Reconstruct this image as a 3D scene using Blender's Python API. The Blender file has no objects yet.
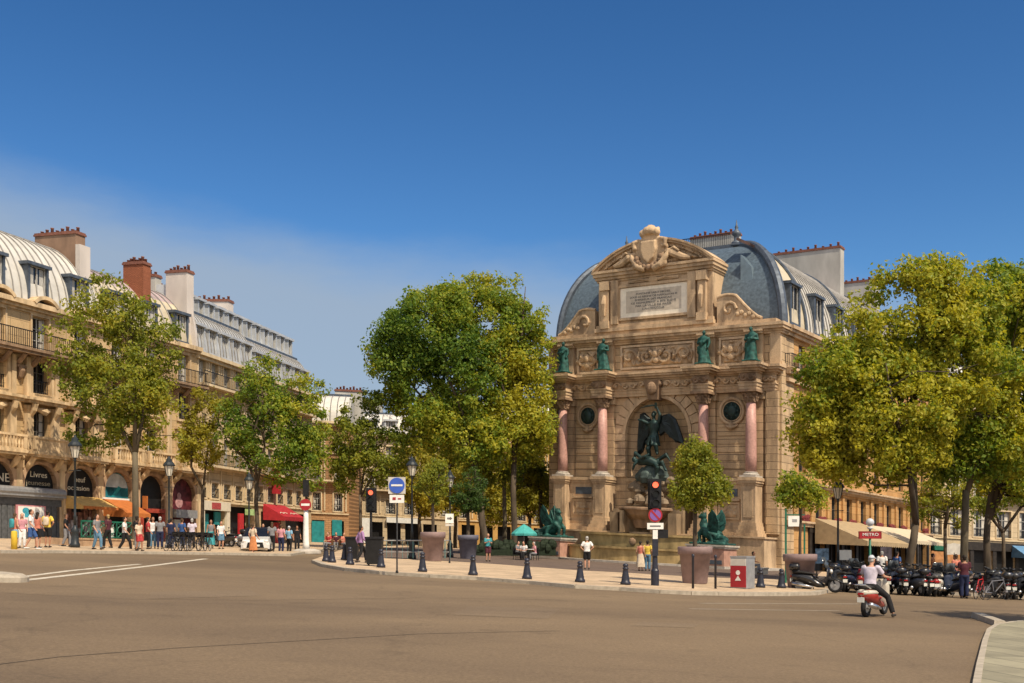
import bpy, bmesh, math, random
from mathutils import Vector, Matrix, noise
R = math.radians
PI = math.pi
random.seed(7)
scene = bpy.context.scene
COL = scene.collection
SL = 0.047            # the square falls gently towards the right
F = 1100.0
EYE = 1.7
def G(x): return -SL * x
def eye(px): return 536 + SL * (px - 512)
def at(px, py, h=0.0):
    Y = F * (EYE - h) / (py - eye(px))
    return ((px - 512) * Y / F, Y)
def onY(px, Y): return ((px - 512) * Y / F, Y)
def zat(px, py, Y): return EYE + (eye(px) - py) * Y / F      # height above the local ground
def S(r, g, b):
    def c(v):
        v /= 255.0
        return v / 12.92 if v <= .04045 else ((v + .055) / 1.055) ** 2.4
    return (c(r), c(g), c(b))

# ---------------------------------------------------------------- materials
MATS = {}
def nn(t, kind, **kw):
    n = t.nodes.new(kind)
    for k, v in kw.items(): setattr(n, k, v)
    return n
def mat(name, col, rough=.7, var=.15, scale=3.0, bump=.0, metal=0., spec=.3, emit=None, estr=0., coat=0., streak=0.):
    if name in MATS: return MATS[name]
    m = bpy.data.materials.new(name); m.use_nodes = True
    t = m.node_tree; p = t.nodes['Principled BSDF']; L = t.links.new
    p.inputs['Roughness'].default_value = rough; p.inputs['Metallic'].default_value = metal
    p.inputs['Specular IOR Level'].default_value = spec
    p.inputs['Coat Weight'].default_value = coat
    tc = nn(t, 'ShaderNodeTexCoord')
    nz = nn(t, 'ShaderNodeTexNoise'); nz.inputs['Scale'].default_value = scale; nz.inputs['Detail'].default_value = 6
    if streak:
        mp = nn(t, 'ShaderNodeMapping'); mp.inputs['Scale'].default_value = (1, 1, streak)
        L(tc.outputs['Object'], mp.inputs[0]); L(mp.outputs[0], nz.inputs[0])
    else: L(tc.outputs['Object'], nz.inputs[0])
    rp = nn(t, 'ShaderNodeValToRGB')
    rp.color_ramp.elements[0].position = .3; rp.color_ramp.elements[1].position = .72
    rp.color_ramp.elements[0].color = [max(0, c * (1 - var)) for c in col] + [1]
    rp.color_ramp.elements[1].color = [min(1, c * (1 + var)) for c in col] + [1]
    L(nz.outputs[0], rp.inputs[0]); L(rp.outputs[0], p.inputs['Base Color'])
    if bump:
        b = nn(t, 'ShaderNodeBump'); b.inputs['Strength'].default_value = bump; b.inputs['Distance'].default_value = .05
        L(nz.outputs[0], b.inputs['Height']); L(b.outputs[0], p.inputs['Normal'])
    if emit:
        p.inputs['Emission Color'].default_value = (*emit, 1); p.inputs['Emission Strength'].default_value = estr
    MATS[name] = m
    return m
def stone(name, col, u, bw=1.3, bh=.55, mortar=.55, soot=.45, bump=.25, var=.12, soot_col=None):
    """ashlar: courses run along the facade direction u and follow the fall of the ground"""
    if name in MATS: return MATS[name]
    m = bpy.data.materials.new(name); m.use_nodes = True
    t = m.node_tree; p = t.nodes['Principled BSDF']; L = t.links.new
    p.inputs['Roughness'].default_value = .85; p.inputs['Specular IOR Level'].default_value = .2
    tc = nn(t, 'ShaderNodeTexCoord')
    d1 = nn(t, 'ShaderNodeVectorMath', operation='DOT_PRODUCT'); d1.inputs[1].default_value = (u[0], u[1], 0)
    d2 = nn(t, 'ShaderNodeVectorMath', operation='DOT_PRODUCT'); d2.inputs[1].default_value = (SL, 0, 1)
    L(tc.outputs['Object'], d1.inputs[0]); L(tc.outputs['Object'], d2.inputs[0])
    cx = nn(t, 'ShaderNodeCombineXYZ'); L(d1.outputs['Value'], cx.inputs[0]); L(d2.outputs['Value'], cx.inputs[1])
    br = nn(t, 'ShaderNodeTexBrick'); br.inputs['Scale'].default_value = 1
    br.inputs['Brick Width'].default_value = bw; br.inputs['Row Height'].default_value = bh
    br.inputs['Mortar Size'].default_value = .022; br.inputs['Mortar Smooth'].default_value = .3
    br.inputs['Color1'].default_value = [c * (1 + var) for c in col] + [1]
    br.inputs['Color2'].default_value = [c * (1 - var) for c in col] + [1]
    br.inputs['Mortar'].default_value = [c * mortar for c in col] + [1]
    L(cx.outputs[0], br.inputs[0])
    nz = nn(t, 'ShaderNodeTexNoise'); nz.inputs['Scale'].default_value = .55; nz.inputs['Detail'].default_value = 9
    nz.inputs['Roughness'].default_value = .68
    mp = nn(t, 'ShaderNodeMapping'); mp.inputs['Scale'].default_value = (1.6, 1.6, .45)
    L(tc.outputs['Object'], mp.inputs[0]); L(mp.outputs[0], nz.inputs[0])
    rp = nn(t, 'ShaderNodeValToRGB'); rp.color_ramp.elements[0].position = .34; rp.color_ramp.elements[1].position = .56
    rp.color_ramp.elements[0].color = (1, 1, 1, 1); rp.color_ramp.elements[1].color = (0, 0, 0, 1)
    L(nz.outputs[0], rp.inputs[0])
    mul = nn(t, 'ShaderNodeMath', operation='MULTIPLY'); mul.inputs[1].default_value = soot
    L(rp.outputs[0], mul.inputs[0])
    mx = nn(t, 'ShaderNodeMix', data_type='RGBA'); L(mul.outputs[0], mx.inputs['Factor'])
    sc_ = soot_col or [c * .42 for c in col]
    mx.inputs['B'].default_value = [*sc_, 1]; L(br.outputs['Color'], mx.inputs['A'])
    n2 = nn(t, 'ShaderNodeTexNoise'); n2.inputs['Scale'].default_value = 14; n2.inputs['Detail'].default_value = 5
    L(tc.outputs['Object'], n2.inputs[0])
    r2 = nn(t, 'ShaderNodeMapRange'); r2.inputs['To Min'].default_value = .78; r2.inputs['To Max'].default_value = 1.2
    L(n2.outputs[0], r2.inputs[0])
    vm = nn(t, 'ShaderNodeVectorMath', operation='SCALE'); L(mx.outputs['Result'], vm.inputs[0]); L(r2.outputs[0], vm.inputs['Scale'])
    L(vm.outputs[0], p.inputs['Base Color'])
    sub = nn(t, 'ShaderNodeMath', operation='MULTIPLY_ADD'); sub.inputs[1].default_value = -1.6
    L(br.outputs['Fac'], sub.inputs[0]); L(n2.outputs[0], sub.inputs[2])
    b = nn(t, 'ShaderNodeBump'); b.inputs['Strength'].default_value = bump; b.inputs['Distance'].default_value = .06
    L(sub.outputs[0], b.inputs['Height']); L(b.outputs[0], p.inputs['Normal'])
    MATS[name] = m
    return m
def carved(name, col, scale=2.2, depth=.5):
    """carved relief: deep folds and hollows"""
    if name in MATS: return MATS[name]
    m = mat(name, col, .85, .18, 6)
    t = m.node_tree; p = t.nodes['Principled BSDF']; L = t.links.new
    tc = nn(t, 'ShaderNodeTexCoord')
    v = nn(t, 'ShaderNodeTexVoronoi', feature='SMOOTH_F1'); v.inputs['Scale'].default_value = scale
    nz = nn(t, 'ShaderNodeTexNoise'); nz.inputs['Scale'].default_value = scale * .9; nz.inputs['Distortion'].default_value = 2.5
    L(tc.outputs['Object'], nz.inputs[0])
    mx = nn(t, 'ShaderNodeMix', data_type='RGBA'); mx.inputs['Factor'].default_value = .35
    L(tc.outputs['Object'], mx.inputs['A']); L(nz.outputs['Color'], mx.inputs['B']); L(mx.outputs['Result'], v.inputs[0])
    b = nn(t, 'ShaderNodeBump'); b.inputs['Strength'].default_value = depth; b.inputs['Distance'].default_value = .3; b.invert = True
    L(v.outputs['Distance'], b.inputs['Height']); L(b.outputs[0], p.inputs['Normal'])
    return m
def glass(name, col=(.012, .014, .018), rough=.08):
    return mat(name, col, rough, .3, .7, spec=.6)
def leafmat(name, stops, trans=.5):
    if name in MATS: return MATS[name]
    m = bpy.data.materials.new(name); m.use_nodes = True
    t = m.node_tree; L = t.links.new
    t.nodes.remove(t.nodes['Principled BSDF'])
    out = t.nodes['Material Output']
    a = nn(t, 'ShaderNodeAttribute', attribute_name='tint')
    rp = nn(t, 'ShaderNodeValToRGB'); cr = rp.color_ramp
    while len(cr.elements) < len(stops): cr.elements.new(.5)
    for e, (pos, c) in zip(cr.elements, stops): e.position = pos; e.color = (*c, 1)
    L(a.outputs['Fac'], rp.inputs[0])
    d = nn(t, 'ShaderNodeBsdfPrincipled'); d.inputs['Roughness'].default_value = .5; d.inputs['Specular IOR Level'].default_value = .25
    tr = nn(t, 'ShaderNodeBsdfTranslucent')
    g = nn(t, 'ShaderNodeVectorMath', operation='MULTIPLY'); g.inputs[1].default_value = (1.25, 1.15, .5)
    L(rp.outputs[0], d.inputs['Base Color']); L(rp.outputs[0], g.inputs[0]); L(g.outputs[0], tr.inputs['Color'])
    mx = nn(t, 'ShaderNodeMixShader'); mx.inputs[0].default_value = trans
    L(d.outputs[0], mx.inputs[1]); L(tr.outputs[0], mx.inputs[2]); L(mx.outputs[0], out.inputs['Surface'])
    MATS[name] = m
    return m

# ---------------------------------------------------------------- mesh builder
ORIG = {}
class MB:
    def __init__(s, tf=None): s.v = []; s.f = []; s.m = []; s.tf = tf; s.mi = 0
    def add(s, vs, fs):
        n = len(s.v)
        s.v += [Vector(s.tf(*p)) if s.tf else Vector(p) for p in vs]
        s.f += [[n + i for i in f] for f in fs]; s.m += [s.mi] * len(fs)
        return s
    def box(s, x0, x1, y0, y1, z0, z1):
        return s.add([(x0,y0,z0),(x1,y0,z0),(x1,y1,z0),(x0,y1,z0),(x0,y0,z1),(x1,y0,z1),(x1,y1,z1),(x0,y1,z1)],
                     [(0,3,2,1),(4,5,6,7),(0,1,5,4),(1,2,6,5),(2,3,7,6),(3,0,4,7)])
    def hexa(s, p): return s.add(p, [(0,3,2,1),(4,5,6,7),(0,1,5,4),(1,2,6,5),(2,3,7,6),(3,0,4,7)])
    def quad(s, a, b, c, d): return s.add([a, b, c, d], [(0, 1, 2, 3)])
    def prism(s, poly, y0, y1):
        n = len(poly)
        return s.add([(x, y0, z) for x, z in poly] + [(x, y1, z) for x, z in poly],
                     [list(range(n)), list(range(2*n-1, n-1, -1))] + [(i, (i+1) % n, n+(i+1) % n, n+i) for i in range(n)])
    def slab(s, poly, z0, z1):
        n = len(poly)
        return s.add([(x, y, z0) for x, y in poly] + [(x, y, z1) for x, y in poly],
                     [list(range(n)), list(range(2*n-1, n-1, -1))] + [(i, (i+1) % n, n+(i+1) % n, n+i) for i in range(n)])
    def loft(s, rings, cap=True, closed=True):
        k = len(rings[0]); vs = [p for r in rings for p in r]; fs = []
        for i in range(len(rings) - 1):
            for j in range(k if closed else k - 1):
                fs.append((i*k+j, i*k+(j+1) % k, (i+1)*k+(j+1) % k, (i+1)*k+j))
        if cap: fs += [list(range(k-1, -1, -1)), list(range((len(rings)-1)*k, len(rings)*k))]
        return s.add(vs, fs)
    def lathe(s, prof, c=(0,0,0), n=12, sx=1, sy=1, cap=True, rot=0):
        return s.loft([[(c[0]+r*sx*math.cos(2*PI*j/n+rot), c[1]+r*sy*math.sin(2*PI*j/n+rot), c[2]+z) for j in range(n)] for r, z in prof], cap)
    def ball(s, c, r, n=10, k=7):
        if not hasattr(r, '__len__'): r = (r, r, r)
        return s.loft([[(c[0]+r[0]*math.cos(2*PI*j/n)*math.sin(PI*(i+.15)/(k+.3)), c[1]+r[1]*math.sin(2*PI*j/n)*math.sin(PI*(i+.15)/(k+.3)),
                 c[2]-r[2]*math.cos(PI*(i+.15)/(k+.3))) for j in range(n)] for i in range(k+1)])
    def tube(s, pts, rad, n=6, flat=1.0):
        P = [Vector(p) for p in pts]; rings = []
        if not hasattr(rad, '__len__'): rad = [rad] * len(P)
        up = Vector((.13, .21, 1)).normalized()
        t0 = (P[1] - P[0]).normalized()
        if abs(t0.dot(up)) > .9: up = Vector((.2, 1, .1)).normalized()
        x = t0.cross(up).normalized()
        for i, p in enumerate(P):
            t = (P[min(i+1, len(P)-1)] - P[max(i-1, 0)])
            t = t.normalized() if t.length > 1e-9 else t0
            x = (x - t * x.dot(t)); x = x.normalized() if x.length > 1e-6 else t.orthogonal().normalized()
            y = t.cross(x)
            rings.append([tuple(p + (x*math.cos(2*PI*j/n) + y*math.sin(2*PI*j/n)*flat) * rad[i]) for j in range(n)])
        return s.loft(rings)
    def disc(s, c, r, th, axis, n=16):
        """a short cylinder lying along axis ('x','y','z')"""
        rings = []
        for o in (-th/2, th/2):
            ring = []
            for j in range(n):
                a, b = r*math.cos(2*PI*j/n), r*math.sin(2*PI*j/n)
                ring.append({'x': (c[0]+o, c[1]+a, c[2]+b), 'y': (c[0]+a, c[1]+o, c[2]+b), 'z': (c[0]+a, c[1]+b, c[2]+o)}[axis])
            rings.append(ring)
        return s.loft(rings)
    def torus(s, c, Rr, r, axis='x', n=20, k=6):
        rings = []
        for i in range(n):
            A = 2*PI*i/n; ring = []
            for j in range(k):
                B = 2*PI*j/k; q = Rr + r*math.cos(B); h = r*math.sin(B)
                a, b = q*math.cos(A), q*math.sin(A)
                ring.append({'x': (c[0]+h, c[1]+a, c[2]+b), 'y': (c[0]+a, c[1]+h, c[2]+b), 'z': (c[0]+a, c[1]+b, c[2]+h)}[axis])
            rings.append(ring)
        rings.append(rings[0])
        return s.loft(rings, cap=False)
    # walls ---------------------------------------------------------------
    def wall(s, a0, a1, z0, z1, ops, d=0., rev=.3):
        xs = sorted({a0, a1, *[o[0] for o in ops], *[o[1] for o in ops]}); zs = sorted({z0, z1, *[o[2] for o in ops], *[o[3] for o in ops]})
        xs = [x for x in xs if a0 <= x <= a1]; zs = [z for z in zs if z0 <= z <= z1]
        for i in range(len(xs)-1):
            for j in range(len(zs)-1):
                cx, cz = (xs[i]+xs[i+1])/2, (zs[j]+zs[j+1])/2
                if any(o[0] < cx < o[1] and o[2] < cz < o[3] for o in ops): continue
                s.quad((xs[i],d,zs[j]), (xs[i+1],d,zs[j]), (xs[i+1],d,zs[j+1]), (xs[i],d,zs[j+1]))
        for o in ops:
            A0, A1, Z0, Z1 = o
            s.quad((A0,d,Z0),(A0,d-rev,Z0),(A0,d-rev,Z1),(A0,d,Z1)); s.quad((A1,d,Z0),(A1,d-rev,Z0),(A1,d-rev,Z1),(A1,d,Z1))
            s.quad((A0,d,Z1),(A0,d-rev,Z1),(A1,d-rev,Z1),(A1,d,Z1)); s.quad((A0,d,Z0),(A0,d-rev,Z0),(A1,d-rev,Z0),(A1,d,Z0))
    def arch(s, o, d=0., rev=.3, n=14):
        A0, A1, Z0, Z1 = o; r = (A1-A0)/2; cx = (A0+A1)/2; zs = Z1 - r - .01
        P = [(cx - r*math.cos(PI*i/n), zs + r*math.sin(PI*i/n)) for i in range(n+1)]
        for i in range(n):
            (x0, y0), (x1, y1) = P[i], P[i+1]
            s.quad((x0,d,y0),(x1,d,y1),(x1,d,Z1),(x0,d,Z1))
            s.quad((x0,d,y0),(x1,d,y1),(x1,d-rev,y1),(x0,d-rev,y0))
    def ringarch(s, cx, zs, r0, r1, d0, d1, n=18, a0=0, a1=PI):
        """a moulded arch band"""
        rings = []
        for i in range(n+1):
            t = a0 + (a1-a0)*i/n; c, q = -math.cos(t), math.sin(t)
            rings.append([(cx+r0*c, d0, zs+r0*q), (cx+r1*c, d0, zs+r1*q), (cx+r1*c, d1, zs+r1*q), (cx+r0*c, d1, zs+r0*q)])
        s.loft(rings)
    def bands(s, a0, a1, prof, d=0.):
        """mouldings: prof = [(z0,z1,projection)]"""
        for z0, z1, p in prof: s.box(a0-p, a1+p, d-.3, d+p, z0, z1)
    def mesh(s, name, mats, org=(0,0,0), smooth=False, fix=True):
        o = Vector(org); me = bpy.data.meshes.new(name)
        me.from_pydata([tuple(v - o) for v in s.v], [], s.f)
        for m in (mats if isinstance(mats, (list, tuple)) else [mats]): me.materials.append(m)
        me.polygons.foreach_set('material_index', s.m)
        if fix:
            b = bmesh.new(); b.from_mesh(me); bmesh.ops.recalc_face_normals(b, faces=b.faces[:]); b.to_mesh(me); b.free()
        if smooth: me.polygons.foreach_set('use_smooth', [True]*len(me.polygons))
        me.update()
        return me
def link(name, me, parent=None, loc=(0,0,0)):
    o = bpy.data.objects.new(name, me); COL.objects.link(o)
    if parent is not None: o.parent = parent; ORIG[o] = ORIG[parent]
    else: o.location = loc; ORIG[o] = Vector(loc)
    return o
def tag(o, label, cat, group=None, kind=None):
    if label: o['label'] = label
    if cat: o['category'] = cat
    if group: o['group'] = group
    if kind: o['kind'] = kind
    return o
def thing(name, label, cat, loc=(0,0,0), group=None, rz=0):
    o = bpy.data.objects.new(name, None); o.empty_display_size = .3; COL.objects.link(o)
    o.location = loc; o.rotation_euler = (0, 0, rz); ORIG[o] = Vector(loc)
    return tag(o, label, cat, group)
def part(mb, name, m, parent, smooth=False):
    return link(name, mb.mesh(name, m, ORIG[parent], smooth), parent)
def solo(mb, name, m, label, cat, loc=(0,0,0), group=None, smooth=False):
    o = link(name, mb.mesh(name, m, loc, smooth), None, loc)
    return tag(o, label, cat, group)
def struct(mb, name, m, smooth=False):
    o = link(name, mb.mesh(name, m, (0,0,0), smooth)); o['kind'] = 'structure'; return o
KIDS = {}
def kids(o): return [c for c in o.children]
def copy_tree(o, parent=None):
    c = o.copy(); COL.objects.link(c)
    if parent is not None: c.parent = parent
    for ch in kids(o): copy_tree(ch, c)
    return c
def place(o, x, y, rz=0, h=0., label=None, group=None):
    o.location = (x, y, G(x) + h); o.rotation_euler = (0, 0, rz)
    if label: o['label'] = label
    if group: o['group'] = group
    return o
def frame(O, u, n):
    def tf(a, d, z):
        x = O[0] + u[0]*a + n[0]*d; y = O[1] + u[1]*a + n[1]*d
        return (x, y, G(x) + z)
    return tf
def remesh(mb, name, voxel, mats, smooth_it=2):
    me = mb.mesh('tmp', mats)
    o = bpy.data.objects.new('tmp', me); COL.objects.link(o)
    r = o.modifiers.new('r', 'REMESH'); r.mode = 'VOXEL'; r.voxel_size = voxel
    if smooth_it:
        q = o.modifiers.new('s', 'SMOOTH'); q.iterations = smooth_it; q.factor = .5
    dg = bpy.context.evaluated_depsgraph_get()
    out = bpy.data.meshes.new_from_object(o.evaluated_get(dg)); out.name = name
    out.materials.clear()
    for m in (mats if isinstance(mats, (list, tuple)) else [mats]): out.materials.append(m)
    out.polygons.foreach_set('use_smooth', [True]*len(out.polygons))
    COL.objects.unlink(o); bpy.data.objects.remove(o); bpy.data.meshes.remove(me)
    return out
def lettering(text, size, tf, a, d, z, m, parent, name='lettering', ext=.012, align='CENTER', width=None, fn=None):
    cu = bpy.data.curves.new('t', 'FONT'); cu.body = text; cu.size = size; cu.align_x = align; cu.extrude = ext
    cu.space_line = .95; cu.resolution_u = 3
    o = bpy.data.objects.new('t', cu); COL.objects.link(o)
    bpy.context.view_layer.update()
    me = bpy.data.meshes.new_from_object(o.evaluated_get(bpy.context.evaluated_depsgraph_get()))
    COL.objects.unlink(o); bpy.data.objects.remove(o)
    xs = [v.co.x for v in me.vertices]; k = 1
    if width and xs: k = width / (max(xs) - min(xs))
    b = MB(tf)
    b.add([(a + v.co.x*k, d + v.co.z, z + v.co.y) for v in me.vertices], [list(p.vertices) for p in me.polygons])
    bpy.data.meshes.remove(me)
    return part(b, name, m, parent)

# ---------------------------------------------------------------- palette
U_A, N_A = (.381, .925), (.925, -.381)
U_B, N_B = (.217, .976), (.976, -.217)
U_F, N_F = (.8008, -.5991), (-.5991, -.8008)
U_S, N_S = (.5991, .8008), (.8008, -.5991)
M = dict(
    stoneA=stone('stone_a', (.52,.37,.20), U_A, 1.5, .5, soot=.5, soot_col=(.20,.11,.05)),
    stoneL=stone('stone_low', (.37,.24,.15), U_A, 1.6, .52, mortar=.4, soot=.5, bump=.5, soot_col=(.15,.09,.06)),  # redder arcade stone, its colour darkened further for the shade under the balconies
    zincB=mat('zinc_blue', (.50,.52,.54), .5, .18, 1.2, .03, metal=.25),
    stoneB=stone('stone_b', (.52,.40,.24), U_B, 1.5, .5, soot=.3),
    stoneF=stone('stone_f', (.53,.38,.228), U_F, 9., .56, mortar=.28, soot=.74, bump=.55, soot_col=(.17,.12,.08)),
    stoneS=stone('stone_s', (.50,.29,.12), U_S, 1.5, .6, soot=.3),
    stoneE=stone('stone_e', (.58,.46,.30), (1, 0), 1.5, .5, soot=.25),
    stoneO=stone('stone_o', (.42,.24,.12), (1, 0), .6, .2, soot=.25),
    trimA=mat('trim_a', (.54,.40,.24), .85, .38, 2.5, .2, streak=.3),
    trimB=mat('trim_b', (.60,.48,.31), .85, .2, 2.5, .2, streak=.3),
    trimF=stone('trim_f', (.54,.39,.245), U_F, 90., 90., mortar=1., soot=.76, bump=.45, soot_col=(.16,.11,.075)),
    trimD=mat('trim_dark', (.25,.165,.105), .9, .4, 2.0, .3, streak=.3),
    relief=mat('relief', (.40,.26,.15), .9, .3, 3, .2), seam=mat('seam', (.24,.23,.22), .6, .2, 3),
    pink=mat('pink_marble', (.46,.26,.22), .5, .2, 7, .03, spec=.4),
    greystone=mat('grey_stone', (.42,.38,.33), .85, .25, 3, .2),
    tablet=mat('tablet', (.86,.78,.64), .6, .12, 3),
    ink=mat('incised', (.16,.16,.16), .9, .1),
    bronze=mat('bronze', (.016,.040,.038), .5, .55, 3, .25, metal=.35, spec=.5),
    verdigris=mat('verdigris', (.018,.075,.064), .6, .7, 3.5, .25, metal=.1),
    darkbronze=mat('dark_bronze', (.010,.018,.020), .45, .6, 2.5, .25, metal=.4, spec=.5),
    zinc=mat('zinc', (.58,.56,.51), .55, .14, 1.2, .03, metal=.1, spec=.4),
    zincW=mat('zinc_warm', (.56,.49,.36), .6, .16, 1.0, .03, metal=.15),
    zincP=mat('zinc_lilac', (.42,.33,.34), .6, .18, 1.0, .03, metal=.15),
    slate=mat('slate', (.085,.118,.15), .45, .35, 5, .1, spec=.5),
    lead=mat('lead', (.09,.11,.14), .5, .3, 3, .1, metal=.3),
    plaster=mat('plaster', (.55,.50,.46), .9, .15, 1.0, .1, streak=.4),
    plasterG=mat('plaster_grey', (.42,.41,.38), .9, .22, .9, .15, streak=.4),
    brick=stone('brick', (.36,.13,.07), N_A, .24, .08, soot=.3),
    pot=mat('terracotta_pot', (.20,.085,.06), .8, .25, 6),
    iron=mat('iron', (.018,.018,.02), .5, .3, 8, metal=.3),
    lampgreen=mat('lamp_paint', (.020,.026,.030), .45, .3, 6, spec=.4),
    glass=glass('window_glass'),
    frame_w=mat('window_paint', (.42,.41,.38), .6, .15, 4),
    frame_d=mat('window_paint_dark', (.10,.09,.08), .6, .2, 4),
    curtain=mat('curtain', (.55,.52,.46), .9, .2, 2),
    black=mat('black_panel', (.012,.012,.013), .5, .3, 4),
    shopgrey=mat('shop_grey', (.09,.095,.10), .6, .3, 5),
    white=mat('white_paint', (.75,.74,.70), .6, .1, 4),
    ivory=mat('ivory_letters', (.70,.64,.50), .7, .1, 4),
    red=mat('red_paint', (.42,.025,.03), .5, .2, 4),
    awnred=mat('awning_red', (.36,.022,.03), .8, .2, 3),
    awnorange=mat('awning_orange', (.44,.14,.035), .8, .15, 3),
    awnyellow=mat('awning_yellow', (.60,.38,.13), .8, .15, 3),
    awntan=mat('awning_tan', (.36,.27,.16), .85, .15, 3),
    awncream=mat('awning_cream', (.56,.48,.35), .85, .1, 3),
    teal=mat('teal_paint', (.02,.22,.24), .6, .25, 3),
    green=mat('green_paint', (.015,.12,.075), .45, .3, 6),
    blue=mat('blue_paint', (.03,.08,.30), .5, .2, 4),
    signblue=mat('sign_blue', (.045,.11,.46), .45, .1, 4),
    signred=mat('sign_red', (.34,.022,.03), .45, .1, 4),
    purple=mat('sign_violet', (.20,.10,.36), .5, .1, 4),
    metalgrey=mat('grey_metal', (.36,.36,.36), .45, .15, 5, metal=.5),
    yellow=mat('yellow_paint', (.62,.42,.04), .6, .2, 5),
    bollard=mat('bollard_paint', (.018,.020,.034), .42, .35, 7, spec=.45),
    planter=mat('planter_resin', (.24,.17,.165), .7, .15, 4, .05),
    planterB=mat('planter_resin_blue', (.13,.13,.17), .65, .15, 4, .05),
    soil=mat('soil', (.05,.035,.02), .95, .3, 9, .3),
    bark=mat('bark', (.085,.065,.045), .9, .55, 3.0, .5, streak=.3),
    barkL=mat('bark_light', (.11,.09,.06), .9, .5, 2.2, .5, streak=.3),
    tyre=mat('tyre', (.014,.014,.015), .8, .2, 8),
    chrome=mat('chrome', (.55,.55,.56), .25, .1, 4, metal=.9),
    bikeblack=mat('bike_black', (.016,.016,.019), .3, .3, 4, spec=.5, coat=.4),
    bikered=mat('bike_red', (.22,.02,.02), .3, .2, 4, spec=.5, coat=.4),
    bikegrey=mat('bike_grey', (.20,.20,.22), .3, .2, 4, metal=.4, coat=.4),
    bikeblue=mat('bike_blue', (.020,.028,.055), .3, .2, 4, coat=.4),
    bikecream=mat('bike_cream', (.55,.50,.42), .35, .15, 4, coat=.4),
    vespared=mat('scooter_red', (.36,.04,.03), .35, .2, 4, coat=.4),
    seat=mat('saddle', (.02,.018,.017), .7, .3, 8),
    screen=mat('windscreen', (.06,.07,.08), .15, .1, 4, spec=.6),
    plate=mat('licence_plate', (.66,.66,.60), .5, .08, 6),
    taillight=mat('tail_lamp', (.40,.01,.01), .3, .1, 4),
    headlamp=mat('head_lamp', (.60,.60,.58), .15, .1, 4, spec=.7),
    carwhite=mat('car_white', (.62,.62,.60), .3, .06, 3, spec=.5, coat=.5),
    lantern=mat('lantern_glass', (.62,.58,.48), .25, .15, 5, spec=.6),
    umb=mat('umbrella_teal', (.06,.34,.32), .8, .2, 3),
    wood=mat('wood', (.22,.12,.06), .7, .3, 6),
    water=mat('water', (.05,.07,.06), .05, .2, 2, spec=.6),
    hedge=mat('hedge', (.014,.024,.011), .8, .4, 6, .4),
)
# ================================================================ camera, light, sky
SUN_AZ = Vector((.60, -.80, 0)).normalized(); SUN_EL = R(53)
cam_d = bpy.data.cameras.new('camera'); cam = bpy.data.objects.new('camera', cam_d); COL.objects.link(cam)
cam.location = (0, 0, EYE); cam.rotation_euler = (R(90), 0, 0)
cam_d.sensor_width = 36; cam_d.lens = 36 * F / 1024; cam_d.shift_y = (536 - 341.5) / 1024
cam_d.clip_start = .1; cam_d.clip_end = 5000
scene.camera = cam
sd = bpy.data.lights.new('sun', 'SUN'); sun = bpy.data.objects.new('sun', sd); COL.objects.link(sun)
sd.energy = 4.1; sd.angle = R(.5); sd.color = (1, .86, .66)
sv = SUN_AZ * math.cos(SUN_EL) + Vector((0, 0, math.sin(SUN_EL)))
sun.rotation_euler = sv.to_track_quat('Z', 'Y').to_euler()
w = bpy.data.worlds.new('World'); scene.world = w; w.use_nodes = True
t = w.node_tree; L = t.links.new
bg = t.nodes['Background']; bg.inputs['Strength'].default_value = .10
sky = nn(t, 'ShaderNodeTexSky', sky_type='NISHITA'); sky.sun_disc = False
sky.sun_elevation = SUN_EL; sky.sun_rotation = math.atan2(SUN_AZ.x, SUN_AZ.y)
sky.air_density = 1.0; sky.dust_density = .4; sky.ozone_density = 2.5
hs = nn(t, 'ShaderNodeHueSaturation'); hs.inputs['Saturation'].default_value = 1.13; hs.inputs['Hue'].default_value = .498; hs.inputs['Value'].default_value = .47
gm = nn(t, 'ShaderNodeGamma'); gm.inputs[1].default_value = 1.42
L(sky.outputs[0], gm.inputs[0]); L(gm.outputs[0], hs.inputs['Color'])
# a thin veil of high cloud low in the sky on the left
tc = nn(t, 'ShaderNodeTexCoord')
dt = nn(t, 'ShaderNodeVectorMath', operation='DOT_PRODUCT'); dt.inputs[1].default_value = (.11, 0, 1.0)
L(tc.outputs['Generated'], dt.inputs[0])
mp = nn(t, 'ShaderNodeMapping'); mp.inputs['Scale'].default_value = (2.0, 2.0, 6.0)
nz = nn(t, 'ShaderNodeTexNoise'); nz.inputs['Scale'].default_value = 1.6; nz.inputs['Detail'].default_value = 8; nz.inputs['Roughness'].default_value = .6
L(tc.outputs['Generated'], mp.inputs[0]); L(mp.outputs[0], nz.inputs[0])
ma = nn(t, 'ShaderNodeMath', operation='MULTIPLY_ADD'); ma.inputs[1].default_value = .08
L(nz.outputs[0], ma.inputs[0]); L(dt.outputs['Value'], ma.inputs[2])
mr = nn(t, 'ShaderNodeMapRange', interpolation_type='SMOOTHSTEP'); mr.inputs['From Min'].default_value = .305; mr.inputs['From Max'].default_value = .235
L(ma.outputs[0], mr.inputs['Value'])
mf = nn(t, 'ShaderNodeMath', operation='MULTIPLY'); mf.inputs[1].default_value = .88; L(mr.outputs[0], mf.inputs[0])
mx = nn(t, 'ShaderNodeMix', data_type='RGBA'); L(mf.outputs[0], mx.inputs['Factor']); L(hs.outputs[0], mx.inputs['A'])
mx.inputs['B'].default_value = (2.7, 3.35, 4.2, 1)
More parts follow.
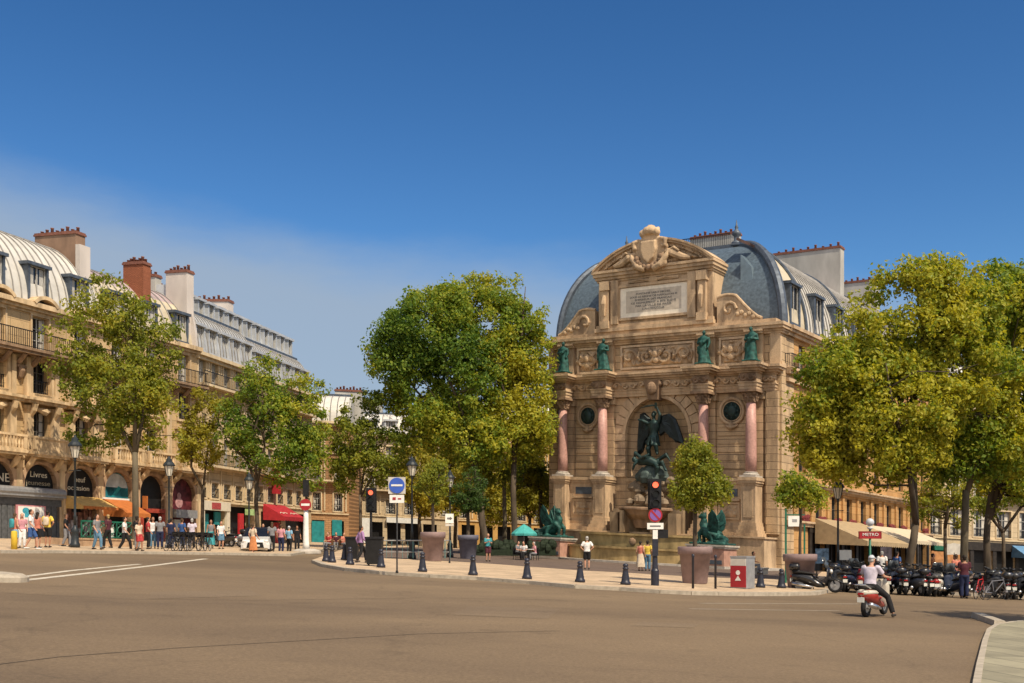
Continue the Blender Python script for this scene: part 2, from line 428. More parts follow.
# unseen bright clouds added behind the camera as fill light for the shadows
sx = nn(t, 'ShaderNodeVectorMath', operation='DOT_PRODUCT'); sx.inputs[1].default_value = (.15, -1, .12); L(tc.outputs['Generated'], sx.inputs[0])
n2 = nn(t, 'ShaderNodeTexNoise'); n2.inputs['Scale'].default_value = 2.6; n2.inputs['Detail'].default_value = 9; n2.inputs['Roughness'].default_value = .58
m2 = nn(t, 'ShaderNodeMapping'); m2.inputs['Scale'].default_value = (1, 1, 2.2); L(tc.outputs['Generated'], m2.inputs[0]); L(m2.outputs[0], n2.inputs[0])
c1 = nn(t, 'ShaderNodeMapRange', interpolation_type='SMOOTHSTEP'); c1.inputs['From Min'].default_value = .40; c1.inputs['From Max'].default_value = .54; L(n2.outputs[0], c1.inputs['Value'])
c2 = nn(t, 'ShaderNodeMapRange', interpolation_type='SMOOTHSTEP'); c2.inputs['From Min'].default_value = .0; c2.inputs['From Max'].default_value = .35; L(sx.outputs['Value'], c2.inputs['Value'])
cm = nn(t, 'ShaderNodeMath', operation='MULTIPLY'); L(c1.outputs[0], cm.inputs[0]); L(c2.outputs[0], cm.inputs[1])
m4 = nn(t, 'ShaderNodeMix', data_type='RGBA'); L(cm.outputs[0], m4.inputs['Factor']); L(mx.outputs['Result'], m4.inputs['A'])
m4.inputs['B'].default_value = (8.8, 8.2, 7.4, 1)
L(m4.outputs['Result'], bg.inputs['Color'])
scene.view_settings.view_transform = 'Standard'; scene.view_settings.look = 'None'
scene.view_settings.gamma = 1; scene.view_settings.exposure = 0.4
scene.view_settings.use_curve_mapping = False
scene.cycles.max_bounces = 6; scene.cycles.transparent_max_bounces = 6; scene.cycles.diffuse_bounces = 4
scene.cycles.caustics_reflective = False; scene.cycles.caustics_refractive = False

# ================================================================ ground
def asphalt(name, col, c2, big=.06, fine=20, crack=True):
    m = bpy.data.materials.new(name); m.use_nodes = True
    t = m.node_tree; L = t.links.new; p = t.nodes['Principled BSDF']; p.inputs['Roughness'].default_value = .82
    p.inputs['Specular IOR Level'].default_value = .25
    tc = nn(t, 'ShaderNodeTexCoord')
    a = nn(t, 'ShaderNodeTexNoise'); a.inputs['Scale'].default_value = big; a.inputs['Detail'].default_value = 8; a.inputs['Roughness'].default_value = .65
    a.inputs['Distortion'].default_value = .6
    mp = nn(t, 'ShaderNodeMapping'); mp.inputs['Scale'].default_value = (.55, 1.6, 1); mp.inputs['Rotation'].default_value = (0, 0, .25)
    L(tc.outputs['Object'], mp.inputs[0]); L(mp.outputs[0], a.inputs[0])
    ra = nn(t, 'ShaderNodeValToRGB'); ra.color_ramp.elements[0].position = .35; ra.color_ramp.elements[1].position = .66
    ra.color_ramp.elements[0].color = (*col, 1); ra.color_ramp.elements[1].color = (*c2, 1)
    L(a.outputs[0], ra.inputs[0])
    f = nn(t, 'ShaderNodeTexNoise'); f.inputs['Scale'].default_value = fine; f.inputs['Detail'].default_value = 8; f.inputs['Roughness'].default_value = .85
    L(tc.outputs['Object'], f.inputs[0])
    rf = nn(t, 'ShaderNodeMapRange'); rf.inputs['From Min'].default_value = .3; rf.inputs['From Max'].default_value = .7
    rf.inputs['To Min'].default_value = .52; rf.inputs['To Max'].default_value = 1.5
    L(f.outputs[0], rf.inputs[0])
    vs = nn(t, 'ShaderNodeVectorMath', operation='SCALE'); L(ra.outputs[0], vs.inputs[0]); L(rf.outputs[0], vs.inputs['Scale'])
    last = vs.outputs[0]
    # oil and tyre stains
    s = nn(t, 'ShaderNodeTexNoise'); s.inputs['Scale'].default_value = .8; s.inputs['Detail'].default_value = 4
    L(tc.outputs['Object'], s.inputs[0])
    rs = nn(t, 'ShaderNodeMapRange'); rs.inputs['From Min'].default_value = .62; rs.inputs['From Max'].default_value = .74; rs.inputs['To Max'].default_value = .3
    L(s.outputs[0], rs.inputs[0])
    mx = nn(t, 'ShaderNodeMix', data_type='RGBA'); mx.inputs['B'].default_value = [c * .45 for c in col] + [1]
    L(rs.outputs[0], mx.inputs['Factor']); L(last, mx.inputs['A']); last = mx.outputs['Result']
    if crack:
        v = nn(t, 'ShaderNodeTexVoronoi', feature='DISTANCE_TO_EDGE'); v.inputs['Scale'].default_value = .11
        d = nn(t, 'ShaderNodeMix', data_type='RGBA'); d.inputs['Factor'].default_value = .06
        n2 = nn(t, 'ShaderNodeTexNoise'); n2.inputs['Scale'].default_value = .5; n2.inputs['Detail'].default_value = 6
        L(tc.outputs['Object'], n2.inputs[0]); L(tc.outputs['Object'], d.inputs['A']); L(n2.outputs['Color'], d.inputs['B'])
        vm = nn(t, 'ShaderNodeVectorMath', operation='MULTIPLY_ADD'); vm.inputs[1].default_value = (2.6, 2.6, 0)
        L(n2.outputs['Color'], vm.inputs[0]); L(tc.outputs['Object'], vm.inputs[2]); L(vm.outputs[0], v.inputs[0])
        rc = nn(t, 'ShaderNodeMapRange'); rc.inputs['From Min'].default_value = .002; rc.inputs['From Max'].default_value = .0065
        rc.inputs['To Min'].default_value = .12; rc.inputs['To Max'].default_value = 0
        L(v.outputs['Distance'], rc.inputs[0])
        m3 = nn(t, 'ShaderNodeMix', data_type='RGBA'); m3.inputs['B'].default_value = (.02, .017, .015, 1)
        L(rc.outputs[0], m3.inputs['Factor']); L(last, m3.inputs['A']); last = m3.outputs['Result']
    L(last, p.inputs['Base Color'])
    b = nn(t, 'ShaderNodeBump'); b.inputs['Strength'].default_value = .5; b.inputs['Distance'].default_value = .02
    L(f.outputs[0], b.inputs['Height']); L(b.outputs[0], p.inputs['Normal'])
    return m
M_ROAD = asphalt('asphalt', (.125, .090, .058), (.215, .155, .094))
def paving(name, col, bw, bh, rot=0., mortar=.6, var=.12):
    m = bpy.data.materials.new(name); m.use_nodes = True
    t = m.node_tree; L = t.links.new; p = t.nodes['Principled BSDF']; p.inputs['Roughness'].default_value = .85
    tc = nn(t, 'ShaderNodeTexCoord'); mp = nn(t, 'ShaderNodeMapping'); mp.inputs['Rotation'].default_value = (0, 0, rot)
    L(tc.outputs['Object'], mp.inputs[0])
    br = nn(t, 'ShaderNodeTexBrick'); br.inputs['Scale'].default_value = 1
    br.inputs['Brick Width'].default_value = bw; br.inputs['Row Height'].default_value = bh; br.inputs['Mortar Size'].default_value = .014
    br.inputs['Color1'].default_value = [c*(1+var) for c in col] + [1]; br.inputs['Color2'].default_value = [c*(1-var) for c in col] + [1]
    br.inputs['Mortar'].default_value = [c*mortar for c in col] + [1]
    L(mp.outputs[0], br.inputs[0])
    nz = nn(t, 'ShaderNodeTexNoise'); nz.inputs['Scale'].default_value = .7; nz.inputs['Detail'].default_value = 9; nz.inputs['Roughness'].default_value = .7
    L(tc.outputs['Object'], nz.inputs[0])
    rr = nn(t, 'ShaderNodeMapRange'); rr.inputs['From Min'].default_value = .3; rr.inputs['From Max'].default_value = .7
    rr.inputs['To Min'].default_value = .66; rr.inputs['To Max'].default_value = 1.25; L(nz.outputs[0], rr.inputs[0])
    vs = nn(t, 'ShaderNodeVectorMath', operation='SCALE'); L(br.outputs['Color'], vs.inputs[0]); L(rr.outputs[0], vs.inputs['Scale'])
    L(vs.outputs[0], p.inputs['Base Color'])
    b = nn(t, 'ShaderNodeBump'); b.inputs['Strength'].default_value = .3; b.inputs['Distance'].default_value = .02; b.invert = True
    L(br.outputs['Fac'], b.inputs['Height']); L(b.outputs[0], p.inputs['Normal'])
    return m
M_PAVE = paving('plaza_paving', (.50, .37, .24), .9, .45, .5)
M_DARKPAVE = paving('dark_paving', (.15, .105, .08), .2, .12, .6)
M_SLABS = paving('pavement_slabs', (.27, .245, .165), 3.4, .8, 1.28, .25, .14)
M_KERB = mat('granite', (.38, .33, .26), .8, .22, 5, .15)
M_LINE = mat('road_paint', (.52, .47, .38), .75, .35, 5)
flat = lambda x, y, z: (x, y, G(x) + z)
b = MB(flat)
b.quad((-900, -60, 0), (900, -60, 0), (900, 1500, 0), (-900, 1500, 0))
struct(b, 'road', M_ROAD)
KH = .12
def pavement(name, poly, m, h=KH, kerb=None, kw=.28):
    b = MB(flat); n = len(poly)
    b.add([(x, y, h) for x, y in poly], [list(range(n))])
    b.add([(x, y, z) for x, y in poly for z in (h, -.05)], [(2*i, 2*i+1, (2*i+3) % (2*n), (2*i+2) % (2*n)) for i in range(n)])
    struct(b, name, m)
    if kerb:
        k = MB(flat); a, e = kerb
        pts = poly[a:e]
        for i in range(len(pts) - 1):
            p, q = Vector(pts[i]), Vector(pts[i+1]); dd = (q - p).normalized(); nr = Vector((dd.y, -dd.x))
            L_ = (q - p).length; nseg = max(1, int(L_ / 1.1))
            for j in range(nseg):
                s0, s1 = p.lerp(q, j/nseg) + dd*.006, p.lerp(q, (j+1)/nseg) - dd*.006
                o0, o1 = s0 + nr*.035, s1 + nr*.035; i0, i1 = s0 - nr*(kw-.035), s1 - nr*(kw-.035)
                k.hexa([(*o0,-.05),(*o1,-.05),(*i1,-.05),(*i0,-.05),(*o0,h+.006),(*o1,h+.006),(*i1,h+.006),(*i0,h+.006)])
        struct(k, 'kerb', M_KERB)
K = KH
plaza = [at(*p, K) for p in [(312,560),(322,564),(345,568),(380,571.3),(430,574.5),(477,577),(530,581),(575,585),(619,587.2),(660,590),(691,591.5),(744,592.6),(790,592.6),(817,592),(832,589)]] + \
        [(14.5,50),(16,58),(34,110),(-12,118),(-13.5,90)]
pavement('plaza_pavement', plaza, M_PAVE, KH, (0, 15))
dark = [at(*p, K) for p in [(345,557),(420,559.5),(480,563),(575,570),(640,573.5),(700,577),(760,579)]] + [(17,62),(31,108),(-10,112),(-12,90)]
b = MB(flat); b.add([(x, y, KH + .005) for x, y in dark], [list(range(len(dark)))]); struct(b, 'plaza_dark_band', M_DARKPAVE)  # darker sheet of small blocks over the inner plaza
leftp = [(-62,47)] + [at(*p, K) for p in [(0,550.5),(60,550.5),(120,551.2),(170,552),(240,553),(290,554)]] + [(-13.3,75),(-14.2,118),(-22,120),(-62,100)]
pavement('street_pavement', leftp, M_PAVE, KH, (0, 9))
rightp = [(15.5,48.6),(60,47.0),(75,110),(33.5,110),(16.5,58)]
pavement('side_pavement', rightp, M_DARKPAVE, KH, (0, 2))
nearp = [at(*p, .07) for p in [(971,760),(977,690),(981,664),(986,640),(990,629),(998,624),(1014,621.5),(1050,618)]] + [(40,31),(40,2),(4.6,2)]
nearp = [(4.2, 2.0)] + nearp[:-1]
pavement('near_pavement', nearp, M_SLABS, .07, (0, 9), .1)
def line(pts, wd, name='road_marking', m=None):
    b = MB(flat)
    for (p, q) in zip(pts, pts[1:]):
        p, q = Vector(p), Vector(q); dd = (q - p).normalized(); nr = Vector((dd.y, -dd.x)) * wd / 2
        b.quad((*(p+nr), .005), (*(q+nr), .005), (*(q-nr), .005), (*(p-nr), .005))
    struct(b, name, m or M_LINE)
line([at(12,578.3), at(70,570.8), at(140,564.2)], .22)
line([at(22,580.6), at(90,573), at(150,566), at(206,558.8)], .26)
worn = mat('worn_paint', (.25, .205, .15), .85, .25, 3)
line([at(860,604), at(700,603.5)], .3, m=worn); line([at(840,611), at(690,609)], .25, m=worn)
tar = mat('tar', (.085, .066, .048), .9, .3, 5)
for pts in ([(-30,668),(60,657),(180,648),(300,641),(420,634),(560,631)], [(0,593),(120,599),(260,600.5),(420,598),(560,600)]):
    line([at(*p) for p in pts], .028, 'tar_seam', tar)
patch_m = asphalt('asphalt_patch', (.135, .098, .065), (.21, .155, .098), crack=False)
for pts in ([(470,606),(560,609),(548,619),(452,615)], [(150,592),(250,590),(262,596),(150,599)], [(640,622),(700,624),(694,628),(632,626)]):
    b = MB(flat); b.add([(*at(*p), .004) for p in pts], [[0,1,2,3]]); struct(b, 'road_patch', patch_m)
# rounded end of a traffic island at the left edge of the picture
x, y = at(-3, 581)
b = MB(lambda a, d, z: (x + a, y + d, G(x + a) + z))
b.lathe([(.62,0),(.62,.12),(.5,.2),(.2,.23)], n=16, sx=1.2)
struct(b, 'traffic_island', M_KERB)
x2, y2 = at(971, 617.5)
b = MB(lambda a, d, z: (x2 + a, y2 + d, G(x2 + a) + z))
b.hexa([(0,0,0),(-.75,-3.2,0),(-.45,-3.25,0),(.32,-.06,0),(.02,-.02,.15),(-.73,-3.18,.13),(-.47,-3.22,.13),(.30,-.08,.15)])
solo(b, 'kerbstone', M_KERB, 'loose pale granite kerbstone lying at the corner of the near pavement', 'kerbstone', (x2, y2, G(x2)))
# ================================================================ the monumental fountain
OF = (3.11, 90.0)
TF = frame(OF, U_F, N_F)
def sub(tf, a, d, z, s=1., rot=0.):
    c, q = math.cos(rot), math.sin(rot)
    return lambda x, y, h: tf(a + s*(x*c - y*q), d + s*(x*q + y*c), z + s*h)
ft = thing('monumental_fountain', 'tall carved stone fountain facade with arched niche, pink columns and inscribed tablet', 'fountain', TF(10, 0, 0))
CX = 10.0
cols = (CX-8.1, CX-4.35, CX+4.35, CX+8.1)
NZ0, NZ1, NR = 6.65, 12.75, 2.7
b = MB(TF)
niche_op = (CX-NR, CX+NR, NZ0, NZ1)
b.wall(0, 20, 0, 17.3, [niche_op], 0, .35); b.arch(niche_op, 0, .35)
# corner returns so the wall has thickness
b.box(0, .6, -2.2, -.003, 0, 17.3); b.box(19.4, 20, -2.2, -.003, 0, 17.3)
b.box(18.95, 19.85, -.1, .35, 2.7, 12.9); b.box(.15, 1.0, -.1, .35, 2.7, 12.9)
part(b, 'facade_wall', M['stoneF'], ft)
b = MB(TF)                                   # apse of the niche
rings = []
for i in range(17):
    t_ = PI*i/16
    rings.append([(CX - NR*math.cos(t_), -.35 - .75*math.sin(t_), z) for z in (NZ0-.2, NZ1-NR)])
b.loft(rings, cap=False, closed=False)
for k in range(7):
    p0, p1 = PI/2*k/7, PI/2*(k+1)/7
    for i in range(16):
        q0, q1 = PI*i/16, PI*(i+1)/16
        f = lambda p, q: (CX - NR*math.cos(q)*math.cos(p), -.35 - .75*math.sin(q)*math.cos(p), NZ1 - NR + NR*math.sin(p))
        b.quad(f(p0,q0), f(p0,q1), f(p1,q1), f(p1,q0))
b.box(CX-NR, CX+NR, -2.0, .1, NZ0-.3, NZ0-.02)
part(b, 'niche', M['stoneF'], ft)
b = MB(TF)                                   # archivolt with voussoirs
zs = NZ1 - NR
b.ringarch(CX, zs, NR+.02, NR+.28, -.1, .22)
for i in range(15):
    t0, t1 = PI*i/15 + .012, PI*(i+1)/15 - .012
    b.ringarch(CX, zs, NR+.3, NR+1.05, -.1, .13 + .05*(i % 2), 3, t0, t1)
for sx in (-1, 1):
    for j in range(6):
        z0 = 6.7 + j*.56
        if z0 + .5 < zs: b.box(CX+sx*(NR+.55)-.5, CX+sx*(NR+.55)+.5, -.1, .14 + .05*(j % 2), z0+.02, z0+.54)
part(b, 'archivolt', M['trimF'], ft)
b = MB(TF); b.hexa([(CX-.4,-.1,NZ1-.2),(CX+.4,-.1,NZ1-.2),(CX+.4,.75,NZ1-.2),(CX-.4,.75,NZ1-.2),(CX-.65,-.1,14.0),(CX+.65,-.1,14.0),(CX+.65,1.0,14.0),(CX-.65,1.0,14.0)])
b.ball((CX,.9,13.4), (.42,.3,.5)); b.ball((CX-.5,.7,13.75), (.3,.25,.25)); b.ball((CX+.5,.7,13.75), (.3,.25,.25))
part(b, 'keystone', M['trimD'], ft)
# carved relief as real relief geometry
def relief(b, a0, a1, z0, z1, d, amp=.2, sc=1.3, step=.075, sym=True, seed=0., mask=None):
    nx, nz_ = max(2, int((a1-a0)/step)), max(2, int((z1-z0)/step))
    vs, fs = [], []
    for j in range(nz_+1):
        for i in range(nx+1):
            a, z = a0+(a1-a0)*i/nx, z0+(z1-z0)*j/nz_
            q = abs(a-(a0+a1)/2) if sym else a
            v = Vector((q*sc*1.5 + seed, z*sc*1.5 + seed*.7, seed))
            w_ = noise.noise_vector(v*.8) * .8
            h = 1 - abs(noise.noise(v + w_)) * 2.6
            h = max(0, h)*.75 + .35*max(0, noise.noise(v*2.3 + w_))
            e = min(1, min(i, nx-i, j, nz_-j)/2.5)
            m_ = 1 if mask is None else mask(a, z)
            vs.append((a, d + amp*h*e*m_, z)); 
    for j in range(nz_):
        for i in range(nx):
            if mask and min(mask(a0+(a1-a0)*(i+u_)/nx, z0+(z1-z0)*(j+v_)/nz_) for u_ in (0,1) for v_ in (0,1)) <= 0: continue
            k = j*(nx+1)+i; fs.append((k, k+1, k+nx+2, k+nx+1))
    b.add(vs, fs)
def scrolls(b, a0, a1, z0, z1, d, th, cherub=False):
    """carved acanthus scrolls with a boss in the middle of every turn"""
    h = z1 - z0; m_ = (a0+a1)/2; half = (a1-a0)/2; n_ = max(1, int(half/(h*.95) + .3)); w_ = half/n_
    for sx in (-1, 1):
        for i in range(n_):
            c = m_ + sx*w_*(i+.55); up = 1 if i % 2 == 0 else -1; zc = (z0+z1)/2; r = min(w_*.5, h*.42)
            pts = [(c + sx*r*(1-.075*k)*math.cos(PI+up*k*.55), d+.012*k, zc + r*(1-.075*k)*math.sin(PI+up*k*.55)) for k in range(11)]
            b.tube(pts, [th*.8]+[th]*8+[th*.8, th*.6], 6); b.ball((c, d+.06, zc), (r*.3, .12, r*.3), 7, 5)
            b.tube([(c+sx*r*.9, d, zc-up*r*.5), (c+sx*r*1.15, d+.08, zc-up*r*.1), (c+sx*r*1.05, d+.03, zc+up*r*.6)], [th*.5, th*1.1, th*.4], 6)
    if cherub:
        b.ball((m_, d+.1, (z0+z1)/2+h*.1), (h*.16, .2, h*.2), 10, 7); b.ball((m_, d+.05, (z0+z1)/2-h*.22), (h*.2, .15, h*.16), 9, 6)
        for sx in (-1, 1): b.tube([(m_+sx*h*.1, d, (z0+z1)/2), (m_+sx*h*.3, d+.12, (z0+z1)/2+h*.2), (m_+sx*h*.42, d, (z0+z1)/2+h*.34)], [th, th*1.4, th*.5], 6)
def frame_rect(b, a0, a1, z0, z1, w_, d0, d1):
    b.box(a0-w_, a0, d0, d1, z0-w_, z1+w_); b.box(a1, a1+w_, d0, d1, z0-w_, z1+w_)
    b.box(a0, a1, d0, d1, z1, z1+w_); b.box(a0, a1, d0, d1, z0-w_, z0)
# pedestals, columns
PD = .95
for ci, a in enumerate(cols):
    b = MB(TF)
    b.box(a-.54, a+.54, -.2, 1.46, 3.05, 6.1)
    for z0, z1, p in ((2.45,2.7,.34),(2.7,2.9,.26),(2.9,3.2,.16),(3.2,3.45,.08),(6.1,6.25,.06),(6.25,6.42,.14),(6.42,6.65,.2)):
        b.box(a-.54-p, a+.54+p, -.2, 1.46+p, z0, z1)
    b.box(a-.36, a+.36, 1.46, 1.5, 3.8, 5.8)
    part(b, 'pedestal', M['trimF'], ft)
    b = MB(sub(TF, a, PD, 0))
    b.lathe([(.39,7.0),(.40,8.2),(.385,10.),(.34,12.05)], n=20); c = part(b, 'column', M['pink'], ft, True)
    b = MB(sub(TF, a, PD, 0))
    b.box(-.62,.62,-.62,.62,6.65,6.8); b.lathe([(.58,6.8),(.6,6.87),(.56,6.93),(.47,6.96),(.5,7.02),(.44,7.06)], n=20); part(b, 'base', M['greystone'], c)
    b = MB(sub(TF, a, PD, 0))
    b.lathe([(.4,12.0),(.43,12.06),(.38,12.1),(.42,12.3),(.5,12.62),(.56,12.7)], n=16)
    for row, (zz, rr, n_) in enumerate(((12.12,.41,8),(12.36,.46,8),(12.56,.56,4))):
        for k in range(n_):
            A = 2*PI*(k + .5*row)/n_ + (PI/4 if n_ == 4 else 0)
            b.tube([(rr*math.cos(A)*.95, rr*math.sin(A)*.95, zz), (rr*math.cos(A)*1.05, rr*math.sin(A)*1.05, zz+.18), (rr*math.cos(A)*1.28, rr*math.sin(A)*1.28, zz+.23), (rr*math.cos(A)*1.3, rr*math.sin(A)*1.3, zz+.14)], [.13,.12,.08,.05], 6, .7)
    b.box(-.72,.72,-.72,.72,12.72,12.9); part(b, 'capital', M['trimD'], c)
    b = MB(TF)                               # pilaster behind the column
    b.box(a-.62, a+.62, -.1, .3, 6.65, 12.9); b.box(a-.75, a+.75, -.1, .45, 12.3, 12.9)
    part(b, 'pilaster', M['stoneF'], ft)
# side bays
for s_, (a0, a1) in enumerate(((cols[0]+.78, cols[1]-.78), (cols[2]+.78, cols[3]-.78))):
    m_ = (a0+a1)/2
    b = MB(TF)
    b.box(a0-.2, a1+.2, -.1, .75, 2.75, 6.2)
    for z0, z1, p in ((2.4,2.75,.5),(2.75,2.95,.35),(2.95,3.2,.18),(6.2,6.4,.1),(6.4,6.65,.22)): b.box(a0-.2, a1+.2, -.1, .75+p, z0, z1)
    frame_rect(b, a0+.25, a1-.25, 3.75, 4.75, .12, .7, .87)
    b.box(a0+.1, a1-.1, .7, 1.0, 4.98, 5.1)
    part(b, 'bay_base', M['trimF'], ft)
    b = MB(TF); relief(b, a0+.27, a1-.27, 3.77, 4.73, .77, .16, 1.2, .07, True, 3+s_); part(b, 'carved_panel', M['trimF'], ft)
    b = MB(TF); b.box(a0+.35, a1-.35, .6, .8, 5.3, 5.85); part(b, 'dark_plaque', M['lead'], ft)
    for j in range(9):
        pass
    b = MB(TF)                               # banded courses of the bay
    for j in range(9):
        z0 = 6.75 + j*.6
        b.box(a0-.1, a1+.1, -.1, .1 if j % 2 else .05, z0+.03, z0+.57)
    part(b, 'banded_wall', M['stoneF'], ft)
    b = MB(sub(TF, m_, .1, 11.55))
    b.torus((0,.05,0), .93, .13, 'y', 28, 8); b.torus((0,.03,0), .72, .06, 'y', 28, 6)
    b.tube([(-.5,.1,-1.0),(-.25,.2,-1.15),(0,.25,-1.2),(.25,.2,-1.15),(.5,.1,-1.0)], [.06,.12,.16,.12,.06]); b.ball((0,.2,-1.05), (.2,.16,.28))
    rd = part(b, 'medallion', M['trimF'], ft, True)
    b = MB(sub(TF, m_, .1, 11.55)); b.disc((0,.0,0), .68, .12, 'y', 26); b.ball((0,.05,0), (.45,.22,.5), 12, 8)
    for k in range(8): b.ball((.48*math.cos(k*PI/4), .06, .48*math.sin(k*PI/4)), (.13,.1,.13), 6, 4)
    part(b, 'bronze_disc', M['bronze'], rd, True)
# entablature, breaking forward over the columns
b = MB(TF)
def ent(b, a0, a1, d):
    for z0, z1, p in ((12.9,13.12,0),(13.12,13.36,.05),(13.36,13.44,.12),(14.08,14.2,.1),(14.2,14.36,.3),(14.36,14.52,.52),(14.52,14.7,.62)):
        b.box(a0-p, a1+p, -.2, d+p, z0, z1)
    b.box(a0, a1, -.2, d-.02, 13.44, 14.08)
ent(b, .35, 19.65, .35)
for a in cols: ent(b, a-.66, a+.66, 1.5)
part(b, 'entablature', M['trimF'], ft)
for a0, a1 in ((.4, cols[0]-.7), (cols[0]+.7, cols[1]-.7), (cols[1]+.7, CX-.8), (CX+.8, cols[2]-.7), (cols[2]+.7, cols[3]-.7), (cols[3]+.7, 19.6)):
    b = MB(TF); relief(b, a0, a1, 13.46, 14.06, .34, .12, 1.5, .07, True, a0); scrolls(b, a0, a1, 13.46, 14.06, .46, .09); part(b, 'carved_frieze', M['trimF'], ft)
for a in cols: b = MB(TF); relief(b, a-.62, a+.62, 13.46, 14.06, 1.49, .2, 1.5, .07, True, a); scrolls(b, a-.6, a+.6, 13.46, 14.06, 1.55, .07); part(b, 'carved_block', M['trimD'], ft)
b = MB(TF)                                   # dentils
for i in range(62):
    a = .5 + i*.31
    if all(abs(a-c) > .95 for c in cols): b.box(a, a+.17, .3, .62, 14.205, 14.35)
part(b, 'dentils', M['trimF'], ft)
# attic storey
b = MB(TF)
for a in cols: b.box(a-.6, a+.6, -.1, .32, 14.7, 17.2); b.box(a-.5, a+.5, .1, 1.3, 14.7, 14.95)
b.box(0, .45, -.1, .2, 14.7, 17.2); b.box(19.2, 20, -.1, .2, 14.7, 17.2)
for z0, z1, p in ((14.7,14.95,.12),(17.0,17.15,.25),(17.15,17.3,.38),(17.3,17.5,.6),(17.5,17.72,.72)): b.box(-p*.6, 20+p*.6, -2.2, p, z0, z1)
for a in cols:
    for z0, z1, p in ((17.0,17.15,.25),(17.15,17.3,.38)): b.box(a-.6-p*.3, a+.6+p*.3, -.1, .32+p, z0, z1-.004)
b.box(.3, 19.7, -2.2, .3, 17.72, 18.05)
part(b, 'attic', M['trimF'], ft)
b = MB(TF)
frame_rect(b, 6.95, 13.05, 15.2, 16.75, .16, 0, .16)
for m_ in ((cols[0]+cols[1])/2, (cols[2]+cols[3])/2): frame_rect(b, m_-.85, m_+.85, 15.05, 16.8, .17, 0, .18)
part(b, 'panel_frames', mat('trim_pale', (.58,.44,.30), .85, .25, 3, .2), ft)
for a0, a1, z0, z1, sd_ in ((6.97,13.03,15.22,16.73,11.), ((cols[0]+cols[1])/2-.83,(cols[0]+cols[1])/2+.83,15.07,16.78,21.), ((cols[2]+cols[3])/2-.83,(cols[2]+cols[3])/2+.83,15.07,16.78,33.)):
    b = MB(TF); relief(b, a0, a1, z0, z1, .03, .3, .95, .06, True, sd_); scrolls(b, a0, a1, z0, z1, .2, .13, True); part(b, 'relief_panel', M['trimF'], ft)
# upper tablet
CT = 9.72
TA0, TA1 = CT-4.95, CT+4.95
b = MB(TF)
b.box(TA0, TA1, -1.8, .1, 18.0, 22.3)
for z0, z1, p in ((18.05,18.35,.35),(18.35,18.6,.2),(22.0,22.15,.12),(22.15,22.35,.28),(22.35,22.6,.45),(22.6,22.8,.58)):
    b.box(TA0-p*.6, TA1+p*.6, -1.8, .1+p, z0, z1)
for sx in (-1, 1):
    for p_ in (4.2, 3.35): b.box(CT+sx*p_-.32, CT+sx*p_+.32, .05, .42, 18.6, 22.0)
    b.box(CT+sx*4.2-.42, CT+sx*4.2+.42, .05, .55, 21.3, 22.0); b.box(CT+sx*4.2-.4, CT+sx*4.2+.4, .05, .55, 18.3, 18.9)
    b.tube([(CT+sx*4.2, .5, 20.9), (CT+sx*4.2, .62, 20.2), (CT+sx*4.2, .5, 19.3)], [.12,.22,.08])
frame_rect(b, CT-2.95, CT+2.95, 19.05, 21.4, .2, .05, .3)
b.box(CT-2.2, CT+2.2, .1, .22, 21.72, 21.95); b.ball((CT,.2,21.8), (.5,.15,.25)); 
for sx in (-1, 1): b.tube([(CT+sx*.4,.2,21.8),(CT+sx*1.1,.25,21.9),(CT+sx*2.,.2,21.78)], [.13,.1,.03])
part(b, 'upper_storey', M['trimF'], ft)
b = MB(TF); b.box(CT-2.92, CT+2.92, .06, .17, 19.08, 21.37); tb = part(b, 'tablet', M['tablet'], ft)
b = MB(TF); b.box(CT-2.4, CT+2.4, .1, .177, 19.4, 21.1); part(b, 'inscription_field', mat('tablet_grey', (.58,.50,.40), .7, .15, 3), tb)
for i, (s_, wd) in enumerate((('FONTAINE SAINT-MICHEL', 3.0), ('SOUS LE REGNE DE NAPOLEON III', 4.1), ('EMPEREUR DES FRANCAIS', 3.2), ('CE MONUMENT A ETE ELEVE', 3.9), ("PAR LA VILLE DE PARIS", 3.1), ('L AN MDCCCLX', 1.9))):
    lettering(s_, .21, TF, CT, .187, 20.75 - i*.235, M['ink'], tb, width=wd)
# segmental pediment
b = MB(TF)
half = (TA1-TA0)/2 + .2; rise = 1.95; RR = (half*half + rise*rise)/(2*rise); zc = 22.8 + rise - RR; am = math.asin(half/RR)
def seg(r0, r1, d0, d1, n=26):
    b.ringarch(CT, zc, r0, r1, d0, d1, n, PI/2-am, PI/2+am)
seg(RR-.45, RR-.2, -1.5, .35); seg(RR-.2, RR-.03, -1.5, .58); seg(RR-.03, RR+.12, -1.5, .72)
n = 24
tymp = [(CT + (RR-.4)*math.sin(-am + 2*am*i/n), zc + (RR-.4)*math.cos(-am + 2*am*i/n)) for i in range(n+1)]
b.prism([(x_, max(22.75, z_)) for x_, z_ in tymp] + [(CT+half-.2, 22.74), (CT-half+.2, 22.74)], -1.4, .12)
part(b, 'pediment', M['trimF'], ft)
b = MB(TF)
relief(b, TA0+.4, TA1-.4, 22.85, 24.6, .13, .42, .8, .07, True, 5.5, lambda a, z: 1. if z < zc + math.sqrt(max(0, (RR-.5)**2-(a-CT)**2)) else 0.)
for sx in (-1, 1):   # reclining supporters beside the crest
    b.tube([(CT+sx*1.2,.5,23.8),(CT+sx*1.9,.6,23.55),(CT+sx*2.6,.5,23.2),(CT+sx*3.3,.45,23.05)], [.2,.32,.28,.16], 8)
    b.ball((CT+sx*1.35,.6,24.1), (.2,.2,.25)); b.tube([(CT+sx*1.7,.6,23.8),(CT+sx*2.1,.8,23.9),(CT+sx*2.5,.75,23.6)], [.12,.1,.08])
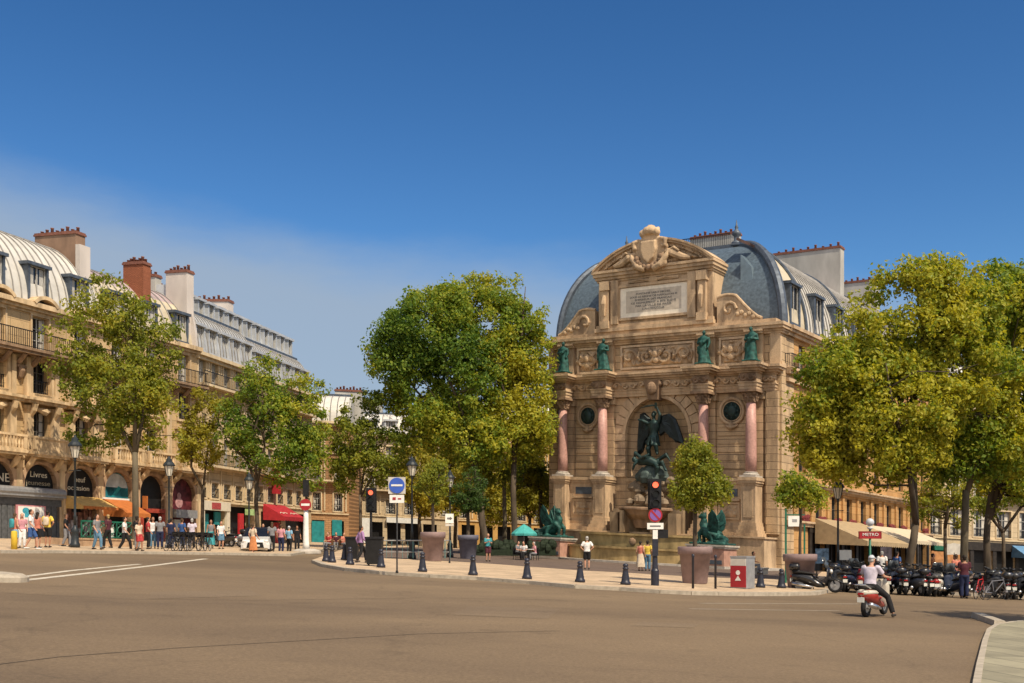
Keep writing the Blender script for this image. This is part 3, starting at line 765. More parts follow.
for sx in (-1, 1):
    for (x_, z_, r_) in ((4.2,23.15,.28),(3.5,23.6,.27),(2.7,23.95,.25),(2.0,24.15,.22)):
        b.tube([(CT+sx*(x_+r_*(1-.07*k)*math.cos(k*.6)), .3+.012*k, z_+r_*(1-.07*k)*math.sin(k*.6)) for k in range(10)], [.09]*8+[.08,.05], 6)
part(b, 'tympanum_relief', M['trimF'], ft)
b = MB(sub(TF, CT, .5, 23.75, 1.1))
b.ball((0,0,.1), (1.05,.35,1.35), 18, 12); b.torus((0,.1,.1), 1.0, .17, 'y', 26, 8)
b.prism([(-.55,.75),(.55,.75),(.6,.1),(.4,-.45),(0,-.8),(-.4,-.45),(-.6,.1)], .2, .52)
for sx in (-1, 1):
    b.tube([(sx*.8,.15,.9),(sx*1.25,.25,.75),(sx*1.2,.25,.3),(sx*.95,.3,.35)], [.16,.2,.16,.1], 8)
    b.tube([(sx*.3,.3,-1.15),(sx*.9,.35,-.95),(sx*1.35,.25,-.35),(sx*1.5,.2,.1)], [.24,.25,.2,.08], 8)
    b.ball((sx*1.1,.2,-.8), (.3,.25,.3), 8, 6); b.ball((sx*.55,.2,1.35), (.28,.25,.28), 8, 6)
b.lathe([(.5,1.2),(.62,1.45),(.55,1.65),(.3,1.8),(.25,1.9)], n=12)
for k in range(6): b.ball((.55*math.cos(k*PI/3),.55*math.sin(k*PI/3)*.6,1.62), .16, 6, 4)
o_ = Vector(TF(10,0,0)); me = remesh(b, 'crest', .07, M['trimF'], 1)
me.transform(Matrix.Translation(-o_)); link('crest', me, ft)
b = MB(TF)
for k, (x_, z_) in enumerate(((0,25.6),(-.35,25.45),(.35,25.45))): b.ball((CT+x_,.5,z_), (.22,.22,.2), 8, 6)
for k in range(9): A = PI + PI*k/8; b.ball((CT+1.0*math.cos(A),.9,23.3+.7*math.sin(A)), (.26,.2,.24), 8, 6)
part(b, 'crest_garland', M['trimD'], ft)
# scroll volutes at the shoulders
for sx in (-1, 1):
    b = MB(sub(TF, CT+sx*5.3, -.3, 18.05)); X = lambda v: sx*v
    prof = [(X(v), 2.0*math.sin(min(PI, .25+ (3.2-v)/3.2*1.75))**.8*(.35+.65*min(1,(3.2-v)/1.7))) for v in [0,.3,.6,.9,1.2,1.5,1.8,2.1,2.4,2.7,3.0,3.2]]
    b.prism([(X(0),0)] + prof + [(X(3.3),0)], -.4, .4)
    b.tube([(p[0], .35, p[1]+.03) for p in prof] + [(X(3.5), .35, .12)], .13, 8)
    sp = [(X(.95)+X(.62-.055*k)*math.cos(k*.62), .45, .95+(.62-.055*k)*math.sin(k*.62)) for k in range(11)]
    b.tube(sp, [.13]*8+[.12,.12,.16], 7)
    for k in range(5): b.ball((X(1.65+k*.3), .42, .55-.07*k + .18*(k % 2)), (.2,.12,.17), 7, 5)
    part(b, 'volute', M['trimF'], ft, False)
# lower tiers: rocks, bowl, stepped basins
b = MB(TF); rnd = random.Random(3)
for i in range(46):
    a = CX + rnd.gauss(0, 1.3); z = rnd.uniform(4.1, 6.5); sc_ = rnd.uniform(.25, .55)
    if abs(a-CX) > 1.9 or z < 4.5: continue
    b.lathe([(sc_*.5,-sc_*.7),(sc_,-.2*sc_),(sc_*.8,.4*sc_),(sc_*.25,.75*sc_)], (a, .55+(6.6-z)*.55+rnd.uniform(-.3,.2), z), rnd.choice((5,6,7)), rot=rnd.random()*3, sy=.7)
part(b, 'cascade_rocks', mat('wet_rock', (.20,.15,.10), .7, .5, 2, .4), ft)
b = MB(TF)
for k, (z, d, r) in enumerate(((4.05, 2.6, 2.15),)):
    half = [(r*math.cos(PI*j/14), r*.75*math.sin(PI*j/14)) for j in range(15)]
    prof = [(1.0,.25),(1.03,.18),(1.03,.05),(.95,0),(.8,-.35),(.55,-.7),(.45,-1.3)]
    b.loft([[(CX+x_*f_, d-.9+y_*f_, z+h_) for x_, y_ in half] for f_, h_ in prof])
part(b, 'upper_bowl', M['trimD'], ft)
b = MB(TF)
for sx in (-1, 1): b.box(CX+sx*1.3-.2, CX+sx*1.3+.2, 2.4, 3.1, 2.4, 4.0); b.box(CX+sx*2.5-.35, CX+sx*2.5+.35, .5, 2.3, 2.3, 3.9)
b.box(CX-3.0, CX+3.0, -.1, 1.6, 2.3, 4.2)
part(b, 'bowl_supports', mat('stained_stone', (.26,.19,.12), .85, .45, 1.8, .3, streak=.4), ft)
b = MB(TF)
def tier(z0, z1, w_, d, cap=.12):
    b.box(CX-w_, CX+w_, -.1, d, z0, z1-cap); b.box(CX-w_-.1, CX+w_+.1, -.1, d+.12, z1-cap, z1)
tier(-.3, 2.45, 9.6, 2.1)
part(b, 'stylobate', M['trimF'], ft)
b = MB(TF)
bow = lambda w_, d, s0, n=20: [(CX + w_*math.cos(PI - PI*i/n)*(1 if True else 1), s0 + (d-s0)*math.sin(PI*i/n)**.55) for i in range(n+1)]
for z0, z1, w_, d in ((1.2,2.3,5.4,3.7),(-.2,1.3,6.2,5.2)):
    o_ = bow(w_, d, 1.9); b.loft([[(x_, y_, z0) for x_, y_ in o_], [(x_, y_, z1-.16) for x_, y_ in o_]], cap=True)
    o2 = bow(w_+.1, d+.12, 1.9); b.loft([[(x_, y_, z1-.16) for x_, y_ in o2], [(x_, y_, z1) for x_, y_ in o2]], cap=True)
part(b, 'stepped_basin', mat('basin_stone', (.36,.26,.12), .85, .45, 1.6, .3, streak=.4), ft)
b = MB(TF); o_ = bow(5.7, 4.8, 2.2); b.add([(x_, y_, 1.315) for x_, y_ in o_], [list(range(len(o_)))]); part(b, 'water', M['water'], ft)
b = MB(TF); o_ = bow(7.6, 6.2, 1.8); b.loft([[(x_, y_, -.2) for x_, y_ in o_], [(x_, y_, .27) for x_, y_ in o_]]); b.box(CX-10, CX+10, -.1, 3.0, -.3, .3); part(b, 'plinth_step', M['greystone'], ft)
b = MB(TF); b.ball((CX, 3.75, 1.7), (.3,.15,.3)); b.ball((CX-2.2,3.35,1.7), (.25,.15,.25)); b.ball((CX+2.2,3.35,1.7), (.25,.15,.25)); part(b, 'spout_masks', M['trimD'], ft)

# ---------------------------------------------------------------- bronze figures
def figure_mesh(b, robe=True, ph=0., armL='down', armR='bent', stride=.0, n=22):
    """standing draped figure 2.5 m high in the local frame of b (y is forward)"""
    prof = [(0.08,.50,.42),(.35,.46,.38),(.8,.40,.32),(1.15,.36,.28),(1.42,.31,.23),(1.7,.36,.25),(1.95,.37,.24),(2.07,.24,.18),(2.12,.11,.11),(2.2,.09,.1)]
    rings = []
    for z, rx, ry in prof:
        fold = .11 if z < 1.3 else .04
        sh = .07*math.sin(z*1.5 + ph)
        rings.append([(sh + rx*math.cos(2*PI*j/n)*(1+fold*math.sin(5*2*PI*j/n + ph + z)), ry*math.sin(2*PI*j/n)*(1+fold*math.cos(4*2*PI*j/n + ph*2)), z) for j in range(n)])
    b.loft(rings)
    b.ball((.05*math.sin(ph), .04, 2.33), (.13,.15,.18), 10, 8); b.ball((.05*math.sin(ph), .18, 2.31), .035, 5, 4)
    for s_, pose in ((-1, armL), (1, armR)):
        sh = (s_*.36, 0, 1.95)
        if pose == 'down': pts = [sh, (s_*.46, .05, 1.55), (s_*.38, .18, 1.2)]
        elif pose == 'bent': pts = [sh, (s_*.5, .02, 1.55), (s_*.1, .36, 1.6)]
        else: pts = [sh, (s_*.55, .12, 2.2), (s_*.35, .2, 2.65)]
        b.tube(pts, [.12,.1,.07], 8); b.ball(pts[-1], .09, 6, 5)
    b.tube([(.35,.1,1.9),(.1,.3,1.6),(-.3,.25,1.2),(-.45,.1,.8)], [.1,.13,.13,.08], 7)
    b.box(-.55,.55,-.5,.5,-.02,.1)
stz = 14.95
for i, (a, ph, aL, aR, lab) in enumerate(((cols[0], .3, 'bent', 'down', 'green bronze draped statue above the far left pink column'), (cols[1], 1.7, 'down', 'bent', 'green bronze draped statue above the pink column left of the arch'),
        (cols[2], 2.9, 'bent', 'down', 'green bronze draped statue above the pink column right of the arch'), (cols[3], 4.2, 'bent', 'bent', 'green bronze draped statue with folded arms above the far right column'))):
    b = MB(sub(TF, a, .85, stz)); figure_mesh(b, True, ph, aL, aR)
    o_ = Vector(TF(a, .85, stz)); me = remesh(b, 'statue', .045, M['verdigris'], 1); me.transform(Matrix.Translation(-o_))
    tag(link('statue', me, None, o_), lab, 'statue', 'bronze statues along the attic')
def limbs(b, L_):
    for pts, rad in L_: b.tube(pts, rad, 8)
SA = thing('archangel_statue', 'dark bronze winged archangel raising a sword over a fallen devil on rocks in the niche', 'statue', TF(CX, .5, 6.6))
so = Vector(TF(CX, .5, 6.6))
T_ = sub(TF, CX, .55, 6.6)
b = MB(T_)
b.loft([[(x_*rx+.02*math.cos(5*t_)+ox, oy+ry*x2, z) for t_, x_, x2 in [(2*PI*j/18, math.cos(2*PI*j/18), math.sin(2*PI*j/18)) for j in range(18)]]
        for z, rx, ry, ox, oy in ((2.75,.46,.4,0,.05),(3.1,.44,.36,0,.05),(3.45,.34,.28,.02,.08),(3.8,.42,.3,.04,.1),(4.15,.46,.3,.05,.1),(4.35,.3,.22,.06,.1),(4.42,.13,.13,.06,.1),(4.6,.12,.12,.06,.12))])
b.ball((.04,.16,4.78), (.17,.2,.24), 10, 8); b.ball((.04,.02,4.92), (.19,.22,.2), 8, 6)
limbs(b, [([(-.2,.1,2.8),(-.3,.35,2.2),(-.28,.15,1.6),(-.3,.3,1.55)], [.24,.2,.13,.1]), ([(.2,.1,2.8),(.38,.45,2.45),(.42,.25,1.85),(.45,.42,1.8)], [.24,.2,.13,.1]),
          ([(.45,.1,4.2),(.62,.15,4.75),(.42,.25,5.25),(.4,.28,5.4)], [.16,.14,.1,.08]), ([(-.42,.1,4.15),(-.85,.3,4.35),(-1.2,.35,4.45)], [.16,.13,.08])])
for k in range(9):
    A = 2*PI*k/9; b.tube([(.33*math.cos(A), .1+.28*math.sin(A), 3.1), (.52*math.cos(A), .1+.45*math.sin(A), 2.45)], [.12,.09], 6)
b.tube([(-.3,-.1,4.2),(-.9,-.25,3.6),(-.8,-.3,2.9),(-.5,-.2,2.3)], [.2,.3,.25,.1], 8)
me = remesh(b, 'figure', .05, M['bronze'], 1); me.transform(Matrix.Translation(-so)); link('figure', me, SA)
for sx, pts in ((1, [(.15,4.1),(.6,4.75),(1.2,4.9),(1.75,4.5),(2.05,3.8),(2.35,3.0),(2.45,2.55),(1.9,2.7),(1.35,3.1),(.9,3.5),(.45,3.2)]),
                (-1, [(.15,4.1),(.45,4.6),(.95,5.05),(1.3,4.9),(1.42,4.2),(1.5,3.3),(1.55,2.4),(1.5,1.7),(1.1,2.0),(.85,2.7),(.5,3.1)])):
    b = MB(T_); c_ = (.75*sx, 3.9)
    P = [(sx*x_, z_) for x_, z_ in pts]; n = len(P)
    b.loft([[(x_, -.28, z_) for x_, z_ in P], [(x_*1.0, -.12, z_) for x_, z_ in P], [(c_[0]+(x_-c_[0])*.85, .02, c_[1]+(z_-c_[1])*.85) for x_, z_ in P]])
    for k in range(3, n-1): b.tube([(c_[0], -.02, c_[1]+.35), (P[k][0]*.97, -.1, P[k][1])], [.14,.05], 6)
    part(b, 'wing', M['darkbronze'], SA)
b = MB(T_); b.tube([(.4,.3,5.42),(.1,.32,5.5),(-.5,.35,5.42),(-1.0,.4,5.3)], [.05,.07,.06,.02], 6); b.box(.28,.36,.2,.42,5.25,5.7); part(b, 'sword', M['bronze'], SA)
b = MB(T_)
b.tube([(-1.0,.6,1.15),(-.5,.75,1.3),(.1,.75,1.25),(.7,.65,1.0)], [.25,.38,.36,.28], 10); b.ball((-1.25,.8,1.35), (.2,.22,.24))
limbs(b, [([(-.8,.8,1.35),(-1.15,1.0,.95),(-1.3,.95,.55)], [.14,.11,.08]), ([(-.6,.9,1.3),(-.1,1.25,1.55),(.2,1.1,1.75)], [.14,.1,.07]),
          ([(.7,.7,1.0),(1.2,.9,1.15),(1.45,.8,.55),(1.6,.9,.5)], [.2,.17,.11,.08]), ([(.6,.85,.95),(.95,1.15,.7),(.75,1.1,.2)], [.2,.16,.1]),
          ([(-.7,.4,1.4),(-1.5,.2,1.9),(-1.75,.1,1.3)], [.12,.2,.05]), ([(.3,.4,1.2),(1.25,.3,1.75),(1.6,.3,1.2)], [.12,.2,.05])])
me = remesh(b, 'fallen_devil', .05, M['bronze'], 1); me.transform(Matrix.Translation(-so)); link('fallen_devil', me, SA)
b = MB(T_)
rnd = random.Random(5)
for x_, y_, z_, r_ in ((0,.3,.45,.85),(-.6,.4,.3,.65),(.7,.4,.35,.7),(-.3,.7,.1,.65),(.4,.8,.0,.55),(1.0,.3,.1,.5),(-1.0,.4,.1,.45),(.1,.1,.9,.65)):
    b.lathe([(r_*.6,-r_*.8),(r_,-.2*r_),(r_*.85,.3*r_),(r_*.4,.75*r_)], (x_,y_,z_), 7, rot=rnd.random()*3, sy=.75)
part(b, 'rock', mat('rock_bronze', (.06,.085,.08), .7, .5, 2.5, .4), SA)
# dragons on their pedestals
def dragon(a, d, sx, lab, labp):
    z0 = 1.75
    T2 = sub(TF, a, d, 0)
    p = thing('dragon_pedestal', labp, 'pedestal', TF(a, d, 0), 'pedestals of the two dragons')
    b = MB(T2); b.box(-1.35,1.35,-1.0,1.0,.25,1.55); part(b, 'block', mat('pink_block', (.42,.24,.18), .7, .2, 3, .1), p)
    b = MB(T2); b.box(-1.5,1.5,-1.15,1.15,-.1,.12); b.box(-1.44,1.44,-1.08,1.08,.12,.3); b.box(-1.45,1.45,-1.1,1.1,1.5,1.62); b.box(-1.52,1.52,-1.17,1.17,1.62,1.74); part(b, 'moulding', M['greystone'], p)
    b = MB(T2); b.box(-1.2,1.2,1.0,1.05,.42,.7); part(b, 'moss_band', M['lead'], p)
    q = thing('dragon_statue', lab, 'statue', TF(a, d, z0), 'bronze dragons beside the basin')
    qo = Vector(TF(a, d, z0)); T3 = sub(TF, a, d, z0); X = lambda v: sx*v
    b = MB(T3); b.box(-1.35,1.35,-.95,.95,0,.14)
    b.tube([(X(-.6),0,.5),(X(-.1),0,.62),(X(.4),.05,.95),(X(.65),.1,1.45),(X(.55),.15,1.8)], [.42,.5,.46,.3,.2], 12)
    b.ball((X(.6),.2,1.98), (.26,.22,.26), 10, 8); b.tube([(X(.65),.25,1.95),(X(.92),.3,1.9)], [.16,.1], 7)
    b.tube([(X(.5),.1,2.1),(X(.42),.05,2.35)], [.07,.02]); b.tube([(X(.66),.1,2.1),(X(.72),.05,2.33)], [.07,.02])
    for yy in (-.3, .35):
        limbs(b, [([(X(.45),yy,1.1),(X(.85),yy,.75),(X(.8),yy*1.1,.15),(X(1.1),yy*1.1,.14)], [.22,.16,.12,.1]), ([(X(-.5),yy,.55),(X(-.05),yy*1.4,.75),(X(-.25),yy*1.5,.2),(X(.15),yy*1.5,.14)], [.3,.26,.15,.1])])
    b.tube([(X(-.7),.1,.45),(X(-1.15),.3,.35),(X(-1.25),.7,.25),(X(-.7),.85,.22),(X(-.4),.8,.3)], [.3,.24,.18,.12,.05], 8)
    me = remesh(b, 'body', .05, M['verdigris'], 1); me.transform(Matrix.Translation(-qo)); link('body', me, q)
    for yy, lean in ((-.3,-.25), (.3,.3)):
        b = MB(T3); P = [(X(.3),.95),(X(.05),1.5),(X(-.1),2.1),(X(-.35),2.45),(X(-.6),2.1),(X(-.75),1.6),(X(-.7),1.1),(X(-.3),.7)]
        b.loft([[(x_, yy-.06+lean*(z_-.7), z_) for x_, z_ in P], [(x_, yy+.06+lean*(z_-.7), z_) for x_, z_ in P]])
        for k in (2,3,4,5): b.tube([(X(.1),yy+.05,.95), (P[k][0], yy+.05+lean*(P[k][1]-.7), P[k][1])], [.1,.05], 6)
        part(b, 'wing', M['verdigris'], q)
dragon(3.25, 4.3, 1, 'green bronze winged dragon crouching on the pedestal left of the basin', 'stone pedestal under the left dragon, pink block with grey mouldings')
dragon(16.75, 4.3, -1, 'green bronze winged dragon crouching behind the planter tree, right of the basin', 'stone pedestal under the right dragon, partly behind the grey planter')

# ================================================================ the building behind the fountain
SF = frame((OF[0]+U_F[0]*20, OF[1]+U_F[1]*20), U_S, N_S)
pv = thing('corner_building', 'stone corner building with domed slate and zinc roof behind the fountain', 'building', TF(10, -8, 0))
LEN = 36
def window(tf, parent, a0, a1, z0, z1, d, fm, bars=(1, 2), curtain=False, fw=.07, sill=True):
    b = MB(tf); y0, y1 = d-.06, d+.02
    frame_rect(b, a0+fw, a1-fw, z0+fw, z1-fw, fw, y0, y1)
    nx, nz_ = bars
    for i in range(1, nx+1):
        x_ = a0 + (a1-a0)*i/(nx+1); b.box(x_-fw*.5, x_+fw*.5, y0+.01, y1-.005, z0+fw, z1-fw)
    for j in range(1, nz_+1):
        z_ = z0 + (z1-z0)*j/(nz_+1); b.box(a0+fw, a1-fw, y0+.012, y1-.009, z_-fw*.3, z_+fw*.3)
    wd = part(b, 'window', fm, parent)
    b = MB(tf); b.box(a0+.01, a1-.01, d-.09, d-.065, z0+.01, z1-.01); part(b, 'pane', M['glass'], wd)
    if curtain:
        b = MB(tf); q = (a1-a0)*.3
        b.box(a0+.06, a0+q, d-.062, d-.058, z0+.1, z1-.1); b.box(a1-q, a1-.06, d-.062, d-.058, z0+.1, z1-.1); part(b, 'curtain', M['curtain'], wd)
    if sill:
        b = MB(tf); b.box(a0-.12, a1+.12, d-.1, d+.42, z0-.14, z0-.004); part(b, 'sill', M['trimF'], wd)
    return wd
def railing(tf, parent, a0, a1, z, h, d, m=None, name='railing', side=0.6):
    b = MB(tf)
    b.box(a0, a1, d-.03, d+.03, z+h-.06, z+h); b.box(a0, a1, d-.02, d+.02, z+.06, z+.1)
    n_ = max(2, int((a1-a0)/.16))
    for i in range(n_+1):
        x_ = a0 + (a1-a0)*i/n_; b.box(x_-.014, x_+.014, d-.014, d+.014, z, z+h-.05)
    if side:
        for x_ in (a0, a1):
            b.box(x_-.02, x_+.02, d-side, d, z+h-.055, z+h-.003)
            for k in range(1, 4): b.box(x_-.012, x_+.012, d-side*k/4-.012, d-side*k/4+.012, z, z+h-.05)
    return part(b, name, m or M['iron'], parent)
sw = [(3.2+3.3*i, 4.45+3.3*i) for i in range(10)]
ops = [(a, c, 4.0, 5.95) for a, c in sw] + [(a, c, 7.4, 9.7) for a, c in sw] + [(a, c, 10.9, 13.1) for a, c in sw] + [(a, c, 14.9, 16.7) for a, c in sw] + [(a, c, 14.9, 16.7) for a, c in [(.9, 1.9)]]
gops = [(5.5+3.3*i, 8.3+3.3*i, .15, 3.3) for i in range(9)]
b = MB(SF); b.wall(0, LEN, 0, 17.3, ops + gops, -.05, .35)
for i in range(11): b.box(2.0+3.3*i, 2.35+3.3*i, -.1, .1, 3.7, 6.1)
b.box(LEN-.5, LEN, -12, -.06, 0, 17.3)
part(b, 'wall', M['stoneS'], pv)
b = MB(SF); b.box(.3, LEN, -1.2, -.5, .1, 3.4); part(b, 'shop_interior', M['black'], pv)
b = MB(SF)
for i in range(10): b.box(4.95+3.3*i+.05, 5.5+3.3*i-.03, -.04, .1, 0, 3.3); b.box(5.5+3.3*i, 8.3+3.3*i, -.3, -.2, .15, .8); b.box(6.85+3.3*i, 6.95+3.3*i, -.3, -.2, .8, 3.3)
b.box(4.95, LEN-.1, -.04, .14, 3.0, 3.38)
part(b, 'shopfront', mat('shop_shade', (.03,.025,.022), .5, .4, 4), pv)  # dark panels over the piers put the shade under the awnings into colour
b = MB(SF)
for z0, z1, p in ((3.4,3.65,.2),(3.65,3.8,.35),(6.2,6.35,.12),(6.35,6.55,.4),(6.55,6.7,.55),(10.2,10.45,.2),(13.7,13.95,.25),(14.25,14.5,.35),(14.5,14.7,.55),(17.0,17.25,.25),(17.25,17.45,.45),(17.45,17.7,.6)):
    b.box(.75, LEN+.1, -.3, p, z0, z1)
part(b, 'cornices', M['trimF'], pv)
for (a0, a1, z0, z1) in ops: window(SF, pv, a0, a1, z0, z1, -.3, M['frame_d'], (1, 1), z0 > 14, sill=False)
for a0, a1 in [(.6, 2.3)] + [(s[0]-.3, s[1]+.3) for s in sw[:4]]: railing(SF, pv, a0, a1, 14.72, .95, .5)
rnd = random.Random(8)
for a0, a1 in sw:
    b = MB(SF)
    for k in range(7): b.ball((a0+.1+(a1-a0-.2)*k/6, .22, 4.02+rnd.random()*.12), (.2,.16,.2), 6, 4)
    b.box(a0, a1, .08, .34, 3.8, 3.95)
    part(b, 'flower_box', mat('flowers', (.16,.03,.03), .8, .6, 9), pv)
# roof: front dome and long curved mansard on the right
H_, D_ = 7.4, 5.0; PL, PR = 3.4, 6.0; Z0 = 17.72; n = 16
th = [PI/2*i/n for i in range(n+1)]
ring = [(.35+PL*(1-math.cos(t_)), 19.75-PR*(1-math.cos(t_)), -.9-D_*(1-math.cos(t_)), Z0+H_*math.sin(t_)) for t_ in th]
b = MB(TF)
for (l0, r0, d0, z0), (l1, r1, d1, z1) in zip(ring, ring[1:]):
    b.quad((l0,d0,z0), (r0,d0,z0), (r1,d1,z1), (l1,d1,z1))
part(b, 'front_dome', M['slate'], pv)
b = MB(TF)
for (l0, r0, d0, z0), (l1, r1, d1, z1) in zip(ring, ring[1:]):
    b.quad((l0,d0,z0), (l0,-20,z0), (l1,-20,z1), (l1,d1,z1))
part(b, 'left_roof', M['zinc'], pv)
def side_pt(s, i, off=0.): 
    t_ = th[i]; return (19.75-PR*(1-math.cos(t_))+off*math.cos(t_)*.9, -s, Z0+H_*math.sin(t_)+off*math.sin(t_))
def side_strip(name, s0, s1, m, seams, i0=0, i1=n):
    b = MB(TF)
    for i in range(i0, i1):
        q0 = max(s0, -ring[i][2]) if s0 < 6 else s0; q1 = max(s0, -ring[i+1][2]) if s0 < 6 else s0
        b.quad(side_pt(q0,i), side_pt(s1,i), side_pt(s1,i+1), side_pt(q1,i+1))
    rf_ = part(b, name, m, pv); k = s0 + .3; b = MB(TF)
    while seams and k < s1:
        b.tube([side_pt(k,i,.05) for i in range(i0, i1+1)], .05, 4); k += seams
    if seams: part(b, 'roof_seams', M['seam'], rf_)
side_strip('roof_end_bay', .9, 5.0, M['zincW'], 0)
side_strip('zinc_roof', 5.0, LEN, M['zinc'], .62, 0, 11)
side_strip('upper_roof', 5.0, LEN, M['zincP'], 1.1, 11, n)
b = MB(TF); b.box(ring[-1][0], ring[-1][1], -LEN, ring[-1][2], Z0+H_-.1, Z0+H_+.12); part(b, 'roof_top', M['lead'], pv)
b = MB(TF)
b.tube([(r+.02, d+.05, z+.05) for l, r, d, z in ring], .34, 8); b.tube([(l-.02, d+.05, z+.05) for l, r, d, z in ring], .3, 8)
b.tube([side_pt(5.0, i, .1) for i in range(n+1)], .13, 6)
b.box(ring[-1][0]-.2, ring[-1][1]+.2, ring[-1][2]-.3, ring[-1][2]+.25, Z0+H_, Z0+H_+.35)
b.tube([side_pt(14.5, i, .12) for i in range(n+1)], .1, 6); b.tube([side_pt(23., i, .12) for i in range(n+1)], .1, 6)
part(b, 'roof_ribs', M['lead'], pv)
for a in (ring[-1][0], ring[-1][1]):
    b = MB(sub(TF, a, ring[-1][2], Z0+H_+.3, .78)); b.lathe([(.55,0),(.5,.25),(.28,.4),(.25,.8),(.42,1.0),(.46,1.2),(.25,1.45),(.12,1.6),(.2,1.75),(.1,1.95),(.03,2.5)], n=10); part(b, 'finial', M['lead'], pv, True)
b = MB(TF)   # metal rim of the dark opening behind the tablet
b.prism([(16.1,18.2),(17.6,18.2),(16.95,22.4),(16.1,23.4)], -2.4, -1.6); part(b, 'dome_panel', mat('dome_glass', (.16,.22,.27), .3, .2, 2, metal=.3), pv)
for k, s in enumerate((3.0, 7.6, 11.8, 16.2, 20.6)):    # dormers
    zb, zt = 18.25, 21.0
    b = MB(SF); d0 = -.2
    b.box(s-.95, s-.72, -2.6, d0, zb, zt); b.box(s+.72, s+.95, -2.6, d0, zb, zt); b.box(s-1.05, s+1.05, -2.8, d0+.12, zt, zt+.2); b.box(s-.95, s+.95, -1.4, d0, zb-.35, zb)
    dm = part(b, 'dormer', M['lead'], pv)
    b = MB(SF); b.box(s-.72, s+.72, d0-.25, d0-.2, zb, zt); part(b, 'pane', M['glass'], dm)
    b = MB(SF); b.box(s-.04, s+.04, d0-.2, d0-.14, zb, zt); frame_rect(b, s-.66, s+.66, zb+.06, zt-.06, .06, d0-.2, d0-.13); part(b, 'frame', M['frame_w'], dm)
b = MB(TF)
for s0, s1, i in ((2.2,3.0,11),(6.2,8.0,12),(10.5,12.2,12),(15.5,17.5,12),(20,22,12)):
    p = [side_pt(s0,i,.1), side_pt(s1,i,.1), side_pt(s1,i+2,.1), side_pt(s0,i+2,.1)]; p2 = [side_pt(s0,i,-.1), side_pt(s1,i,-.1), side_pt(s1,i+2,-.1), side_pt(s0,i+2,-.1)]
    b.hexa(p2 + p)
part(b, 'skylights', mat('skylight', (.10,.06,.05), .3, .5, 1.5), pv)
def chimney(tf, parent, a0, a1, d0, d1, z0, z1, m, npots, capm=None):
    b = MB(tf); b.box(a0, a1, d0, d1, z0, z1-.22); c = part(b, 'chimney', m, parent)
    b = MB(tf); b.box(a0-.07, a1+.07, d0-.07, d1+.07, z1-.22, z1-.1); b.box(a0-.03, a1+.03, d0-.03, d1+.03, z1-.1, z1); part(b, 'coping', capm or M['pot'], c)
    la, ld = a1-a0, d1-d0
    for i in range(npots):
        f_ = (i+.5)/npots
        x_, y_ = (a0+la*f_, (d0+d1)/2) if la > ld else ((a0+a1)/2, d0+ld*f_)
        hh = .22 + .2*((i*7) % 3)/2
        b = MB(sub(tf, x_, y_, z1)); b.lathe([(.12,-.02),(.10,hh*.8),(.125,hh*.86),(.125,hh)], n=7); part(b, 'chimney_pot', M['pot'], c, True)
    return c
chimney(TF, pv, 10.7, 16.9, -20.9, -20.0, 22, 28.4, M['plasterG'], 9)
chimney(TF, pv, 12.6, 16.0, -33, -32.1, 20, 28.2, M['plasterG'], 6)
chimney(TF, pv, 8.4, 12.6, -9.2, -8.4, 24.5, 27.3, M['plasterG'], 9)
railing(TF, pv, 8.2, 13.0, Z0+H_+.35, 1.1, -6.3, name='roof_railing', side=0)
def awning(tf, parent, a0, a1, d0, d1, z1, z0, m, val=.3, name='awning', vm=None):
    b = MB(tf); t_ = .05
    b.hexa([(a0,d0,z1-t_),(a1,d0,z1-t_),(a1,d1,z0-t_),(a0,d1,z0-t_),(a0,d0,z1),(a1,d0,z1),(a1,d1,z0),(a0,d1,z0)])
    b.add([(a0,d0,z1-t_),(a0,d1,z0-t_),(a0,d1,z0-val),(a0,d0,z0-val),(a0+.03,d0,z1-t_),(a0+.03,d1,z0-t_),(a0+.03,d1,z0-val),(a0+.03,d0,z0-val)], [(0,1,2,3),(7,6,5,4),(0,4,5,1),(2,6,7,3)])
    aw = part(b, name, m, parent)
    b = MB(tf); k = int((a1-a0)/.25)
    for i in range(k):
        x0_, x1_ = a0+(a1-a0)*i/k, a0+(a1-a0)*(i+1)/k
        b.box(x0_, x1_-.01, d1, d1+.03, z0-val+.05*(i % 2), z0-.003)
    part(b, 'valance', vm or m, aw)
    return aw
aw = awning(SF, pv, 5.5, 15.5, .3, 4.2, 4.1, 2.55, M['awntan'], .35)
awning(SF, pv, 15.8, 29, .3, 3.4, 4.0, 2.9, M['awncream'], .3)
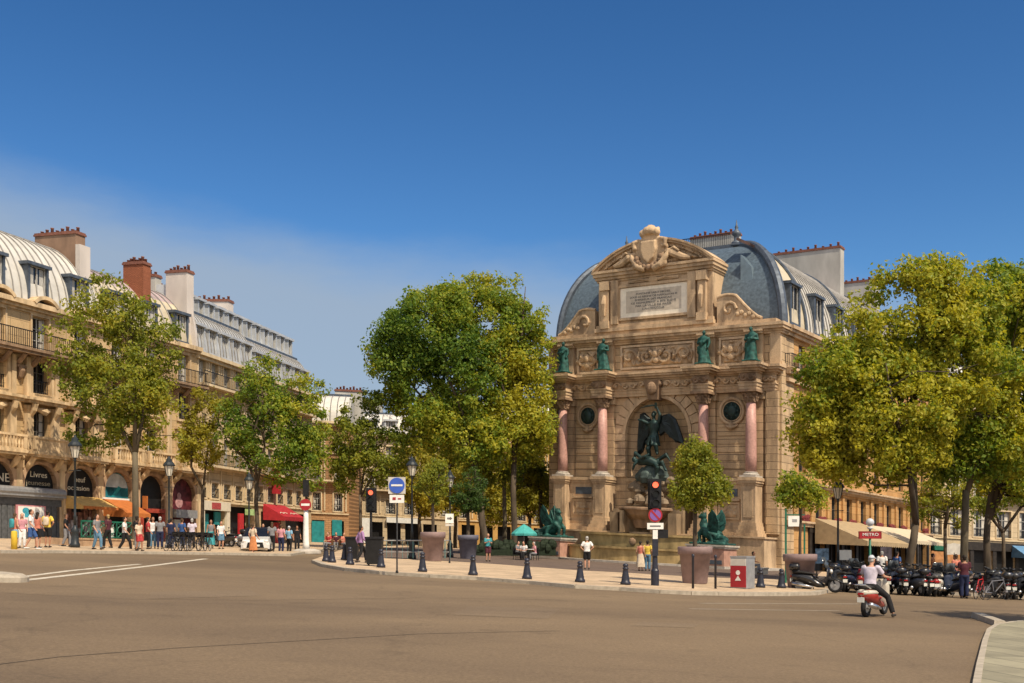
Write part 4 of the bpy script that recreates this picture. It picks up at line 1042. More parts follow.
# ================================================================ the row of buildings on the left
OA = (-30.7, 66.0); FA = frame(OA, U_A, N_A)
M['trimD2'] = mat('trim_brown', (.40,.27,.17), .9, .35, 2.2, .3, streak=.35)
OB = (-23.8, 82.7); FB = frame(OB, U_B, N_B)
def curved_roof(tf, parent, a0, a1, z0, H, D, m, seam=.6, d0=-.15, m2=None, split=99, n=14):
    pt = lambda a, i, off=0.: (a, d0 - D*(1-math.cos(PI/2*i/n)) + off*math.cos(PI/2*i/n), z0 + H*math.sin(PI/2*i/n) + off*math.sin(PI/2*i/n))
    for nm, mm, i0, i1 in (('roof', m, 0, min(n, split)), ('upper_roof', m2, min(n, split), n)):
        if i0 >= i1 or mm is None: continue
        b = MB(tf)
        for i in range(i0, i1): b.quad(pt(a0,i), pt(a1,i), pt(a1,i+1), pt(a0,i+1))
        rf_ = part(b, nm, mm, parent); k = a0 + seam/2; b = MB(tf)
        while k < a1: b.tube([pt(k,i,.04) for i in range(i0, i1+1)], .045, 4); k += seam
        part(b, 'roof_seams', M['seam'], rf_)
    b = MB(tf); zt = z0+H
    b.hexa([(a0,d0-D,zt-.1),(a1,d0-D,zt-.1),(a1,d0-D-7,zt-1.2),(a0,d0-D-7,zt-1.2),(a0,d0-D,zt+.12),(a1,d0-D,zt+.12),(a1,d0-D-7,zt-1),(a0,d0-D-7,zt-1)])
    b.box(a0, a1, d0-D-.2, d0-D+.35, zt-.12, zt+.2)
    part(b, 'roof_ridge', M['lead'], parent)
    for a in (a0, a1):
        b = MB(tf); b.loft([[(a-.1, *pt(a,i)[1:]), (a+.1, *pt(a,i)[1:]), (a+.1, d0-D-7, pt(a,i)[2]), (a-.1, d0-D-7, pt(a,i)[2])] for i in range(n+1)])
        part(b, 'gable_wall', M['plasterG'], parent)
    return pt
def balusters(b, a0, a1, d, z, h, solid=False):
    b.box(a0, a1, d-.1, d+.1, z, z+.12); b.box(a0-.03, a1+.03, d-.13, d+.13, z+h-.14, z+h)
    for x_ in (a0+.1, a1-.1): b.box(x_-.13, x_+.13, d-.11, d+.11, z+.12, z+h-.14)
    if solid: b.box(a0+.2, a1-.2, d-.07, d+.07, z+.12, z+h-.14); return
    k = int((a1-a0-.4)/.22)
    for i in range(k):
        x_ = a0+.28+(a1-a0-.56)*i/max(1, k-1); b.lathe([(.05,0),(.085,.25*h),(.04,.5*h),(.06,.75*h)], (x_, d, z+.1), 5)
def balcony(tf, parent, a0, a1, z, h, d, m, solid=False, cm=None):
    b = MB(tf); b.box(a0-.1, a1+.1, -.1, d+.18, z-.16, z+.02); b.box(a0-.02, a1+.02, -.1, d+.1, z-.3, z-.16)
    for x_ in (a0+.25, a1-.25): b.tube([(x_, .05, z-1.0), (x_, .35, z-.75), (x_, .72, z-.28)], [.14,.2,.17], 6)
    bl = part(b, 'balcony', m, parent)
    b = MB(tf); balusters(b, a0, a1, d, z, h, solid); 
    for x_ in (a0+.02, a1-.02):
        b.box(x_-.06, x_+.06, 0, d, z+h-.13, z+h-.01)
        b.box(x_-.05, x_+.05, 0, d-.1, z+.02, z+.13)
        for k in range(3): b.lathe([(.05,0),(.08,.25*h),(.04,.5*h),(.06,.75*h)], (x_, d*(k+.6)/3.4, z+.1), 5)
    part(b, 'balustrade', m, bl)
def shop_arch(tf, parent, a, zt=4.8, r=1.28, panel=None):
    b = MB(tf); b.ringarch(a, zt-r-.01, r+.02, r+.32, -.05, .1, 16)
    b.box(a-r-.3, a-r-.02, -.05, .1, 1.2, zt-r); b.box(a+r+.02, a+r+.3, -.05, .1, 1.2, zt-r)
    return part(b, 'arch_surround', M['trimD2'], parent)
A1 = thing('apartment_block', 'ornate stone apartment block with zinc roof and bookshop arches at the far left', 'building', FA(0, -4, 0))
A2 = thing('apartment_block', 'stone block with cream and lilac roofs behind the left tree, row of stone balconies', 'building', FA(13, -4, 0))
bays1, bays2 = [-3.75, -.35, 3.06, 6.5], [9.9, 13.3, 16.7]
ZB, ZL, ZE = 5.5, 11.75, 14.75
def upper(parent, bays, a0, a1, rich):
    arcs = [(a-1.28, a+1.28, .1, 4.8) for a in bays]
    ops = [(a-.62, a+.62, ZB+.05, 8.1) for a in bays] + [(a-.58, a+.58, 9.2, 11.15) for a in bays] + [(a-.6, a+.6, ZL+.05, 13.95) for a in bays]
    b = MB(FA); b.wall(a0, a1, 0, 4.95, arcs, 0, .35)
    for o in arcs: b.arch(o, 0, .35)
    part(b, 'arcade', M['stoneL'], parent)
    b = MB(FA); b.wall(a0, a1, 4.95, ZE-.3, ops, 0, .35)
    b.box(a0, a0+.3, -11, -.36, 0, ZE); b.box(a1-.3, a1, -11, -.36, 0, ZE)
    part(b, 'wall', M['stoneA'], parent)
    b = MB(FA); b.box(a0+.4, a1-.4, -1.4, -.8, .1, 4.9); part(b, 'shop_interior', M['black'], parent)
    b = MB(FA)
    for z0, z1, p in ((4.95,5.1,.1),(5.1,5.25,.22),(11.2,11.4,.15),(14.1,14.25,.12),(14.25,14.45,.3),(14.45,14.75,.55)): b.box(a0, a1, -.2, p, z0, z1)
    for a in [(p+q)/2 for p, q in zip(bays, bays[1:])] + [bays[-1]+1.7]:
        b.box(a-.22, a+.22, -.1, .12, .2, 4.9); b.box(a-.3, a+.3, -.1, .18, 4.5, 4.95)
        for k in range(8): b.box(a-.36, a+.36, -.1, .09, .3+.52*k, .72+.52*k)
    part(b, 'cornices', M['trimA'], parent)
    b = MB(FA); b.box(a0, a1, -.2, 1.0, ZL-.32, ZL-.14); b.box(a0, a1, -.2, 1.1, ZL-.14, ZL+.02)
    k = a0+.4
    while k < a1: b.tube([(k,.02,ZL-1.0),(k,.3,ZL-.8),(k,.8,ZL-.34)], [.1,.17,.14], 6); k += 1.13
    lb = part(b, 'long_balcony', M['trimD'], parent)
    railing(FA, lb, a0, a1, ZL+.02, 1.05, 1.0, side=0)
    for a in bays:
        balcony(FA, parent, a-1.38, a+1.38, ZB, .95, .95, M['trimA'], rich and abs(a-3.06) < .1)
        window(FA, parent, a-.62, a+.62, ZB+.05, 8.1, -.3, M['frame_w'] if not rich else M['frame_d'], (1, 3), rich, sill=False)
        window(FA, parent, a-.58, a+.58, 9.2, 11.15, -.3, M['frame_d'], (1, 2), not rich, sill=False)
        window(FA, parent, a-.6, a+.6, ZL+.05, 13.95, -.3, M['frame_w'], (1, 2), True, sill=False)
        b = MB(FA)
        if rich:
            for sx in (-1, 1):
                b.box(a+sx*1.05-.24, a+sx*1.05+.24, -.1, .32, ZB+.02, 8.3); b.box(a+sx*1.05-.3, a+sx*1.05+.3, -.1, .4, 8.1, 8.35)
                b.tube([(a+sx*.95,.2,7.7),(a+sx*.95,.5,8.1),(a+sx*.95,.62,8.48)], [.14,.2,.2], 6)
            b.box(a-1.5, a+1.5, -.1, .7, 8.5, 8.68); b.box(a-1.6, a+1.6, -.1, .85, 8.68, 8.85); b.box(a-1.2, a+1.2, -.1, .3, 8.85, 9.15)
            b.tube([(a-.5,.3,8.2),(a,.42,8.05),(a+.5,.3,8.2)], [.12,.26,.12], 6)
            frame_rect(b, a-.75, a+.75, 9.1, 11.3, .2, -.1, .22)
            for sx in (-1, 1): b.box(a+sx*1.15-.16, a+sx*1.15+.16, -.1, .28, 8.85, 11.3)
            b.box(a-.7, a+.7, -.1, .3, 9.0, 9.12)
            b.ringarch(a, 13.95, 1.1, 1.32, -.2, .6, 10, PI*.22, PI*.78)
        else:
            frame_rect(b, a-.7, a+.7, ZB+.1, 8.2, .16, -.1, .14); b.box(a-1.0, a+1.0, -.1, .3, 8.4, 8.6)
            frame_rect(b, a-.64, a+.64, 9.15, 11.2, .14, -.1, .12)
            b.box(a+1.45, a+1.95, -.1, .16, 5.3, 11.2)
        frame_rect(b, a-.68, a+.68, ZL+.1, 14.0, .12, -.1, .09)
        part(b, 'window_surround', M['trimA'], parent)
        if rich: b = MB(FA); b.tube([(a+1.72,.02,9.9),(a+1.72,.16,10.05),(a+1.72,.26,10.4),(a+1.72,.2,10.6)], [.1,.16,.22,.2], 7); b.box(a+1.4,a+2.04,-.1,.32,10.6,10.75); part(b, 'bracket', M['trimD'], parent)
        railing(FA, parent, a-.58, a+.58, 9.2, .8, .02, side=0)
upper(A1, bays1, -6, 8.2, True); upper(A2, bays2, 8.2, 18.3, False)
def dormer(tf, parent, a, z0, z1, d, wd, depth=2.2, m=None, arched=False):
    b = MB(tf)
    b.box(a-wd-.16, a-wd, d-depth, d, z0, z1); b.box(a+wd, a+wd+.16, d-depth, d, z0, z1)
    b.box(a-wd-.3, a+wd+.3, d-depth, d+.14, z1, z1+.2); b.box(a-wd-.16, a+wd+.16, d-depth, d+.05, z0-.25, z0)
    dm = part(b, 'dormer', m or M['zinc'], parent)
    b = MB(tf); b.box(a-wd, a+wd, d-.3, d-.22, z0, z1); part(b, 'pane', M['glass'], dm)
    b = MB(tf); b.box(a-.04, a+.04, d-.22, d-.15, z0, z1); frame_rect(b, a-wd+.06, a+wd-.06, z0+.06, z1-.06, .06, d-.22, d-.14)
    b.box(a-wd+.1, a-wd*.35, d-.215, d-.21, z0+.1, z1-.1); b.box(a+wd*.35, a+wd-.1, d-.215, d-.21, z0+.1, z1-.1); part(b, 'frame', M['frame_w'], dm)
curved_roof(FA, A1, -6, 8.2, ZE, 5.1, 4.8, M['zinc'], .62)
curved_roof(FA, A2, 8.2, 18.3, ZE, 4.4, 4.4, M['zincW'], .8, m2=M['zincP'], split=7)
for a in bays1: dormer(FA, A1, a, ZE+.25, ZE+2.4, -.1, .66, 2.2, M['lead'])
for a in bays2: dormer(FA, A2, a, ZE+.25, ZE+2.2, -.12, .6, 2.2, M['lead'])
b = MB(FA)
for a, h in ((.6,3.4),(4.7,3.3),(7.0,3.0)):
    d_ = -.15-4.6*(1-math.sqrt(1-(h/4.6)**2)); d2 = -.15-4.6*(1-math.sqrt(max(0,1-((h+.75)/4.6)**2)))
    b.hexa([(a,d_-.05,ZE+h),(a+.8,d_-.05,ZE+h),(a+.8,d2-.05,ZE+h+.75),(a,d2-.05,ZE+h+.75),(a,d_+.1,ZE+h+.12),(a+.8,d_+.1,ZE+h+.12),(a+.8,d2+.1,ZE+h+.87),(a,d2+.1,ZE+h+.87)])
part(b, 'skylights', M['lead'], A1)
chimney(FA, A1, 7.5, 8.35, -5.0, -1.4, 15.5, 20.75, mat('chimney_brown', (.25,.16,.11), .9, .3, 1.2, .2, streak=.4), 8)
b = MB(FA); b.box(7.45, 8.4, -1.38, -1.0, 15.2, 19.8); part(b, 'chimney_flank', M['plaster'], A1)
chimney(FA, A2, 13.2, 14.0, -2.5, -.7, 15.5, 20.1, M['brick'], 7)
chimney(FA, A2, 17.4, 18.2, -2.2, -.25, 15.0, 20.5, M['plaster'], 6)
chimney(FA, A2, 17.4, 18.1, -5.2, -3.2, 17.0, 20.3, M['plasterG'], 4)
# shops of the ornate block
for i, a in enumerate(bays1):
    sa = shop_arch(FA, A1, a)
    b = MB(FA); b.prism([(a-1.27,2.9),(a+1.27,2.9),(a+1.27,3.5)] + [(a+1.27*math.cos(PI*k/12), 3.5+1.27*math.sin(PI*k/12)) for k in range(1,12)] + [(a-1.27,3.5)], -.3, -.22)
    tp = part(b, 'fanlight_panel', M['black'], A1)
    if i == 1: lettering('NE', .75, FA, a+.72, -.2, 3.55, M['ivory'], tp, width=.95)
    if i == 2:
        lettering('Livres', .52, FA, a+.08, -.2, 3.98, M['ivory'], tp, width=1.35); lettering('jeunesse', .44, FA, a+.05, -.2, 3.48, mat('ivory_dim', (.40,.34,.24), .8, .1), tp, width=1.95)
    if i == 3:
        lettering('neuf', .5, FA, a+.1, -.2, 3.9, M['ivory'], tp, width=.95); lettering('occasion', .46, FA, a, -.2, 3.36, M['ivory'], tp, width=1.9)
b = MB(FA); b.box(-6, 4.75, .0, .22, 2.62, 2.75); b.tube([(-6,.3,3.05),(4.7,.3,3.05)], .27, 10); b.box(-6, 4.75, 0, .5, 2.75, 2.85); part(b, 'shop_fascia', M['metalgrey'], A1)
b = MB(FA)
k = -6
while k < 4.6: b.box(k, k+.38, -.05, .1, .12, 2.2); k += .43
b.box(-6, 4.7, -.02, .14, 2.2, 2.62); part(b, 'shop_shutters', M['shopgrey'], A1)
b = MB(FA); b.box(1.0, 3.35, .14, .2, .75, 2.2); po = part(b, 'poster', mat('poster_pink', (.50,.22,.24), .6, .1), A1)
b = MB(FA); b.box(1.15, 3.2, .2, .21, .85, 2.12); part(b, 'poster_sheet', M['white'], po)
b = MB(FA); b.ball((1.75,.21,1.85), (.28,.012,.2), 10, 6); b.box(1.65,2.0,.21,.222,1.45,1.7); part(b, 'poster_picture', mat('poster_blue', (.05,.32,.42), .6, .3, 6), po)
b = MB(FA); b.box(4.75, 4.95, -.05, .25, 0, 3.3); part(b, 'shop_pillar', M['trimA'], A1)
awning(FA, A1, 4.95, 8.05, .1, 1.7, 2.95, 2.35, M['awnyellow'], .22, vm=M['awnorange'])
b = MB(FA)
rnd = random.Random(2)
for k in range(9): b.box(5.1+k*.48, 5.45+k*.48, -.5, -.25, .2, 1.9+.3*rnd.random())
part(b, 'book_displays', mat('book_racks', (.20,.10,.08), .7, .8, 5), A1)
b = MB(FA)
for k in range(14):
    x_ = 5.2+k*.3; b.box(x_, x_+.2, -.2, -.1, .4+.2*(k % 3), .9+.25*(k % 4))
part(b, 'book_covers', mat('book_covers', (.40,.36,.36), .6, .7, 7), A1)
# shops of the plainer block
for i, a in enumerate(bays2): shop_arch(FA, A2, a)
def arch_panel(a, z0, m, name, d=-.25, zt=4.79, r=1.27):
    b = MB(FA); zc_ = zt-r
    b.prism([(a-r,z0),(a+r,z0)] + [(a+r*math.cos(PI*k/14), zc_+r*math.sin(PI*k/14)) for k in range(15)], d-.06, d)
    return part(b, name, m, A2)
pc = arch_panel(9.9, 2.55, mat('aqua_picture', (.02,.16,.20), .4, .9, 1.1), 'picture_window')
b = MB(FA); b.prism([(9.9-1.2*math.cos(PI*k/12)*.98, 3.75+.95*math.sin(PI*k/12)) for k in range(13)], -.25, -.235); part(b, 'picture_sky', mat('pale_sky_print', (.42,.48,.50), .5, .3, 2), pc)
b = MB(FA); b.hexa([(9.4,-.24,3.0),(9.6,-.24,2.9),(10.5,-.24,3.75),(10.2,-.24,3.85),(9.4,-.228,3.0),(9.6,-.228,2.9),(10.5,-.228,3.75),(10.2,-.228,3.85)]); b.box(8.65,11.15,-.245,-.23,2.55,2.85); part(b, 'picture_wave', M['teal'], pc)
awning(FA, A2, 8.4, 10.7, .1, 2.1, 2.95, 2.05, M['awnorange'], .3, vm=M['awnorange'])
b = MB(FA); b.box(8.3, 10.8, .05, .2, 2.9, 3.02); part(b, 'awning_box', M['white'], A2)
arch_panel(13.3, 1.9, M['black'], 'dark_fanlight'); q = arch_panel(16.7, 1.4, mat('dark_print', (.10,.02,.025), .5, .95, 1.8), 'printed_panel')
b = MB(FA); b.ball((16.5,-.22,3.0), (.42,.02,.4), 10, 6); b.ball((16.5,-.22,3.5), (.22,.02,.26), 8, 6); part(b, 'print_figure', mat('print_pink', (.45,.24,.24), .6, .3, 4), q)
b = MB(FA); b.box(15.5, 17.9, .0, .35, 1.9, 2.5); part(b, 'grey_sign', M['metalgrey'], A2)
b = MB(FA); b.box(15.7, 16.6, -.2, .05, .2, 1.75); part(b, 'notice_board', M['curtain'], A2)
b = MB(FA); b.box(12.0, 14.6, -.2, .12, 2.15, 2.45); b.box(14.2, 14.55, -.2, .15, .1, 2.1); b.box(12.0, 12.3, -.2, .15, .1, 2.1); part(b, 'red_shopfront', mat('shop_red', (.30,.05,.03), .6, .3, 5), A2)
b = MB(FA); b.box(12.2, 12.3, .1, .5, 2.4, 3.3); part(b, 'hanging_sign', M['awnorange'], A2)

# ---------------------------------------------------------------- generic stone fronts further off
def front(name, label, tf, W, floors, nb, ztop, m, trim, roofm, loc, shops=None, H=3.6, D=2.6, seam=.7, dorm=True, ww=.55, curtains=True, upper2=None, rails=(1,), margin=.0):
    t_ = thing(name, label, 'building', loc)
    xs = [margin + (W-2*margin)*(i+.5)/nb for i in range(nb)]
    ops = [(x_-ww, x_+ww, z0, z1) for z0, z1 in floors for x_ in xs]
    sop = shops or []
    b = MB(tf); b.wall(0, W, 0, ztop-.2, ops + sop, 0, .3); b.box(0,.3,-10,-.31,0,ztop); b.box(W-.3,W,-10,-.31,0,ztop); part(b, 'wall', m, t_)
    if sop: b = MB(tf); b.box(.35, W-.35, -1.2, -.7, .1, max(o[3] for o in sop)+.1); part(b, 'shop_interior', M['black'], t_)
    b = MB(tf)
    for (z0, z1) in floors:
        b.box(0, W, -.1, .12, z0-.35, z0-.2)
        for x_ in xs: frame_rect(b, x_-ww-.04, x_+ww+.04, z0+.0, z1+.04, .12, -.1, .07)
    b.box(0, W, -.1, .3, ztop-.5, ztop-.25); b.box(0, W, -.1, .55, ztop-.25, ztop)
    for x_ in xs: b.box(x_+ww+.35, x_+ww+.5, -.1, .08, floors[0][0], ztop-.5) if nb < 8 else None
    part(b, 'trim', trim, t_)
    for fi, (z0, z1) in enumerate(floors):
        for x_ in xs: window(tf, t_, x_-ww, x_+ww, z0, z1, -.26, M['frame_w'], (1, 2), curtains, sill=False)
        if fi in rails:
            b = MB(tf); b.box(.1, W-.1, -.1, .75, z0-.2, z0-.03); part(b, 'balcony', trim, t_)
            railing(tf, t_, .15, W-.15, z0-.03, .95, .7, side=0)
        else:
            for x_ in xs: railing(tf, t_, x_-ww, x_+ww, z0, .75, .03, side=0)
    if roofm:
        curved_roof(tf, t_, 0, W, ztop, H, D, roofm, seam)
        if dorm:
            for x_ in xs: dormer(tf, t_, x_, ztop+.3, ztop+H*.62, -.1, ww*1.0, 1.6, M['zincB'])
    return t_, xs
shopsB = [(1.0, 4.6, .1, 2.6), (5.6, 9.4, .1, 3.0)]
B1, xb = front('apartment_block', 'pale stone block with five dormers beyond the white chimney, white shopfront below', FB, 10, [(3.55,4.7),(6.1,8.2),(9.2,11.1),(12.2,14.0)], 5, 14.5, M['stoneB'], M['trimB'], M['zincB'], FB(5,-4,0), shopsB, 3.3, 1.6, .5, rails=(1,3))
B2, _ = front('apartment_block', 'pale stone block with white zinc roof above the red cafe awning', frame((OB[0]+U_B[0]*10, OB[1]+U_B[1]*10), U_B, N_B), 12, [(3.6,4.9),(6.1,8.2),(9.2,11.1),(12.2,13.7)], 6, 14.2, M['stoneB'], M['trimB'], M['zincB'], FB(16,-4,0), [(1.2,5.2,.1,2.8),(6.2,11,.1,2.8)], 3.2, 1.6, .5, rails=(1,3))
FB2 = frame((OB[0]+U_B[0]*10, OB[1]+U_B[1]*10), U_B, N_B)
for tf, t_, n_, W in ((FB, B1, 6, 10), (FB2, B2, 7, 12)):      # small upper dormers, set back
    b = MB(tf); z0 = 17.6
    b.hexa([(0,-1.9,z0),(W,-1.9,z0),(W,-5.5,z0),(0,-5.5,z0),(0,-2.4,z0+1.9),(W,-2.4,z0+1.9),(W,-5.5,z0+1.9),(0,-5.5,z0+1.9)]); part(b, 'upper_roof', M['zincB'], t_)
    for i in range(n_): dormer(tf, t_, W*(i+.5)/n_, z0+.2, z0+1.55, -1.75, .36, 1.0, M['zincB'])
b = MB(FB); b.loft([[(-.15,-.1-1.75*(1-math.cos(PI/2*i/10))+o,14.4+4.6*math.sin(PI/2*i/10)) if k < 2 else (.12,-.1-1.75*(1-math.cos(PI/2*i/10))+o,14.4+4.6*math.sin(PI/2*i/10)) for k, o in ((0,.25),(1,-.3),(2,-.3),(3,.25))] for i in range(11)])
part(b, 'party_wall_rim', M['plaster'], B1)
chimney(FB2, B2, .4, 1.3, -6.2, -2.6, 16, 20.7, M['plaster'], 8)
chimney(FB, B1, 1.0, 1.8, -6.5, -3.8, 16, 20.0, M['plasterG'], 4)
b = MB(FB); b.box(.5, 5.1, .02, .3, 2.6, 3.3); b.box(.5, 1.0, .02, .25, .1, 2.6); b.box(4.6, 5.1, .02, .25, .1, 2.6); wf = part(b, 'white_shopfront', mat('shop_cream', (.62,.56,.44), .6, .1, 4), B1)
b = MB(FB); b.box(2.0, 3.4, .3, .34, 2.7, 3.2); part(b, 'red_shop_sign', mat('dull_red', (.36,.06,.06), .6, .4, 9), wf)
b = MB(FB); b.box(1.6, 2.4, -.3, -.2, .2, 2.3); b.box(3.4,4.4,-.3,-.2,1.5,2.5); part(b, 'aqua_display', M['teal'], wf)
b = MB(FB); b.box(6.9, 7.7, .0, .15, .1, 2.5); part(b, 'red_door', M['red'], B1)
b = MB(FB); b.box(8.0, 9.6, .1, .5, 2.4, 2.9); part(b, 'green_fascia', mat('pale_green_sign', (.36,.52,.22), .6, .2), B1)
ra = awning(FB2, B2, 1.4, 5.8, .1, 2.0, 3.45, 2.45, M['awnred'], .36)
for k, (x_, wd) in enumerate(((2.1, 1.5), (4.2, 1.5))):
    b = MB(FB2); xx = x_
    b.tube([(xx-wd/2, 1.72, 2.7), (xx-wd/4, 1.55, 2.8), (xx, 1.72, 2.7), (xx+wd/4, 1.52, 2.81), (xx+wd/2, 1.68, 2.72)], .03, 4); part(b, 'awning_script', M['ivory'], ra)
b = MB(FB2); b.box(3.2, 3.4, .1, .85, 4.4, 6.6); part(b, 'vertical_sign', M['awnred'], B2)
b = MB(FB2); b.box(2.6, 3.2, .35, .9, .1, 1.9); part(b, 'menu_panel', mat('menu_red', (.42,.05,.06), .6, .5, 3), B2)
def onpx(px, Y): return (px-512)*Y/F
# the crossing street in the middle distance
YD = 113.; xD = onpx(306, YD); FD = frame((xD, YD), (1,0), (0,-1))
D1, _ = front('apartment_block', 'narrow orange brick house with pale roof at the end of the left row', FD, 4.4, [(3.4,5.2),(6.6,8.4),(9.6,11.2)], 2, 12.6, M['stoneO'], M['trimB'], M['zinc'], FD(2,-4,0), [(.6,1.9,.1,2.4),(2.6,3.9,.1,2.4)], 2.9, 2.4, .7, False, .4)
b = MB(FD); b.box(-.25, .25, -.1, .3, 0, 12.0); part(b, 'white_quoin', M['plaster'], D1)
b = MB(FD); b.box(.6, 1.9, .0, .12, .1, 2.3); b.box(2.7, 3.7, 0., .12, .9, 2.5); part(b, 'teal_shutters', M['teal'], D1)
chimney(FD, D1, 2.4, 5.2, -4.5, -3.5, 12, 16.4, M['plasterG'], 8)
YE = 128.; xE = onpx(344, YE); FE = frame((xE, YE), (1,0), (0,-1))
E1, _ = front('apartment_block', 'cream apartment block glimpsed behind the thin tree and traffic light', FE, 13, [(3.6,5.2),(6.4,8.4),(9.6,11.4)], 6, 12.8, M['stoneE'], M['trimB'], M['zinc'], FE(6,-4,0), [(.8+2.1*i, 2.4+2.1*i, .1, 2.6) for i in range(5)], 2.6, 2.4, .8)
chimney(FE, E1, .5, 4.0, -4.5, -3.7, 13, 17.0, M['plasterG'], 7)
b = MB(FE); b.box(.6, 3.2, .02, .2, .1, 3.0); b.box(5, 9, .0, .4, 2.6, 3.2); part(b, 'white_shop_trim', M['white'], E1)
xE2 = onpx(455, 134); FE2 = frame((xE2, 134), (1,0), (0,-1))
E2, _ = front('apartment_block', 'sunlit ochre block seen between the trunks left of the fountain', FE2, 16, [(3.6,5.2),(6.4,8.4),(9.6,11.4),(12.6,14.2)], 7, 15.5, mat('ochre_wall', (.50,.30,.10), .85, .2, 1.2), M['trimB'], M['zinc'], FE2(8,-4,0), [(.8+2.2*i, 2.4+2.2*i, .1, 2.8) for i in range(6)], 2.6, 2.4, .8, False)
# right: block across the side street
xG = onpx(922, 112); FG = frame((xG, 112), (.97,.24), (.24,-.97))
G1, xg = front('apartment_block', 'cream stone block with large shop windows behind the motorbikes and right trees', FG, 22, [(3.9,6.6),(8.,10.4),(11.6,13.8),(15,17)], 8, 18.4, M['stoneE'], M['trimB'], M['zinc'], FG(10,-4,0), [(.6+2.7*i, 2.9+2.7*i, .1, 3.0) for i in range(8)], 3.4, 2.6, .8, ww=.85)
awning(FG, G1, 10.5, 14.8, .1, 2.2, 3.2, 2.2, mat('awning_blue', (.10,.22,.38), .8, .2), .3)
awning(FG, G1, 15.5, 20.5, .1, 2.2, 3.2, 2.2, mat('awning_slate', (.12,.17,.24), .8, .2), .3)
b = MB(FG); b.box(.9, 5.2, .02, .3, .1, 2.2); part(b, 'wooden_shopfront', mat('shop_orange', (.42,.20,.08), .6, .4, 2), G1)
b = MB(FG); b.box(1.2, 5.0, .02, .4, 2.3, 2.9); part(b, 'green_fascia', M['green'], G1)
b = MB(FG); b.box(5.3, 22, .02, .2, 2.5, 3.35); [b.box(.6+2.7*i-.42, .6+2.7*i, .02, .12, 0, 2.5) for i in range(2, 8)]; part(b, 'shade_fascia', M['mat_dark'] if 'mat_dark' in M else mat('shop_shade', (.03,.025,.022), .5, .4, 4), G1)  # dark strip and piers added as painted ground-floor shade
# far hill of rooftops closing the boulevard
YH = 165.; xH = onpx(285, YH); FH = frame((xH, YH), (1,0), (0,-1))
H1, _ = front('apartment_block', 'distant grey roofed block closing the boulevard behind the thin tree', FH, 30, [(4,6),(7.2,9.2),(10.4,12.2),(13.2,14.6)], 9, 15.4, M['stoneE'], M['trimB'], M['zinc'], FH(15,-4,0), [], 3., 2.5, 1.0, False, curtains=False)
